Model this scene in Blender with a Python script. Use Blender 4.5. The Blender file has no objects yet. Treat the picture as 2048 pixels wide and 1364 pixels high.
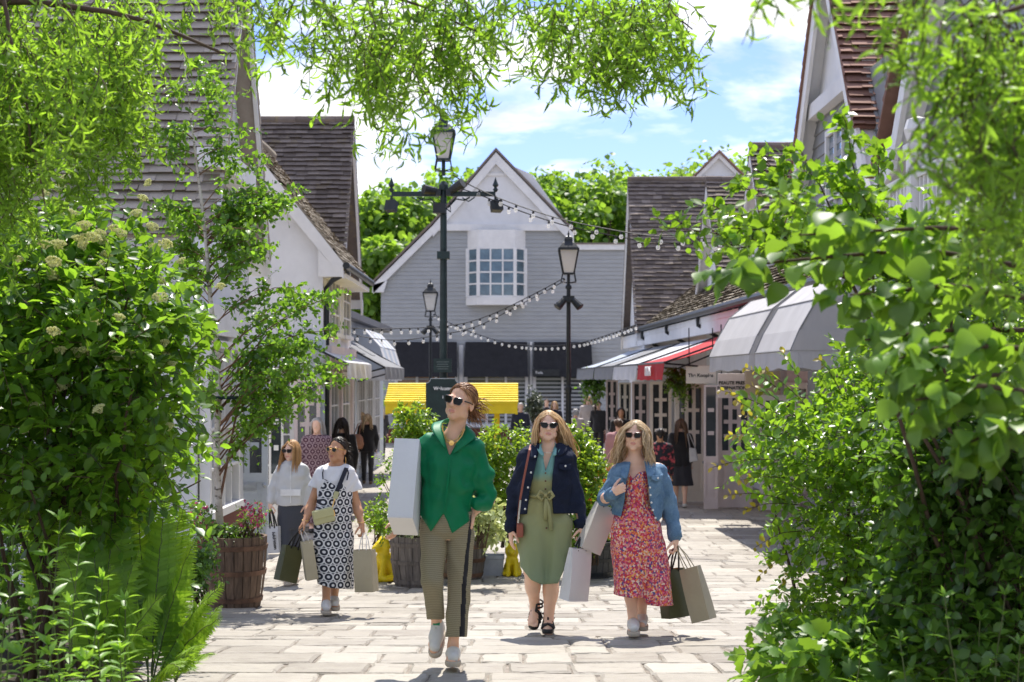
import bpy, bmesh, math, random
import numpy as np
from mathutils import Vector, Matrix, Euler
random.seed(11)
RNG = np.random.default_rng(5)
SC = bpy.context.scene
COL = SC.collection
PI = math.pi
# ---- positions taken from image pixels: metres, camera at the origin looking along +Y ----
F = 3130.0; HZ = 757.0; CX = 1024.0; CZ = 1.75
GD = [(-30, .05), (0, .05), (8.5, .02), (9.5, -.02), (10.5, -.08), (12, -.19), (13.7, -.32), (17.4, -.55), (22, -.68), (30, -.72), (400, -.72)]
def gz(d):
    return float(np.interp(d, [a for a, b in GD], [b for a, b in GD]))
def xc(px, d): return (px - CX) / F * d
def zc(py, d): return CZ + (HZ - py) / F * d
def P(px, py, d): return Vector((xc(px, d), d, zc(py, d)))
def V3(*a): return Vector(a)
# ---- objects ----
def link(o, parent=None):
    COL.objects.link(o)
    if parent is not None: o.parent = parent
    return o
def tag(o, label, cat=None, group=None, kind=None):
    if label: o['label'] = label
    if cat: o['category'] = cat
    if group: o['group'] = group
    if kind: o['kind'] = kind
    return o
def thing(name, label, cat, loc=(0, 0, 0), group=None, rz=0):
    o = bpy.data.objects.new(name, None); o.empty_display_size = .2
    link(o); o.location = loc; o.rotation_euler = (0, 0, rz)
    return tag(o, label, cat, group)
def copy_tree(o, parent=None):
    c = o.copy(); COL.objects.link(c)
    if parent is not None: c.parent = parent
    for ch in list(o.children): copy_tree(ch, c)
    return c
def wm(o):
    return Matrix.Identity(4) if o is None else wm(o.parent) @ o.matrix_parent_inverse @ o.matrix_basis
class MB:
    def __init__(s): s.v = []; s.f = []; s.m = []; s.a = []
    def add(s, vs, fs, m=0, a=None):
        n = len(s.v); s.v += [tuple(p) for p in vs]
        s.f += [tuple(i + n for i in f) for f in fs]; s.m += [m] * len(fs)
        s.a += [a if a is not None else .5] * len(vs)
    def hexa(s, p, m=0, a=None):
        s.add(p, [(0, 3, 2, 1), (4, 5, 6, 7), (0, 1, 5, 4), (1, 2, 6, 5), (2, 3, 7, 6), (3, 0, 4, 7)], m, a)
    def box(s, c, size, R=None, m=0, a=None):
        hx, hy, hz = [k / 2 for k in size]; c = Vector(c)
        p = [Vector(q) for q in ((-hx, -hy, -hz), (hx, -hy, -hz), (hx, hy, -hz), (-hx, hy, -hz), (-hx, -hy, hz), (hx, -hy, hz), (hx, hy, hz), (-hx, hy, hz))]
        if R is not None: p = [R @ q for q in p]
        s.hexa([c + q for q in p], m, a)
    def beam(s, p, q, w, h, m=0, up=(0, 0, 1)):
        p = Vector(p); q = Vector(q); d = (q - p).normalized(); up = Vector(up)
        r = d.cross(up)
        if r.length < 1e-4: r = d.cross(Vector((0, 1, 0)))
        r.normalize(); u = r.cross(d)
        a = r * w / 2; b = u * h / 2
        s.hexa([p - a - b, p + a - b, p + a + b, p - a + b, q - a - b, q + a - b, q + a + b, q - a + b], m)
    def tube(s, pts, rad, n=6, m=0, cap=True, a=None):
        pts = [Vector(p) for p in pts]; k = len(pts)
        if not hasattr(rad, '__len__'): rad = [rad] * k
        vs = []; prev = None
        for i in range(k):
            t = (pts[min(i + 1, k - 1)] - pts[max(i - 1, 0)])
            t = t.normalized() if t.length > 1e-9 else Vector((0, 0, 1))
            if prev is None:
                x = t.cross(Vector((0, 0, 1)) if abs(t.z) < .9 else Vector((1, 0, 0))).normalized()
            else:
                x = prev - t * prev.dot(t)
                x = x.normalized() if x.length > 1e-6 else t.orthogonal().normalized()
            prev = x; y = t.cross(x)
            for j in range(n):
                th = 2 * PI * j / n
                vs.append(pts[i] + (x * math.cos(th) + y * math.sin(th)) * rad[i])
        fs = [(i * n + j, i * n + (j + 1) % n, (i + 1) * n + (j + 1) % n, (i + 1) * n + j) for i in range(k - 1) for j in range(n)]
        if cap: fs += [tuple(range(n - 1, -1, -1)), tuple(range((k - 1) * n, k * n))]
        s.add(vs, fs, m, a)
    def lathe(s, prof, c=(0, 0, 0), n=16, m=0, sx=1, sy=1, rot=0, a=None):
        c = Vector(c); vs = []
        for r, z in prof:
            for j in range(n):
                th = 2 * PI * j / n + rot
                vs.append(c + Vector((r * math.cos(th) * sx, r * math.sin(th) * sy, z)))
        k = len(prof)
        fs = [(i * n + j, i * n + (j + 1) % n, (i + 1) * n + (j + 1) % n, (i + 1) * n + j) for i in range(k - 1) for j in range(n)]
        if prof[0][0] > 1e-5: fs.append(tuple(range(n - 1, -1, -1)))
        if prof[-1][0] > 1e-5: fs.append(tuple(range((k - 1) * n, k * n)))
        s.add(vs, fs, m, a)
    def prism(s, poly, ext, m=0):
        """poly: list of 3D points (planar), ext: Vector extrude"""
        n = len(poly); poly = [Vector(p) for p in poly]; ext = Vector(ext)
        s.add(poly + [p + ext for p in poly], [tuple(range(n))[::-1], tuple(range(n, 2 * n))] + [(i, (i + 1) % n, n + (i + 1) % n, n + i) for i in range(n)], m)
    def quad(s, p, m=0, a=None): s.add(p, [tuple(range(len(p)))], m, a)
    def build(s, name, mats, parent=None, smooth=False, loc=None, attr=False, bevel=0, angle=None):
        me = bpy.data.meshes.new(name); me.from_pydata(s.v, [], s.f)
        if not isinstance(mats, (list, tuple)): mats = [mats]
        for k in mats: me.materials.append(k)
        if len(mats) > 1: me.polygons.foreach_set('material_index', s.m)
        if smooth: me.polygons.foreach_set('use_smooth', [True] * len(me.polygons))
        if attr:
            at = me.attributes.new('rnd', 'FLOAT', 'POINT'); at.data.foreach_set('value', s.a)
        bm = bmesh.new(); bm.from_mesh(me); bmesh.ops.recalc_face_normals(bm, faces=bm.faces); bm.to_mesh(me); bm.free()
        o = bpy.data.objects.new(name, me); link(o, parent)
        if parent is not None:
            base = wm(parent)
            if loc is None: o.matrix_parent_inverse = base.inverted()
        if loc is not None: o.location = loc
        if bevel:
            md = o.modifiers.new('bevel', 'BEVEL'); md.width = bevel; md.segments = 2; md.limit_method = 'ANGLE'
        return o
def npmesh(name, verts, faces_flat, fsize, mats, parent=None, smooth=True, rnd=None, mi=None):
    """fast mesh: verts (N,3), faces_flat index array, all faces have fsize corners (or fsize array)"""
    me = bpy.data.meshes.new(name)
    verts = np.asarray(verts, np.float32); ff = np.asarray(faces_flat, np.int32).ravel()
    if np.isscalar(fsize): fs = np.full(len(ff) // fsize, fsize, np.int32)
    else: fs = np.asarray(fsize, np.int32)
    me.vertices.add(len(verts)); me.vertices.foreach_set('co', verts.ravel())
    me.loops.add(len(ff)); me.loops.foreach_set('vertex_index', ff)
    me.polygons.add(len(fs)); st = np.concatenate([[0], np.cumsum(fs)[:-1]]).astype(np.int32)
    me.polygons.foreach_set('loop_start', st)
    if not isinstance(mats, (list, tuple)): mats = [mats]
    for k in mats: me.materials.append(k)
    if mi is not None: me.polygons.foreach_set('material_index', np.asarray(mi, np.int32))
    if smooth: me.polygons.foreach_set('use_smooth', np.ones(len(fs), bool))
    me.update(calc_edges=True)
    if rnd is not None:
        at = me.attributes.new('rnd', 'FLOAT', 'POINT'); at.data.foreach_set('value', np.asarray(rnd, np.float32))
    o = bpy.data.objects.new(name, me); link(o, parent)
    if parent is not None:
        base = wm(parent)
        o.matrix_parent_inverse = base.inverted()
    return o
# ---- materials ----
def nt(name):
    m = bpy.data.materials.new(name); m.use_nodes = True; t = m.node_tree
    return m, t, t.nodes['Principled BSDF'], t.nodes['Material Output']
def N(t, typ, **kw):
    n = t.nodes.new(typ)
    for k, v in kw.items():
        if k[0] == 'i' and k[1:].isdigit(): n.inputs[int(k[1:])].default_value = v
        else: setattr(n, k, v)
    return n
def mixc(t, fac, a, b, blend='MIX'):
    n = t.nodes.new('ShaderNodeMix'); n.data_type = 'RGBA'; n.blend_type = blend
    for i, x in ((0, fac), (6, a), (7, b)):
        if hasattr(x, 'links') or hasattr(x, 'is_linked'): t.links.new(x, n.inputs[i])
        else: n.inputs[i].default_value = x if i == 0 else (*x[:3], 1)
    return n.outputs[2]
def ramp(t, fac, stops, interp='LINEAR'):
    n = t.nodes.new('ShaderNodeValToRGB'); n.color_ramp.interpolation = interp
    e = n.color_ramp.elements
    while len(e) < len(stops): e.new(.5)
    for i, (p, c) in enumerate(stops):
        e[i].position = p; e[i].color = (*c[:3], 1) if hasattr(c, '__len__') else (c, c, c, 1)
    t.links.new(fac, n.inputs[0]); return n.outputs[0]
def coord(t, kind='Object', scale=None):
    c = t.nodes.new('ShaderNodeTexCoord').outputs[kind]
    if scale is not None:
        mp = t.nodes.new('ShaderNodeMapping'); mp.inputs['Scale'].default_value = scale if hasattr(scale, '__len__') else (scale,) * 3
        t.links.new(c, mp.inputs[0]); c = mp.outputs[0]
    return c
def noise(t, vec, scale, detail=4, rough=.6, dist=0):
    n = t.nodes.new('ShaderNodeTexNoise'); n.inputs['Scale'].default_value = scale; n.inputs['Detail'].default_value = detail
    n.inputs['Roughness'].default_value = rough; n.inputs['Distortion'].default_value = dist
    t.links.new(vec, n.inputs['Vector']); return n.outputs[0]
def math_(t, op, a, b=0, c=None):
    n = t.nodes.new('ShaderNodeMath'); n.operation = op
    for i, x in enumerate((a, b) if c is None else (a, b, c)):
        if hasattr(x, 'is_linked'): t.links.new(x, n.inputs[i])
        else: n.inputs[i].default_value = x
    return n.outputs[0]
def bumpn(t, bs, h, strength=.3, dist=.01):
    b = t.nodes.new('ShaderNodeBump'); b.inputs['Strength'].default_value = strength; b.inputs['Distance'].default_value = dist
    t.links.new(h, b.inputs['Height']); t.links.new(b.outputs[0], bs.inputs['Normal'])
def pm(name, col, rough=.6, var=.12, scale=6, bump=0, bscale=60, spec=.4, metal=0, col2=None, stretch=None, trans=0):
    """painted / plain surface with uneven tone"""
    m, t, bs, out = nt(name)
    vec = coord(t, 'Object', stretch)
    n1 = noise(t, vec, scale, 5, .65)
    c2 = col2 if col2 else tuple(k * (1 - var * 2) for k in col)
    c1 = tuple(min(1, k * (1 + var)) for k in col) if not col2 else col
    t.links.new(ramp(t, n1, [(.3, c2), (.7, c1)]), bs.inputs['Base Color'])
    n2 = noise(t, vec, scale * 2.3, 3)
    t.links.new(math_(t, 'MULTIPLY_ADD', n2, .25, rough - .12), bs.inputs['Roughness'])
    bs.inputs['Specular IOR Level'].default_value = spec; bs.inputs['Metallic'].default_value = metal
    if bump: bumpn(t, bs, noise(t, vec, bscale, 4), bump, .01)
    if trans:
        tr = N(t, 'ShaderNodeBsdfTranslucent'); tr.inputs[0].default_value = (*col, 1)
        ms = N(t, 'ShaderNodeMixShader'); ms.inputs[0].default_value = trans
        t.links.new(bs.outputs[0], ms.inputs[1]); t.links.new(tr.outputs[0], ms.inputs[2]); t.links.new(ms.outputs[0], out.inputs[0])
    return m
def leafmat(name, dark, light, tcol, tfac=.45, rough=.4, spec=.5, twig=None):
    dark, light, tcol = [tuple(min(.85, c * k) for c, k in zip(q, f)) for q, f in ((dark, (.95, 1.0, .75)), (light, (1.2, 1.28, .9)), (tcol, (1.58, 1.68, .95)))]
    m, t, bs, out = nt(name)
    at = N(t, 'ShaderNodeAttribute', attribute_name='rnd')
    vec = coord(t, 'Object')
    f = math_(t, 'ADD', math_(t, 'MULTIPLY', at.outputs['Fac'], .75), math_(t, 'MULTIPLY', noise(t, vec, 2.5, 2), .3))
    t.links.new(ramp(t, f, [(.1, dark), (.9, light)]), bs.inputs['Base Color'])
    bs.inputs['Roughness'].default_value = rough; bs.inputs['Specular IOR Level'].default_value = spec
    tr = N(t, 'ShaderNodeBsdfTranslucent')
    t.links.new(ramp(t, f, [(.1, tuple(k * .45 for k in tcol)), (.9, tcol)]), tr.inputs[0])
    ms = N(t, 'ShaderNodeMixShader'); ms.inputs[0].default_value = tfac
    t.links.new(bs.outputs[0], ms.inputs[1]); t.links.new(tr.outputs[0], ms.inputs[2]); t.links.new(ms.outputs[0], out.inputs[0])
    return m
def attrmat(name, stops, rough=.7, bump=.3, bscale=40, noise_scale=8, nmix=.35, spec=.3, lichen=None):
    """colour from the per-piece 'rnd' value, roughened by noise"""
    m, t, bs, out = nt(name)
    at = N(t, 'ShaderNodeAttribute', attribute_name='rnd'); vec = coord(t, 'Object')
    n1 = noise(t, vec, noise_scale, 6, .7)
    f = math_(t, 'ADD', math_(t, 'MULTIPLY', at.outputs['Fac'], 1 - nmix), math_(t, 'MULTIPLY', n1, nmix))
    c = ramp(t, f, stops)
    if lichen:
        n3 = noise(t, vec, 3.1, 6, .75)
        c = mixc(t, ramp(t, n3, [(.56, 0), (.68, .8)]), c, lichen)
    t.links.new(c, bs.inputs['Base Color'])
    bs.inputs['Roughness'].default_value = rough; bs.inputs['Specular IOR Level'].default_value = spec
    bumpn(t, bs, noise(t, vec, bscale, 5, .7), bump, .01)
    return m
def text_mesh(name, s, size, mat, parent, M, ext=.002, align='CENTER', bold=0):
    cu = bpy.data.curves.new(name, 'FONT'); cu.body = s; cu.size = size; cu.extrude = ext; cu.align_x = align; cu.align_y = 'CENTER'; cu.offset = bold
    tmp = bpy.data.objects.new('tmp', cu)
    me = bpy.data.meshes.new_from_object(tmp); bpy.data.objects.remove(tmp); me.name = name
    me.transform(M); me.materials.clear(); me.materials.append(mat)
    o = bpy.data.objects.new(name, me); link(o, parent)
    if parent is not None:
        base = wm(parent)
        o.matrix_parent_inverse = base.inverted()
    return o
def face_cam(c):  # text matrix: standing upright, read from -Y
    return Matrix.Translation(c) @ Matrix.Rotation(PI / 2, 4, 'X')
# ================= MATERIALS OF THE PLACE =================
M_white = pm('white_paint', (.74, .73, .71), .55, .05, 3, .06, 30)
M_white2 = pm('white_render', (.70, .70, .70), .8, .05, 1.5, .12, 60)
M_cream = pm('cream_paint', (.76, .72, .63), .5, .05, 3)
M_grey_side = pm('grey_siding', (.36, .37, .37), .65, .06, 2.2, .1, 40, stretch=(.6, 1, 3))
M_dark_side = pm('dark_grey_siding', (.27, .28, .29), .65, .08, 2.2, .1, 40)
M_pink = pm('pink_grey_paint', (.66, .56, .53), .55, .06, 3)
M_bluegrey = pm('pale_blue_grey_paint', (.50, .55, .60), .5, .05, 3)
M_black = pm('black_iron', (.018, .022, .024), .42, .2, 9, .05, 60)
M_green_iron = pm('dark_green_iron', (.016, .034, .034), .42, .2, 9, .05, 60)
M_blackcloth = pm('black_awning_cloth', (.018, .018, .021), .85, .15, 4, .15, 80)
M_brick = attrmat('red_brick', [(.2, (.10, .035, .025)), (.8, (.22, .08, .055))], .9, .4)
M_tile_grey = attrmat('weathered_grey_tile', [(.15, (.26, .215, .175)), (.5, (.39, .34, .285)), (.9, (.52, .465, .405))], .85, .5, 30, 6, .45, .2, (.30, .29, .22))
M_tile_dark = attrmat('weathered_dark_tile', [(.15, (.095, .077, .066)), (.5, (.185, .152, .132)), (.9, (.31, .262, .228))], .85, .5, 30, 6, .45, .2, (.24, .19, .10))
M_tile_brown = attrmat('brown_clay_tile', [(.15, (.16, .085, .06)), (.5, (.26, .15, .115)), (.9, (.36, .24, .19))], .85, .5, 30, 6, .45, .2)
M_tile_thin = attrmat('pale_stone_tile', [(.15, (.20, .17, .13)), (.5, (.30, .26, .20)), (.9, (.40, .35, .28))], .85, .5, 30, 6, .45, .2)
M_lead = pm('lead_capping', (.16, .16, .17), .6, .1, 5)
def glassmat(name, col, rough=.08, spec=.8):
    m, t, bs, out = nt(name)
    n1 = noise(t, coord(t, 'Object'), 1.7, 4, .7)
    t.links.new(ramp(t, n1, [(.35, tuple(k * .45 for k in col)), (.65, col)]), bs.inputs['Base Color'])
    bs.inputs['Roughness'].default_value = rough; bs.inputs['Specular IOR Level'].default_value = spec
    return m
M_glass = glassmat('shop_glass', (.05, .06, .065))
M_glass_blue = glassmat('bay_window_glass', (.10, .17, .21), .06, 1)
M_glass_warm = glassmat('warm_shop_interior_glass', (.30, .14, .05), .2)
M_lantern = pm('frosted_lantern_glass', (.78, .77, .74), .25, .03, 4, trans=.55)
M_awn_grey = pm('grey_awning_canvas', (.58, .57, .57), .8, .07, 2.5, .12, 50, trans=.25, stretch=(1, 1, .3))
M_awn_lgrey = pm('mid_grey_awning_canvas', (.27, .275, .28), .8, .07, 2.5, .12, 50, trans=.2)
M_awn_white = pm('white_awning_canvas', (.74, .74, .75), .75, .05, 2.5, .1, 50, trans=.3)
M_awn_blue = pm('pale_blue_awning_canvas', (.52, .58, .66), .75, .05, 2.5, .1, 50, trans=.3)
M_awn_red = pm('red_awning_canvas', (.62, .03, .035), .7, .08, 3, .1, 50, trans=.3)
M_text_w = pm('white_lettering', (.8, .8, .8), .5, .02)
M_text_k = pm('dark_lettering', (.02, .02, .02), .5, .02)
M_yellow = pm('yellow_paint', (.85, .64, .012), .45, .08, 4, .08, 30)
M_wood_grey = pm('weathered_barrel_wood', (.17, .145, .12), .85, .3, 3, .35, 45, stretch=(7, 7, .7))
M_wood_br = pm('brown_barrel_wood', (.165, .108, .07), .8, .35, 3, .35, 45, stretch=(7, 7, .7))
M_hoop = pm('rusty_hoop_iron', (.16, .085, .05), .7, .3, 7, .2, 40)
M_soil = pm('dark_soil', (.045, .032, .022), .95, .35, 9, .6, 25)
M_pot = pm('grey_pot', (.24, .23, .21), .8, .15, 5, .15, 40)
M_zinc = pm('galvanised_tub', (.42, .45, .48), .45, .12, 5, metal=.3)
def slabmat():
    m, t, bs, out = nt('worn_york_stone'); at = N(t, 'ShaderNodeAttribute', attribute_name='rnd'); v = coord(t, 'Object')
    n1 = noise(t, v, 5.5, 7, .68); f = math_(t, 'ADD', math_(t, 'MULTIPLY', at.outputs['Fac'], .5), math_(t, 'MULTIPLY', n1, .5))
    c = ramp(t, f, [(.18, (.20, .172, .135)), (.42, (.315, .285, .235)), (.62, (.385, .353, .295)), (.9, (.46, .43, .368))])
    st = noise(t, coord(t, 'Object', (1.6, 9, 1)), 2.3, 7, .72, .6)      # layered flaking, running across the path
    c = mixc(t, ramp(t, st, [(.57, 0), (.63, .75)]), c, (.12, .095, .075)); b = noise(t, v, 1.1, 4, .6); c = mixc(t, ramp(t, b, [(.52, 0), (.72, .35)]), c, (.20, .17, .14))
    t.links.new(c, bs.inputs[0]); t.links.new(math_(t, 'MULTIPLY_ADD', st, -.5, .85), bs.inputs['Roughness']); bs.inputs['Specular IOR Level'].default_value = .45
    bumpn(t, bs, math_(t, 'ADD', math_(t, 'MULTIPLY', st, .8), noise(t, v, 24, 5, .7)), .8, .012); return m
M_slab = slabmat()
# ================= GROUND =================
def ground():
    ds = np.concatenate([np.arange(-30, 60, .5), [60, 90, 150, 300, 700]]); mb = MB()
    xs = [-400, -30, -8, 8, 30, 400]; vs = []
    for d in ds:
        for x in xs: vs.append((x, d, gz(d) - .013))
    n = len(xs); fs = [(i * n + j, i * n + j + 1, (i + 1) * n + j + 1, (i + 1) * n + j) for i in range(len(ds) - 1) for j in range(n - 1)]
    mb.add(vs, fs)
    m = pm('jointing_mortar', (.27, .235, .195), .95, .3, 9, .5, 40)
    tag(mb.build('ground', m, smooth=True), None, kind='structure')
    R = random.Random(3); mb = MB(); d = 6.0
    while d < 62:
        h = R.choice((.26, .34, .42, .5)) * R.uniform(.92, 1.08) * (1 if d < 30 else 1.35)
        x = -7.2 + R.uniform(0, .8)
        while x < 7.2:
            w = R.choice((R.uniform(.24, .45), R.uniform(.4, .75))) * (1 if d < 30 else 1.5); g = R.uniform(.003, .009)
            x0, x1, d0, d1 = x + g, x + w - g, d + g, d + h - g
            a = min(1, max(0, R.gauss(.5, .24))); tz = [R.gauss(0, .0035) for _ in range(4)]; b = .012; wob = lambda: R.uniform(-.006, .006)
            cs = [(x0 + wob(), d0 + wob()), (x1 + wob(), d0 + wob()), (x1 + wob(), d1 + wob()), (x0 + wob(), d1 + wob())]
            ctr = ((x0 + x1) / 2, (d0 + d1) / 2)
            # worn outline: extra points along each edge
            nn = 3 if d < 24 else 1; pts = []
            for k in range(4):
                p, q = cs[k], cs[(k + 1) % 4]; z0_, z1_ = tz[k], tz[(k + 1) % 4]
                for e in range(nn):
                    f = e / nn; jx = R.gauss(0, .005) if e else 0; pts.append((p[0] + (q[0] - p[0]) * f + jx, p[1] + (q[1] - p[1]) * f + jx * R.choice((-1, 1)), z0_ + (z1_ - z0_) * f, f))
            n4 = len(pts); o_ = [(p[0], p[1], gz(p[1]) - .012 + p[2]) for p in pts]; i_ = []
            for p in pts:
                bb = b * R.uniform(.7, 2.2); i_.append((p[0] + max(-bb, min(bb, ctr[0] - p[0])) * (abs(p[0] - ctr[0]) > w * .4), p[1] + max(-bb, min(bb, ctr[1] - p[1])) * (abs(p[1] - ctr[1]) > h * .4), gz(p[1]) + p[2]))
            l_ = [(p[0], p[1], gz(p[1]) - .04) for p in pts]
            mb.add(i_, [tuple(range(n4))], 0, a); mb.add(i_ + o_ + l_, [(n4 + k, n4 + (k + 1) % n4, (k + 1) % n4, k) for k in range(n4)] + [(2 * n4 + k, 2 * n4 + (k + 1) % n4, n4 + (k + 1) % n4, n4 + k) for k in range(n4)], 0, max(.05, a - .12))
            x += w
        d += h
    tag(mb.build('paving', M_slab, attr=True), None, kind='structure')
    # planting beds either side of the path
    for nm, edge, far in (('left_planting_bed', [(-1.95, 4), (-1.95, 9), (-2.35, 11), (-2.55, 12.6), (-3.2, 13.2)], -9), ('right_planting_bed', [(1.55, 4), (1.62, 8.4), (1.9, 9.6), (2.6, 11), (4.2, 12)], 9)):
        mb = MB(); vs = []; K = 9
        for x, d in edge:
            for k in range(K):
                f = k / (K - 1); xx = x + (far - x) * f
                vs.append((xx + (random.uniform(-.05, .05) if k else 0), d, gz(d) - .03 + .16 * min(1, f * 6) + random.uniform(0, .04) * min(1, k)))
        mb.add(vs, [(i * K + j, i * K + j + 1, (i + 1) * K + j + 1, (i + 1) * K + j) for i in range(len(edge) - 1) for j in range(K - 1)])
        tag(mb.build(nm, M_soil, smooth=True), None, kind='structure')
ground()
# ================= BUILDING KIT =================
class Fr:
    """wall frame: U horizontal along the wall, n outward"""
    def __init__(s, O, U, Nn): s.O = Vector(O); s.U = Vector(U).normalized(); s.N = Vector(Nn).normalized()
    def p(s, u, z, n=0): q = s.O + s.U * u + s.N * n; return Vector((q.x, q.y, z))
def fbox(mb, fr, u0, u1, z0, z1, n0, n1, m=0):
    mb.hexa([fr.p(u0, z0, n1), fr.p(u1, z0, n1), fr.p(u1, z0, n0), fr.p(u0, z0, n0), fr.p(u0, z1, n1), fr.p(u1, z1, n1), fr.p(u1, z1, n0), fr.p(u0, z1, n0)], m)
def siding(mb, fr, out, z0, z1, h=.16, m=0, lip=.024):
    """clapboards between outline out(z)->(uL,uR)"""
    k = max(1, round((z1 - z0) / h)); h = (z1 - z0) / k
    for i in range(k):
        a, b = z0 + i * h, z0 + (i + 1) * h
        (l0, r0), (l1, r1) = out(a), out(b)
        if r0 - l0 < .02: continue
        r1 = max(r1, l1 + .005)
        mb.add([fr.p(l0, a, lip), fr.p(r0, a, lip), fr.p(r1, b, 0), fr.p(l1, b, 0), fr.p(l0, a, -.04), fr.p(r0, a, -.04), fr.p(l1, b, -.04), fr.p(r1, b, -.04)],
               [(0, 1, 2, 3), (0, 4, 5, 1), (1, 5, 7, 2), (0, 3, 6, 4)], m)
def tiles(mb, O, U, D, lu, lv, gauge=.14, w=.26, th=.05, clip=None, seed=1, m=0):
    """courses of separate tiles: O top corner, U along the ridge, D down the slope"""
    R = random.Random(seed); O = Vector(O); U = Vector(U).normalized(); D = Vector(D).normalized(); Nn = U.cross(D)
    if Nn.z < 0: Nn = -Nn
    rows = int(lv / gauge) + 1
    for i in range(rows):
        v0 = i * gauge; v1 = min(lv, v0 + gauge); rt = R.gauss(0, .1)
        lo, hi = clip((v0 + v1) / 2) if clip else (0, lu)
        u = lo - (R.uniform(0, .5) + (i % 2) * .5) * w
        while u < hi:
            a = max(u, lo) + .002; b = min(u + w, hi) - .002; u += w
            if b - a < .03: continue
            j = R.uniform(-.006, .006); t1 = th * R.uniform(.8, 1.35); e = R.uniform(-.012, .012)
            q = lambda uu, vv, nn: O + U * uu + D * vv + Nn * nn
            mb.add([q(a, v0, .004), q(b, v0, .004), q(b, v1 + .012 + e, t1 + .004 + j), q(a, v1 + .012 + e, t1 + .004 - j), q(a, v1 + .008 + e, t1 - .012), q(b, v1 + .008 + e, t1 - .012), q(a, v0, -.008), q(b, v0, -.008)],
                   [(0, 1, 2, 3), (3, 2, 5, 4), (4, 5, 7, 6)], m, min(1, max(0, R.gauss(.5, .22) + rt)))
            # side faces only matter at the verge
            if b > hi - .01: mb.add([q(b, v0, .004), q(b, v1 + .012, t1), q(b, v1, -.05), q(b, v0, -.05)], [(0, 1, 2, 3)], m, .4)
            if a < lo + .01: mb.add([q(a, v0, .004), q(a, v1 + .012, t1), q(a, v1, -.05), q(a, v0, -.05)], [(0, 1, 2, 3)], m, .4)
    # deck below, and the ridge
    lo, hi = clip(0) if clip else (0, lu); lo2, hi2 = clip(lv) if clip else (0, lu)
    q = lambda uu, vv, nn: O + U * uu + D * vv + Nn * nn
    mb.hexa([q(lo, 0, -.06), q(hi, 0, -.06), q(hi2, lv, -.06), q(lo2, lv, -.06), q(lo, 0, -.012), q(hi, 0, -.012), q(hi2, lv, -.012), q(lo2, lv, -.012)], m, .2)
def ridge(mb, p, q, r=.09, m=0):
    p = Vector(p); q = Vector(q); L = (q - p).length; k = max(1, int(L / .4)); d = (q - p) / k
    for i in range(k):
        mb.tube([p + d * i + Vector((0, 0, random.uniform(-.008, .008))), p + d * (i + .985)], r, 8, m, a=random.uniform(.2, .7))
def window(root, fr, u0, u1, z0, z1, cols, rows, fm=None, gm=None, fw=.07, mw=.028, n=.05, sill=True, label=None):
    fm = fm or M_white; mb = MB()
    fbox(mb, fr, u0 - fw, u0, z0, z1, 0, n); fbox(mb, fr, u1, u1 + fw, z0, z1, 0, n)
    fbox(mb, fr, u0 - fw, u1 + fw, z1, z1 + fw, 0, n); fbox(mb, fr, u0 - fw - .03, u1 + fw + .03, z0 - fw, z0, 0, n + (.05 if sill else 0))
    for i in range(1, cols):
        c = u0 + (u1 - u0) * i / cols; fbox(mb, fr, c - mw / 2, c + mw / 2, z0, z1, .006, n - .012)
    for i in range(1, rows):
        c = z0 + (z1 - z0) * i / rows
        for j in range(cols):
            a = u0 + (u1 - u0) * j / cols + (mw / 2 if j else 0); b = u0 + (u1 - u0) * (j + 1) / cols - (mw / 2 if j < cols - 1 else 0)
            fbox(mb, fr, a, b, c - mw / 2, c + mw / 2, .006, n - .012)
    w = mb.build('window', fm, root)
    if label: w['label'] = label
    g = MB(); fbox(g, fr, u0, u1, z0, z1, .002, .012); g.build('pane', gm or M_glass, w)
    return w
XA = Vector((1, 0, 0)); YA = Vector((0, 1, 0)); ZA = Vector((0, 0, 1))
ST = Vector((-.0345, 1, 0)).normalized()      # the street runs this way
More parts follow.
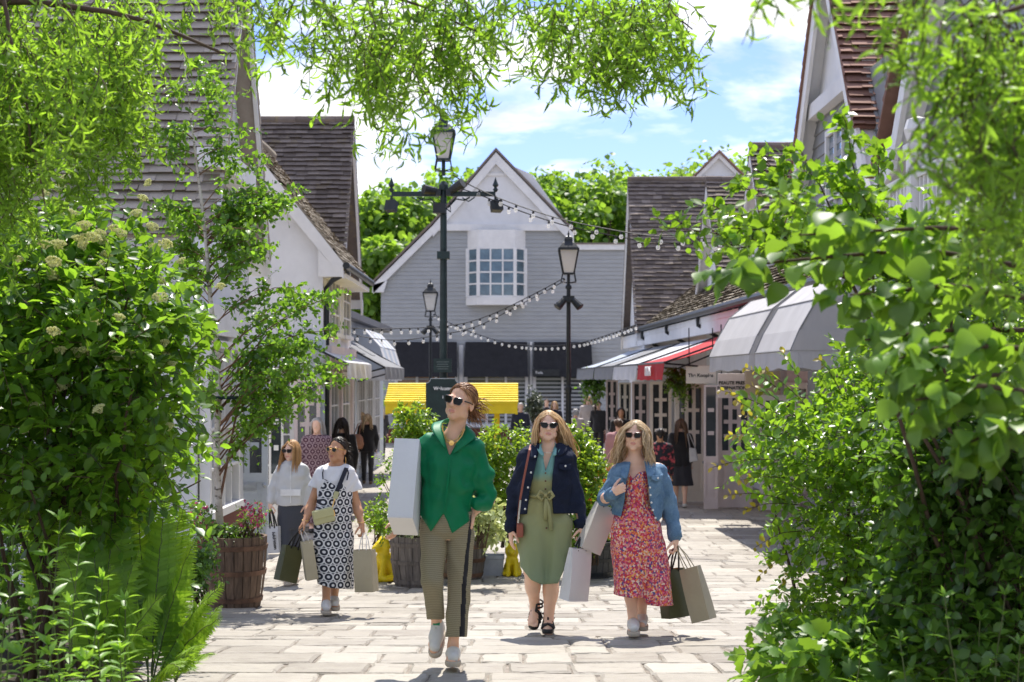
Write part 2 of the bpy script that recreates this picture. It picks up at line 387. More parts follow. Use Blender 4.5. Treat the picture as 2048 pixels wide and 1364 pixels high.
# ---------- gabled grey building closing the street ----------
def central():
    d = 60; X = lambda p: xc(p, d); Z = lambda y: zc(y, d); g0 = gz(d)
    r = thing('gabled_building', 'wide grey clapboard building with white pointed gable and bay window closing the street', 'building', (X(990), d, g0))
    fr = Fr((0, d, 0), XA, -YA)
    pk, br, el = (X(992), Z(305)), (Z(455)), (X(745), Z(582))
    zb = Z(857)
    def out(z):
        if z < Z(560): l = X(762)
        elif z < Z(455): l = X(762) + (X(880) - X(762)) * (z - Z(560)) / (Z(455) - Z(560))
        else: l = X(880) + (pk[0] - X(880)) * (z - Z(455)) / (Z(315) - Z(455))
        if z < Z(494): rr = X(1300)
        elif z < Z(455): rr = X(1136)
        else: rr = X(1136) + (pk[0] - X(1136)) * (z - Z(455)) / (Z(315) - Z(455))
        return l, rr
    w = MB(); siding(w, fr, out, zb, Z(494), .155); siding(w, fr, out, Z(494), Z(455), .155)
    fbox(w, fr, X(762), X(880), g0, Z(572), -6, -.042); fbox(w, fr, X(880), X(1300), g0, Z(494), -6, -.042); w.build('clapboard_wall', M_grey_side, r)
    p = MB(); fbox(p, fr, X(770), X(1300), g0, zb, .0, .05); p.build('plinth', M_brick, r, attr=True)
    gp = MB(); gp.prism([fr.p(X(878), Z(452), .03), fr.p(X(1138), Z(452), .03), fr.p(X(1064), Z(349), .03), fr.p(X(1015), Z(349), .03), fr.p(X(968), Z(349), .03), fr.p(X(920), Z(400), .03)][:3] + [fr.p(X(992), Z(318), .03)], -YA * -.1)
    gp.build('gable_panel', M_white2, r)
    b = MB()
    fbox(b, fr, X(872), X(1140), Z(462), Z(449), .02, .16)
    def board(p0, p1, wd, nn0=.04, nn1=.22):
        (a, za), (c, zc_) = p0, p1; b.prism([fr.p(a, za, nn1), fr.p(c, zc_, nn1), fr.p(c, zc_ - wd, nn1), fr.p(a, za - wd, nn1)], fr.N * -(nn1 - nn0))
    board((X(992), Z(306)), (X(866), Z(452)), .44); board((X(992), Z(306)), (X(1147), Z(468)), .44)
    board((X(866), Z(452)), (X(747), Z(570)), .34)
    b.prism([fr.p(X(747), Z(570), .22), fr.p(X(775), Z(562), .22), fr.p(X(768), Z(585), .22), fr.p(X(745), Z(585), .22)], fr.N * -.18)
    # inner step of the gable
    fbox(b, fr, X(967), X(1018), Z(352), Z(347), .03, .09)
    fbox(b, fr, X(1150), X(1300), Z(500), Z(489), .02, .12)
    b.build('bargeboard', M_white, r)
    cp = MB()
    for (a, za), (c, zc_) in (((X(992), Z(303)), (X(864), Z(450))), ((X(992), Z(303)), (X(1150), Z(467))), ((X(864), Z(450)), (X(743), Z(570)))):
        cp.prism([fr.p(a, za, .26), fr.p(c, zc_, .26), fr.p(c, zc_ + .1, .26), fr.p(a, za + .12, .26)], fr.N * -8)
    fbox(cp, fr, X(1148), X(1300), Z(489), Z(486), -6, .16)
    cp.build('roof', M_tile_dark, r, attr=True)
    # bay window: splayed box with a white apron above
    bay = MB(); zt, z0, z1, zz = Z(462), Z(500), Z(592), Z(611); u = [X(935), X(957), X(1030), X(1051)]; nn = [0.02, .55, .55, .02]
    for i in range(3):
        A = lambda z, k: fr.p(u[k], z, nn[k])
        bay.quad([A(z1 - .14, i), A(z1 - .14, i + 1), A(z1, i + 1), A(z1, i)]); bay.quad([A(z0, i), A(z0, i + 1), A(zt, i + 1), A(zt, i)])
    for k, du in ((0, 0), (1, 0), (2, 0), (3, 0)):
        q = fr.p(u[k], 0, nn[k]); bay.box((q.x, q.y, (z0 + z1) / 2), (.13, .13, z0 - z1 + .1))
    bay.prism([fr.p(X(932), zz, .02), fr.p(X(955), zz, .6), fr.p(X(1032), zz, .6), fr.p(X(1054), zz, .02)], ZA * .30)
    bay.prism([fr.p(u[k], z0 - .02, nn[k] - .03) for k in range(4)], ZA * .15)
    bw = bay.build('bay_window', M_white, r)
    gl = MB(); ml = MB()
    for i, cols in ((0, 1), (1, 3), (2, 1)):
        a, c = fr.p(u[i], 0, nn[i] - .02), fr.p(u[i + 1], 0, nn[i + 1] - .02); UU = (c - a); L = UU.length
        f2 = Fr(a, UU, Vector((UU.y, -UU.x, 0)) * (1 if (Vector((UU.y, -UU.x, 0)).dot(fr.N) > 0) else -1))
        fbox(gl, f2, .02, L - .02, z1, z0, -.02, .0)
        for j in range(1, cols): fbox(ml, f2, L * j / cols - .03, L * j / cols + .03, z1, z0, .002, .04)
        for j in range(1, 4):
            for q in range(cols): fbox(ml, f2, L * q / cols + .031, L * (q + 1) / cols - .031, z1 + (z0 - z1) * j / 4 - .03, z1 + (z0 - z1) * j / 4 + .03, .002, .036)
    gl.build('pane', M_glass_blue, bw); ml.build('glazing_bar', M_white, bw)
    # shop front below with three black awnings
    for a, c in ((790, 916), (929, 1056), (1066, 1184)):
        aw = MB(); aw.hexa([fr.p(X(a), Z(754), .75), fr.p(X(c), Z(754), .75), fr.p(X(c), Z(754), .70), fr.p(X(a), Z(754), .70), fr.p(X(a + 2), Z(684), .22), fr.p(X(c - 2), Z(684), .22), fr.p(X(c - 2), Z(684), .16), fr.p(X(a + 2), Z(684), .16)])
        for q in (a + 2, c - 2): aw.quad([fr.p(X(q), Z(754), .72), fr.p(X(q), Z(684), .19), fr.p(X(q), Z(754), .03)])
        aw.build('awning', M_blackcloth, r)
        window(r, fr, X(a + 6), X(c - 6), Z(848), Z(742), 3 if a < 1000 else 2, 1, M_white2 if a > 1000 else M_white2, M_glass_warm if a < 900 else M_glass, .12, .09, .10, label='shop window under black awning')
    s = MB(); fbox(s, fr, X(1064), X(1118), Z(752), Z(739), .78, .82)
    sg = s.build('sign', M_black, r)
    text_mesh('lettering', 'Tods.', .14, M_text_w, sg, face_cam(fr.p(X(1078), Z(745.5), .826)))
    pl = MB(); fbox(pl, fr, X(1060), X(1064.5), g0, Z(684), .03, .14); pl.build('pilaster', M_white2, r); pl = MB(); fbox(pl, fr, X(918), X(927), g0, Z(690), .03, .1); pl.build('pilaster', M_white2, r)
central()
# ---------- camera-facing tiled wing with a street gable (the village's repeated house form) ----------
def wing(name, label, X0, dR, zR, dE, zE, Xfar, tm, side, gauge, back=1.0, gable=None, wall=None, seed=1, zbase=None, deck=True, wallm=None):
    """ridge along X at depth dR, slope falls toward the camera to dE. X0 is the street verge; Xfar the hidden end."""
    r = thing(name, label, 'building', (X0, dE, gz(dE)))
    sgn = 1 if Xfar > X0 else -1
    D = Vector((0, dE - dR, zE - zR)); lv = D.length
    rf = MB(); tiles(rf, (min(X0, Xfar), dR, zR), XA, D, abs(Xfar - X0), lv, gauge, .27 if gauge > .12 else .24, .05, seed=seed)
    # far slope
    D2 = Vector((0, (dR - dE) * back, (zE - zR) * back)); tiles(rf, (min(X0, Xfar), dR, zR), XA, D2, abs(Xfar - X0), D2.length, gauge * 2, .5, .05, seed=seed + 1)
    ridge(rf, (X0, dR, zR + .02), (Xfar, dR, zR + .02), .085)
    rf.build('roof', tm, r, attr=True)
    # gable facing the street
    g = MB(); xi = X0 + sgn * .28
    zb = gz(dE) if zbase is None else zbase
    dF = dR + (dR - dE) * back
    g.prism([(xi, dE + .12, zb), (xi, dE + .12, zE - .02), (xi, dR, zR - .12), (xi, dF - .12, zE - .02), (xi, dF - .12, zb)], XA * sgn * abs(Xfar - X0 - .0))
    g.build('wall', wallm or M_white2, r)
    b = MB(); wd = .24
    for (d1, z1) in ((dE - .1, zE - .12), (dF + .1, zE - .12)):
        b.prism([(X0 + sgn * .01, dR, zR - .03), (X0 + sgn * .01, d1, z1), (X0 + sgn * .01, d1, z1 - wd), (X0 + sgn * .01, dR, zR - .03 - wd * 1.3)], XA * sgn * .05)
        b.prism([(X0 + sgn * .062, dR, zR - .09), (X0 + sgn * .062, d1, z1 - .06), (X0 + sgn * .062, d1, z1 - .1), (X0 + sgn * .062, dR, zR - .13)], XA * sgn * .25)
    b.build('bargeboard', M_white, r)
    return r
# left, nearest: big roof behind the birch
r = wing('tiled_house', 'nearest left house with huge pale grey tiled roof behind the birch', -3.24, 19.2, 7.0, 17.35, 3.35, -9.5, M_tile_grey, 1, .122, 1.0, seed=4)
fr = Fr((0, 17.5, 0), XA, -YA)
fl = Fr((-3.5, 17.47, 0), YA, XA)
window(r, fr, -6.9, -6.0, .3, 1.9, 2, 4); window(r, fr, -5.4, -4.4, .3, 1.9, 3, 4)
b = MB(); fbox(b, fl, -.1, 2.2, gz(18), .15, .0, .16); b.build('plinth', M_brick, r, attr=True)
window(r, fl, .15, 1.9, .25, 2.1, 4, 4, M_white, M_glass, .09, .035, .12, label='white shop window above brick plinth')
fa = MB(); fbox(fa, fl, -.15, 2.2, 2.25, 2.6, 0.0, .13); fa.build('fascia', M_white, r); fa = MB(); fbox(fa, fl, -.1, 2.1, 4.1, 4.32, .0, .3); fa.build('eaves_board', M_white, r)
# left, second: white gable-front and the wing behind it
r = wing('dark_tiled_house', 'second left house with dark tiled roof facing the path and orange lichen', -3.27, 32.5, 7.1, 30.6, 3.5, -9, M_tile_dark, 1, .115, 1.0, seed=7)
fl = Fr((-3.55, 30.7, 0), YA, XA)
window(r, fl, .6, 1.5, 2.6, 4.2, 2, 3); 
def gablefront():
    d = 26; X = lambda p: xc(p, d); Z = lambda y: zc(y, d)
    r = thing('white_gabled_house', 'white rendered house end with steep sloping bargeboard behind birch leaves', 'building', (X(560), d, gz(d)))
    apx, apz = X(462), Z(243); ex, ez = X(690), Z(531); lx = 2 * apx - ex
    w = MB(); w.prism([(lx + .4, d, gz(d)), (X(646), d, gz(d)), (X(646), d, Z(505)), (apx, d, apz - .15), (lx + .4, d, Z(505))], YA * 4.5); w.build('wall', M_white2, r)
    b = MB()
    for s, e in ((1, ex), (-1, lx)):
        b.prism([(apx, d - .25, apz), (e, d - .25, ez + .02), (e, d - .25, ez - .24), (apx, d - .25, apz - .36)], YA * .06)
        b.prism([(apx, d - .19, apz - .1), (e, d - .19, ez - .1), (e, d - .19, ez - .14), (apx, d - .19, apz - .16)], YA * .22)
    b.prism([(X(646), d - .19, ez - .12), (ex, d - .19, ez - .12), (ex, d - .19, ez - .2), (X(646), d - .19, ez - .2)], YA * 4.6)
    b.prism([(X(640), d - .24, ez + .25), (ex - .03, d - .24, ez - .2), (X(640), d - .24, ez - .2)], YA * .05)
    b.build('bargeboard', M_white, r)
    t = MB(); D = Vector((ex - apx, 0, ez - apz)); tiles(t, (apx, d - .24, apz + .04), YA, D, 4.8, D.length + .02, .12, .24, .02, seed=3)
    D2 = Vector((lx - apx, 0, ez - apz)); tiles(t, (apx, d - .28, apz + .06), YA, D2, 4.8, D2.length, .24, .4, seed=5); ridge(t, (apx, d - .28, apz + .07), (apx, d + 4.5, apz + .07)); t.build('roof', M_tile_thin, r, attr=True)
    pi = MB(); q = X(668)
    pi.tube([(q + .12, d - .12, ez - .18), (q - .02, d - .05, ez - .25), (X(652), d + .1, ez - .36), (X(652), d + .1, gz(d))], .045, 8); pi.tube([(ex + .05, d - .28, ez - .02), (ex + .05, d + 4.4, ez - .02)], .06, 8)
    pi.build('drainpipe', M_black, r)
    fl = Fr((X(646), d, 0), YA, XA); window(r, fl, .6, 2.1, 2.55, 3.5, 3, 3); window(r, fl, 2.8, 4.0, 2.55, 3.5, 2, 3)
    q = MB(); ff = Fr((0, d, 0), XA, -YA); fbox(q, ff, X(420), X(650), gz(d), 2.05, .01, .09); fbox(q, ff, X(420), X(652), 2.05, 2.4, .01, .16); q.build('shopfront', M_bluegrey, r)
    ff2 = Fr((0, d - .09, 0), XA, -YA); window(r, ff2, X(560), X(582), -.2, 1.85, 1, 4, M_white, M_glass); window(r, ff2, X(455), X(540), -.2, 1.85, 3, 4, M_white, M_glass)
    s = MB()
    for u in (.2, 2.0, 3.9): fbox(s, fl, u, u + .16, gz(d), 1.9, 0, .1)
    fbox(s, fl, .0, 4.3, 1.9, 2.3, 0, .14); s.build('shopfront_post', M_pink, r)
    window(r, fl, .45, 1.9, -.3, 1.8, 3, 4, M_white); window(r, fl, 2.25, 3.8, -.3, 1.8, 3, 4, M_white)
gablefront()
# right, middle row of wings; with shops and near houses, scaled about the camera
wing('brown_roofed_house', 'far right house with a broad dark tiled roof facing the path', 3.60, 48.8, 7.95, 45.8, 3.07, 6.8, M_tile_dark, -1, .155, 1, seed=12)
r = wing('narrow_roofed_house', 'right house with small white walled window bay between two tiled roofs', 4.9, 39.6, 6.77, 37.4, 4.19, 10.6, M_tile_dark, -1, .155, 1, seed=13)
window(r, Fr((0, 37.5, 0), XA, -YA), 5.35, 5.7, 2.48, 3.53, 1, 3)
wing('peaked_roof_house', 'right house whose steep dark roof peeps above the hazel branches', 5.2, 34.3, 6.83, 32.2, 4.19, 12, M_tile_dark, -1, .155, 1, seed=14)
def farpeak():
    d = 64; X = lambda p: xc(p, d); Z = lambda y: zc(y, d)
    r = thing('far_gabled_house', 'distant white pointed gable rising above the right hand roofs', 'building', (X(1437), d, gz(d)))
    w = MB(); w.prism([(X(1385), d, gz(d)), (X(1490), d, gz(d)), (X(1490), d, Z(365)), (X(1437), d, Z(312)), (X(1385), d, Z(365))], YA * 6); w.build('wall', M_white2, r)
    b = MB()
    for s in (1, -1): b.prism([(X(1437), d - .2, Z(307)), (X(1437 + s * 60), d - .2, Z(367)), (X(1437 + s * 60), d - .2, Z(377)), (X(1437), d - .2, Z(317))], YA * .18)
    b.box((X(1437), d - .05, Z(357)), (1.6, .1, .15)); b.build('bargeboard', M_white, r)
    t = MB()
    for s in (1, -1): t.prism([(X(1437), d - .3, Z(306.5)), (X(1437 + s * 64), d - .3, Z(368)), (X(1437 + s * 64), d - .3, Z(364)), (X(1437), d - .3, Z(301))], YA * 6.4)
    t.build('roof', M_tile_brown, r, attr=True)
farpeak()
# ---------- right: single storey shops with lean-to roof, awnings and open doors ----------
def shops():
    r = thing('shop_row', 'long low shop range with pale lean-to roof, black gutter and a row of awnings', 'building', (4.4, 38, gz(38)))
    GX = lambda d: 5.41 - .0345 * d; zg = 3.23
    t = MB(); O = Vector((GX(51.5) + 1.72, 51.5, zg + 1.32)); D = Vector((-1.78, 0, -1.35)); tiles(t, O, -ST, D, 28.5, D.length, .15, .3, .045, seed=21); t.build('roof', M_tile_thin, r, attr=True)
    g = MB(); g.tube([(GX(23) - .08, 23, zg - .03), (GX(51.5) - .08, 51.5, zg - .03)], .08, 8)
    for d in np.arange(23.5, 51, 1.0): g.box((GX(d) + .02, d, zg - .06), (.18, .04, .12))
    for d in (29.7, 35, 40.3, 45.6): g.tube([(GX(d) - .05, d, zg - .08), (GX(d) - .05, d, zg - .28), (GX(d) + .35, d + .25, zg - .5), (GX(d) + .55, d + .25, zg - .6), (GX(d) + .55, d + .25, zg - .95)], .045, 8)
    g.build('gutter', M_black, r)
    fr = Fr((6.8, 0, 0), ST, Vector((-1, -.0345, 0)))
    w = MB(); fbox(w, fr, 21, 53, gz(30), 1.75, -.3, 0); fbox(w, fr, 21, 53, 1.75, zg + .2, -.3, .02); w.build('wall', M_pink, r)
    s = MB(); sf = Fr((5.41, 0, 0), ST, Vector((-1, -.0345, 0))); fbox(s, sf, 22.5, 51.5, zg - .24, zg - .12, -1.4, .0); fbox(s, sf, 22.5, 51.5, zg - .5, zg - .24, -.14, -.02); s.build('soffit', M_white2, r)
    for u in np.arange(22.2, 50, 2.6): window(r, fr, u + .25, u + 2.1, -.35, 1.55, 4, 4, M_cream, M_glass, .12, .05, .08)
    # flat awnings: front edge X, from far to near
    AX = lambda d: 3.83 - .0345 * d
    def flat(d0, d1, m, vm, lab, zf=2.05, val=.33):
        a = MB(); za = 2.62
        k = 6; vs = []
        A = lambda d, f: Vector((AX(d) + (GX(d) + .05 - AX(d)) * f, d, zf + (za - zf) * f - .05 * math.sin(PI * f)))
        n = 5
        for d in (d0, d1):
            for i in range(n + 1): vs.append(A(d, i / n))
        vs2 = [v + Vector((0, 0, -.012)) for v in vs]; q = n + 1
        fs = [(i, i + 1, q + i + 1, q + i) for i in range(n)] + [(2 * q + i, 2 * q + i + 1, 3 * q + i + 1, 3 * q + i) for i in range(n)] + [(i, i + 1, 2 * q + i + 1, 2 * q + i) for i in range(n)] + [(q + i, q + i + 1, 3 * q + i + 1, 3 * q + i) for i in range(n)]
        a.add(vs + vs2, fs)
        o = a.build('awning', m, r); o['label'] = lab
        v = MB(); seg = 14; pts = []
        for i in range(seg + 1):
            d = d0 + (d1 - d0) * i / seg; pts.append((AX(d), d, zf)); pts.append((AX(d) - .03 + .02 * math.sin(i * 2.1), d, zf - val + .012 * math.sin(i * 1.7)))
        v.add(pts + [(x - .006, y, z) for x, y, z in pts], [(2 * i, 2 * i + 1, 2 * i + 3, 2 * i + 2) for i in range(seg)] + [(2 * seg + 2 + 2 * i, 2 * seg + 2 + 2 * i + 2, 2 * seg + 2 + 2 * i + 3, 2 * seg + 2 + 2 * i + 1) for i in range(seg)])
        vv = v.build('valance', vm, o)
        f = MB(); f.tube([A(d1, 0) + Vector((0, -.03, 0)), A(d1, 1) + Vector((0, -.03, 0))], .02, 6); f.build('frame_arm', M_black, o); f = MB()
        f.tube([A(d1, 0.02) + Vector((0, .1, -.03)), A(d1, .55) + Vector((0, .5, -.35)), A(d1, 1) + Vector((0, .3, -.35))], .018, 6); f.build('folding_arm', M_black, o); f = MB(); f.tube([A(d0, 0), A(d1, 0)], .022, 6); f.build('front_bar', M_black, o)
        return o, vv
    o, vv = flat(33.2, 29.0, M_awn_red, M_awn_red, 'red awning with white lettering on its valance')
    R_ = Matrix((( -ST.x, 0, -1, 0), (-ST.y, 0, 0, 0), (0, 1, 0, 0), (0, 0, 0, 1))); c = Vector((AX(31) - .075, 31, 1.885))
    text_mesh('lettering', 'ORIGINS', .25, M_text_w, vv, Matrix.Translation(c) @ R_, .004, bold=.008)
    flat(38.4, 33.35, M_awn_white, M_awn_white, 'white awning beside the red one'); flat(43.8, 38.55, M_awn_lgrey, M_awn_lgrey, 'grey awning beyond the white one'); flat(50.2, 43.95, M_awn_blue, M_awn_lgrey, 'pale blue awning farthest along the row')
    # big dome awnings
    DX = lambda d: 4.36 - .0345 * d
    def dome(d0, d1, lab):
        prof = [(1.0, 3.14), (.62, 3.08), (.30, 2.79), (.10, 2.39), (0, 2.12)]   # f from front (0) to wall (1), z
        A = lambda d, f, z: Vector((DX(d) + (GX(d) + .1 - DX(d)) * f, d, z))
        a = MB(); n = len(prof)
        for (f0, z0), (f1, z1) in zip(prof[:-1], prof[1:]):
            a.quad([A(d0, f0, z0), A(d1, f0, z0), A(d1, f1, z1), A(d0, f1, z1)])
        for d, e in ((d0, .05), (d1, -.05)):
            for (f0, z0), (f1, z1) in zip(prof[:-1], prof[1:]): a.quad([A(d, f0, z0), A(d + e * 0, f1, z1), A(d, 1, z1), A(d, 1, z0)] if f0 < 1 else [A(d, f0, z0), A(d, f1, z1), A(d, 1, z1)])
        o = a.build('awning', M_awn_grey, r); o['label'] = lab
        sd = o.modifiers.new('cloth', 'SOLIDIFY'); sd.thickness = .012
        v = MB(); path = [A(d0, 1, 0), A(d0, 0, 0), A(d1, 0, 0), A(d1, 1, 0)]; pts = []; tot = 0
        for i in range(3):
            for k in range(12): pts.append(path[i].lerp(path[i + 1], k / 12))
        pts.append(path[3]); vs = []
        for i, p in enumerate(pts): vs += [(p.x, p.y, 2.126), (p.x + .012 * math.sin(i * 2.3) - .015, p.y + .012 * math.cos(i * 1.9) - (.015 if i > 22 else 0), 1.875 + .018 * math.sin(i * 1.3))]
        v.add(vs, [(2 * i, 2 * i + 1, 2 * i + 3, 2 * i + 2) for i in range(len(pts) - 1)])
        vv = v.build('valance', M_awn_grey, o); sd = vv.modifiers.new('cloth', 'SOLIDIFY'); sd.thickness = .008
        f = MB()
        for d in (d0, d1):
            for (f0, z0), (f1, z1) in zip(prof[:-1], prof[1:]): f.tube([A(d, f0, z0 + .004), A(d, f1, z1 + .004)], .013, 5)
        for q in (2, 4): f.tube([A(d0, prof[q][0], prof[q][1]), A(d1, prof[q][0], prof[q][1])], .013, 5)
        f.build('piping', M_awn_lgrey, o)
    dome(27.1, 23.4, 'grey box awning, the farther of two'); dome(22.95, 20.5, 'grey box awning, the nearer of two')
    return r
shops()
def near_right():
    r = thing('gabled_shop_house', 'tall near right house with white street gable, brown tiled roof and grey boards', 'building', (4.9, 24.9, gz(25)))
    dA, zA, X0 = 24.9, 8.75, 4.91
    fr = Fr((X0 + .3, 0, 0), YA, -XA)
    def out(z):
        h = max(0.01, (zA - z) / 1.3); return dA - min(h, 2.97), dA + min(h, 2.97)
    w = MB(); siding(w, fr, out, 3.27, 6.3, .2); fbox(w, fr, dA - 2.9, dA + 2.9, gz(18), 6.3, -5, -.045); w.build('wall', M_dark_side, r)
    g = MB(); g.prism([(X0 + .27, dA - 1.87, 6.3), (X0 + .27, dA + 1.87, 6.3), (X0 + .27, dA, zA - .1)], XA * .2); fbox(g, fr, dA - 1.72, dA + 1.72, 6.12, 6.36, .02, .2); g.build('gable_panel', M_white2, r)
    b = MB()
    for s in (1, -1):
        e = (dA + s * 3.23, zA - 4.36)
        b.prism([(X0, dA, zA), (X0, e[0], e[1]), (X0, e[0], e[1] - .45), (X0, dA, zA - .55)], XA * .06)
        b.prism([(X0 + .062, dA, zA - .12), (X0 + .062, e[0], e[1] - .12), (X0 + .062, e[0], e[1] - .17), (X0 + .062, dA, zA - .18)], XA * .36)
        b.prism([(X0 + .062, e[0], e[1] - .02), (X0 + .062, e[0], e[1] - .47), (X0 + .062, e[0] - s * .6, e[1] - .47)], XA * .3)
    b.build('bargeboard', M_white, r)
    t = MB(); D = Vector((0, -2.5, -3.37)); tiles(t, (X0 - .04, dA, zA + .06), XA, D, 7, 4.3, .155, .35, .055, seed=31)
    D2 = Vector((0, 2.5, -3.37)) * 1.3; tiles(t, (X0 - .04, dA, zA + .06), XA, D2, 6, D2.length, .25, .5, .05, seed=32); t.build('roof', M_tile_brown, r, attr=True)
    window(r, fr, dA - 1.0, dA + .73, 3.6, 5.7, 3, 4, M_white, M_glass_blue, .1, .035, .07)
    # next gable along, nearer
    r2 = thing('balconied_shop_house', 'nearest right house with deep white eaves and ball-topped balcony rail behind leaves', 'building', (4.9, 16.6, gz(16)))
    dB, zB = 16.6, 9.6; fr = Fr((X0 + .35, 0, 0), YA, -XA)
    def out2(z):
        h = max(.01, (zB - z) / 1.36); return dB - min(h, 3.83), dB + min(h, 3.83)
    w = MB(); siding(w, fr, out2, 2.87, 8.9, .2); fbox(w, fr, dB - 3.7, dB + 3.7, gz(16), 6.0, -5, -.045); w.build('wall', M_dark_side, r2)
    b = MB()
    for s in (1, -1):
        e = (dB + s * 3.63, zB - 4.69); e2 = (dB + s * 4.62, e[1] - .37)
        for q0, q1 in (((dB, zB), e), (e, e2)):
            b.prism([(X0, q0[0], q0[1]), (X0, q1[0], q1[1]), (X0, q1[0], q1[1] - .4), (X0, q0[0], q0[1] - .45)], XA * .07)
            b.prism([(X0 + .072, q0[0], q0[1] - .16), (X0 + .072, q1[0], q1[1] - .2), (X0 + .072, q1[0], q1[1] - .25), (X0 + .072, q0[0], q0[1] - .21)], XA * .4)
    b.build('bargeboard', M_white, r2)
    t = MB()
    for s in (1, -1):
        D = Vector((0, s * 4.62, -5.07)); tiles(t, (X0 - .05, dB, zB + .06), XA, D, 6, D.length, .2, .3, .05, seed=41 + s)
        t.tube([(X0 - .1, dB + s * 4.69, zB - 5.06), (X0 + 5, dB + s * 4.69, zB - 5.06)], .07, 8, a=.1)
    t.build('roof', M_tile_brown, r2, attr=True)
    bl = MB(); bx = 4.46
    for d in (17.2, 14.5, 11.9):
        bl.box((bx, d, 3.53), (.21, .21, 1.45)); bl.box((bx, d, 4.29), (.27, .27, .07)); bl.lathe([(.05, 0), (.12, .05), (.155, .16), (.12, .27), (0.001, .31)], (bx, d, 4.325), 14)
    for z in (3.99, 3.07):
        for a, c in ((19.5, 17.31), (17.09, 14.61), (14.39, 12.01)): bl.beam((bx, a, z), (bx, c, z), .09, .09)
    for d in np.arange(12.1, 19.4, .17):
        if min(abs(d - k) for k in (17.2, 14.5, 11.9)) > .13: bl.box((bx, d, 3.53), (.05, .05, .825))
    bl.build('balcony_rail', M_white, r2)
    fl_ = MB(); fl_.box((bx + .45, 15.7, 2.88), (1.1, 7.7, .2)); fl_.build('balcony_floor', M_white2, r2)
near_right()
# ---------- left awnings (on their own posts along the left shops) ----------
def left_awning(name, label, d0, d1, Xw, pr, zf, za, m, box=False):
    r = thing(name, label, 'awning', (Xw, d0, gz(d0)), 'awnings along the left shops')
    a = MB(); prof = [(0, za), (.5, za - .12), (.85, (za + zf) / 2), (1, zf)] if box else [(0, za), (.5, (za + zf) / 2 - .03), (1, zf)]
    A = lambda d, f, z: Vector((Xw + pr * f, d, z))
    for (f0, z0), (f1, z1) in zip(prof[:-1], prof[1:]):
        k = 7
        for i in range(k):
            e0, e1 = d0 + (d1 - d0) * i / k, d0 + (d1 - d0) * (i + 1) / k
            a.quad([A(e0, f0, z0), A(e1, f0, z0), A(e1, f1, z1), A(e0, f1, z1)], i % 2 if box else 0)
    if box:
        for d in (d0, d1):
            for (f0, z0), (f1, z1) in zip(prof[:-1], prof[1:]): a.quad([A(d, 0, z1), A(d, f0, z0), A(d, f1, z1)] if f0 == 0 else [A(d, 0, z0), A(d, f0, z0), A(d, f1, z1), A(d, 0, z1)], 1)
    o = a.build('canopy', [m, M_awn_blue], r); sd = o.modifiers.new('cloth', 'SOLIDIFY'); sd.thickness = .012
    v = MB(); pts = []; K = 16
    for i in range(K + 1):
        d = d0 + (d1 - d0) * i / K; pts += [(Xw + pr, d, zf), (Xw + pr + .02 * math.sin(i * 1.8), d, zf - .25 + .01 * math.sin(i * 2.6))]
    n = len(pts); e = [(Xw + pr * i / 6, d0, (zf + (0 if box else (za - zf) * (1 - i / 6)))) for i in range(7)]
    if box: pts2 = []; [pts2.extend([(x, y - .01, zf), (x, y - .02 + .015 * math.sin(i * 2), zf - .25)]) for i, (x, y, z) in enumerate(e)]; v.add(pts2, [(2 * i, 2 * i + 1, 2 * i + 3, 2 * i + 2) for i in range(6)])
    v.add(pts, [(2 * i, 2 * i + 1, 2 * i + 3, 2 * i + 2) for i in range(K)])
    vo = v.build('valance', m, r); sd = vo.modifiers.new('cloth', 'SOLIDIFY'); sd.thickness = .008
    for d in (d0, d1):
        f = MB(); f.tube([A(d, 0, za - .02), A(d, 1, zf - .02)], .02, 6); f.tube([A(d, 1, zf - .021), A(d, 0, zf - .3)], .018, 6); f.build('awning_arm', M_black, r)
left_awning('awning', 'small white flat awning over the left shop door', 25.2, 29.5, -3.65, 1.0, 2.0, 2.5, M_awn_white)
left_awning('awning', 'dark grey sloping awning beyond the small white one', 30.2, 35.5, -3.5, 1.05, 1.98, 2.55, M_awn_lgrey)
left_awning('awning', 'pale blue and white striped dome awning, farthest on the left', 37, 42, -4.1, 1.15, 1.95, 3.05, M_awn_white, True)
# ---------- far left shop range: a plain wall along the street behind the awnings ----------
def left_shops():
    r = thing('low_shop_range', 'pale low shop front with white framed doors under the left awnings', 'building', (-4.1, 38, gz(38)))
    fr = Fr((-3.78, 0, 0), YA, XA); w = MB(); fbox(w, fr, 30.7, 46, gz(38), 3.1, -3, 0); w.build('wall', M_bluegrey, r)
    for u in (31.2, 33.4, 35.6, 38.2, 40.4, 42.6): window(r, fr, u, u + 1.6, -.3, 1.7, 3, 4)
    b = MB(); fbox(b, fr, 30.6, 46.2, 3.1, 3.25, -3.1, .25); b.build('roof', M_lead, r)
left_shops()
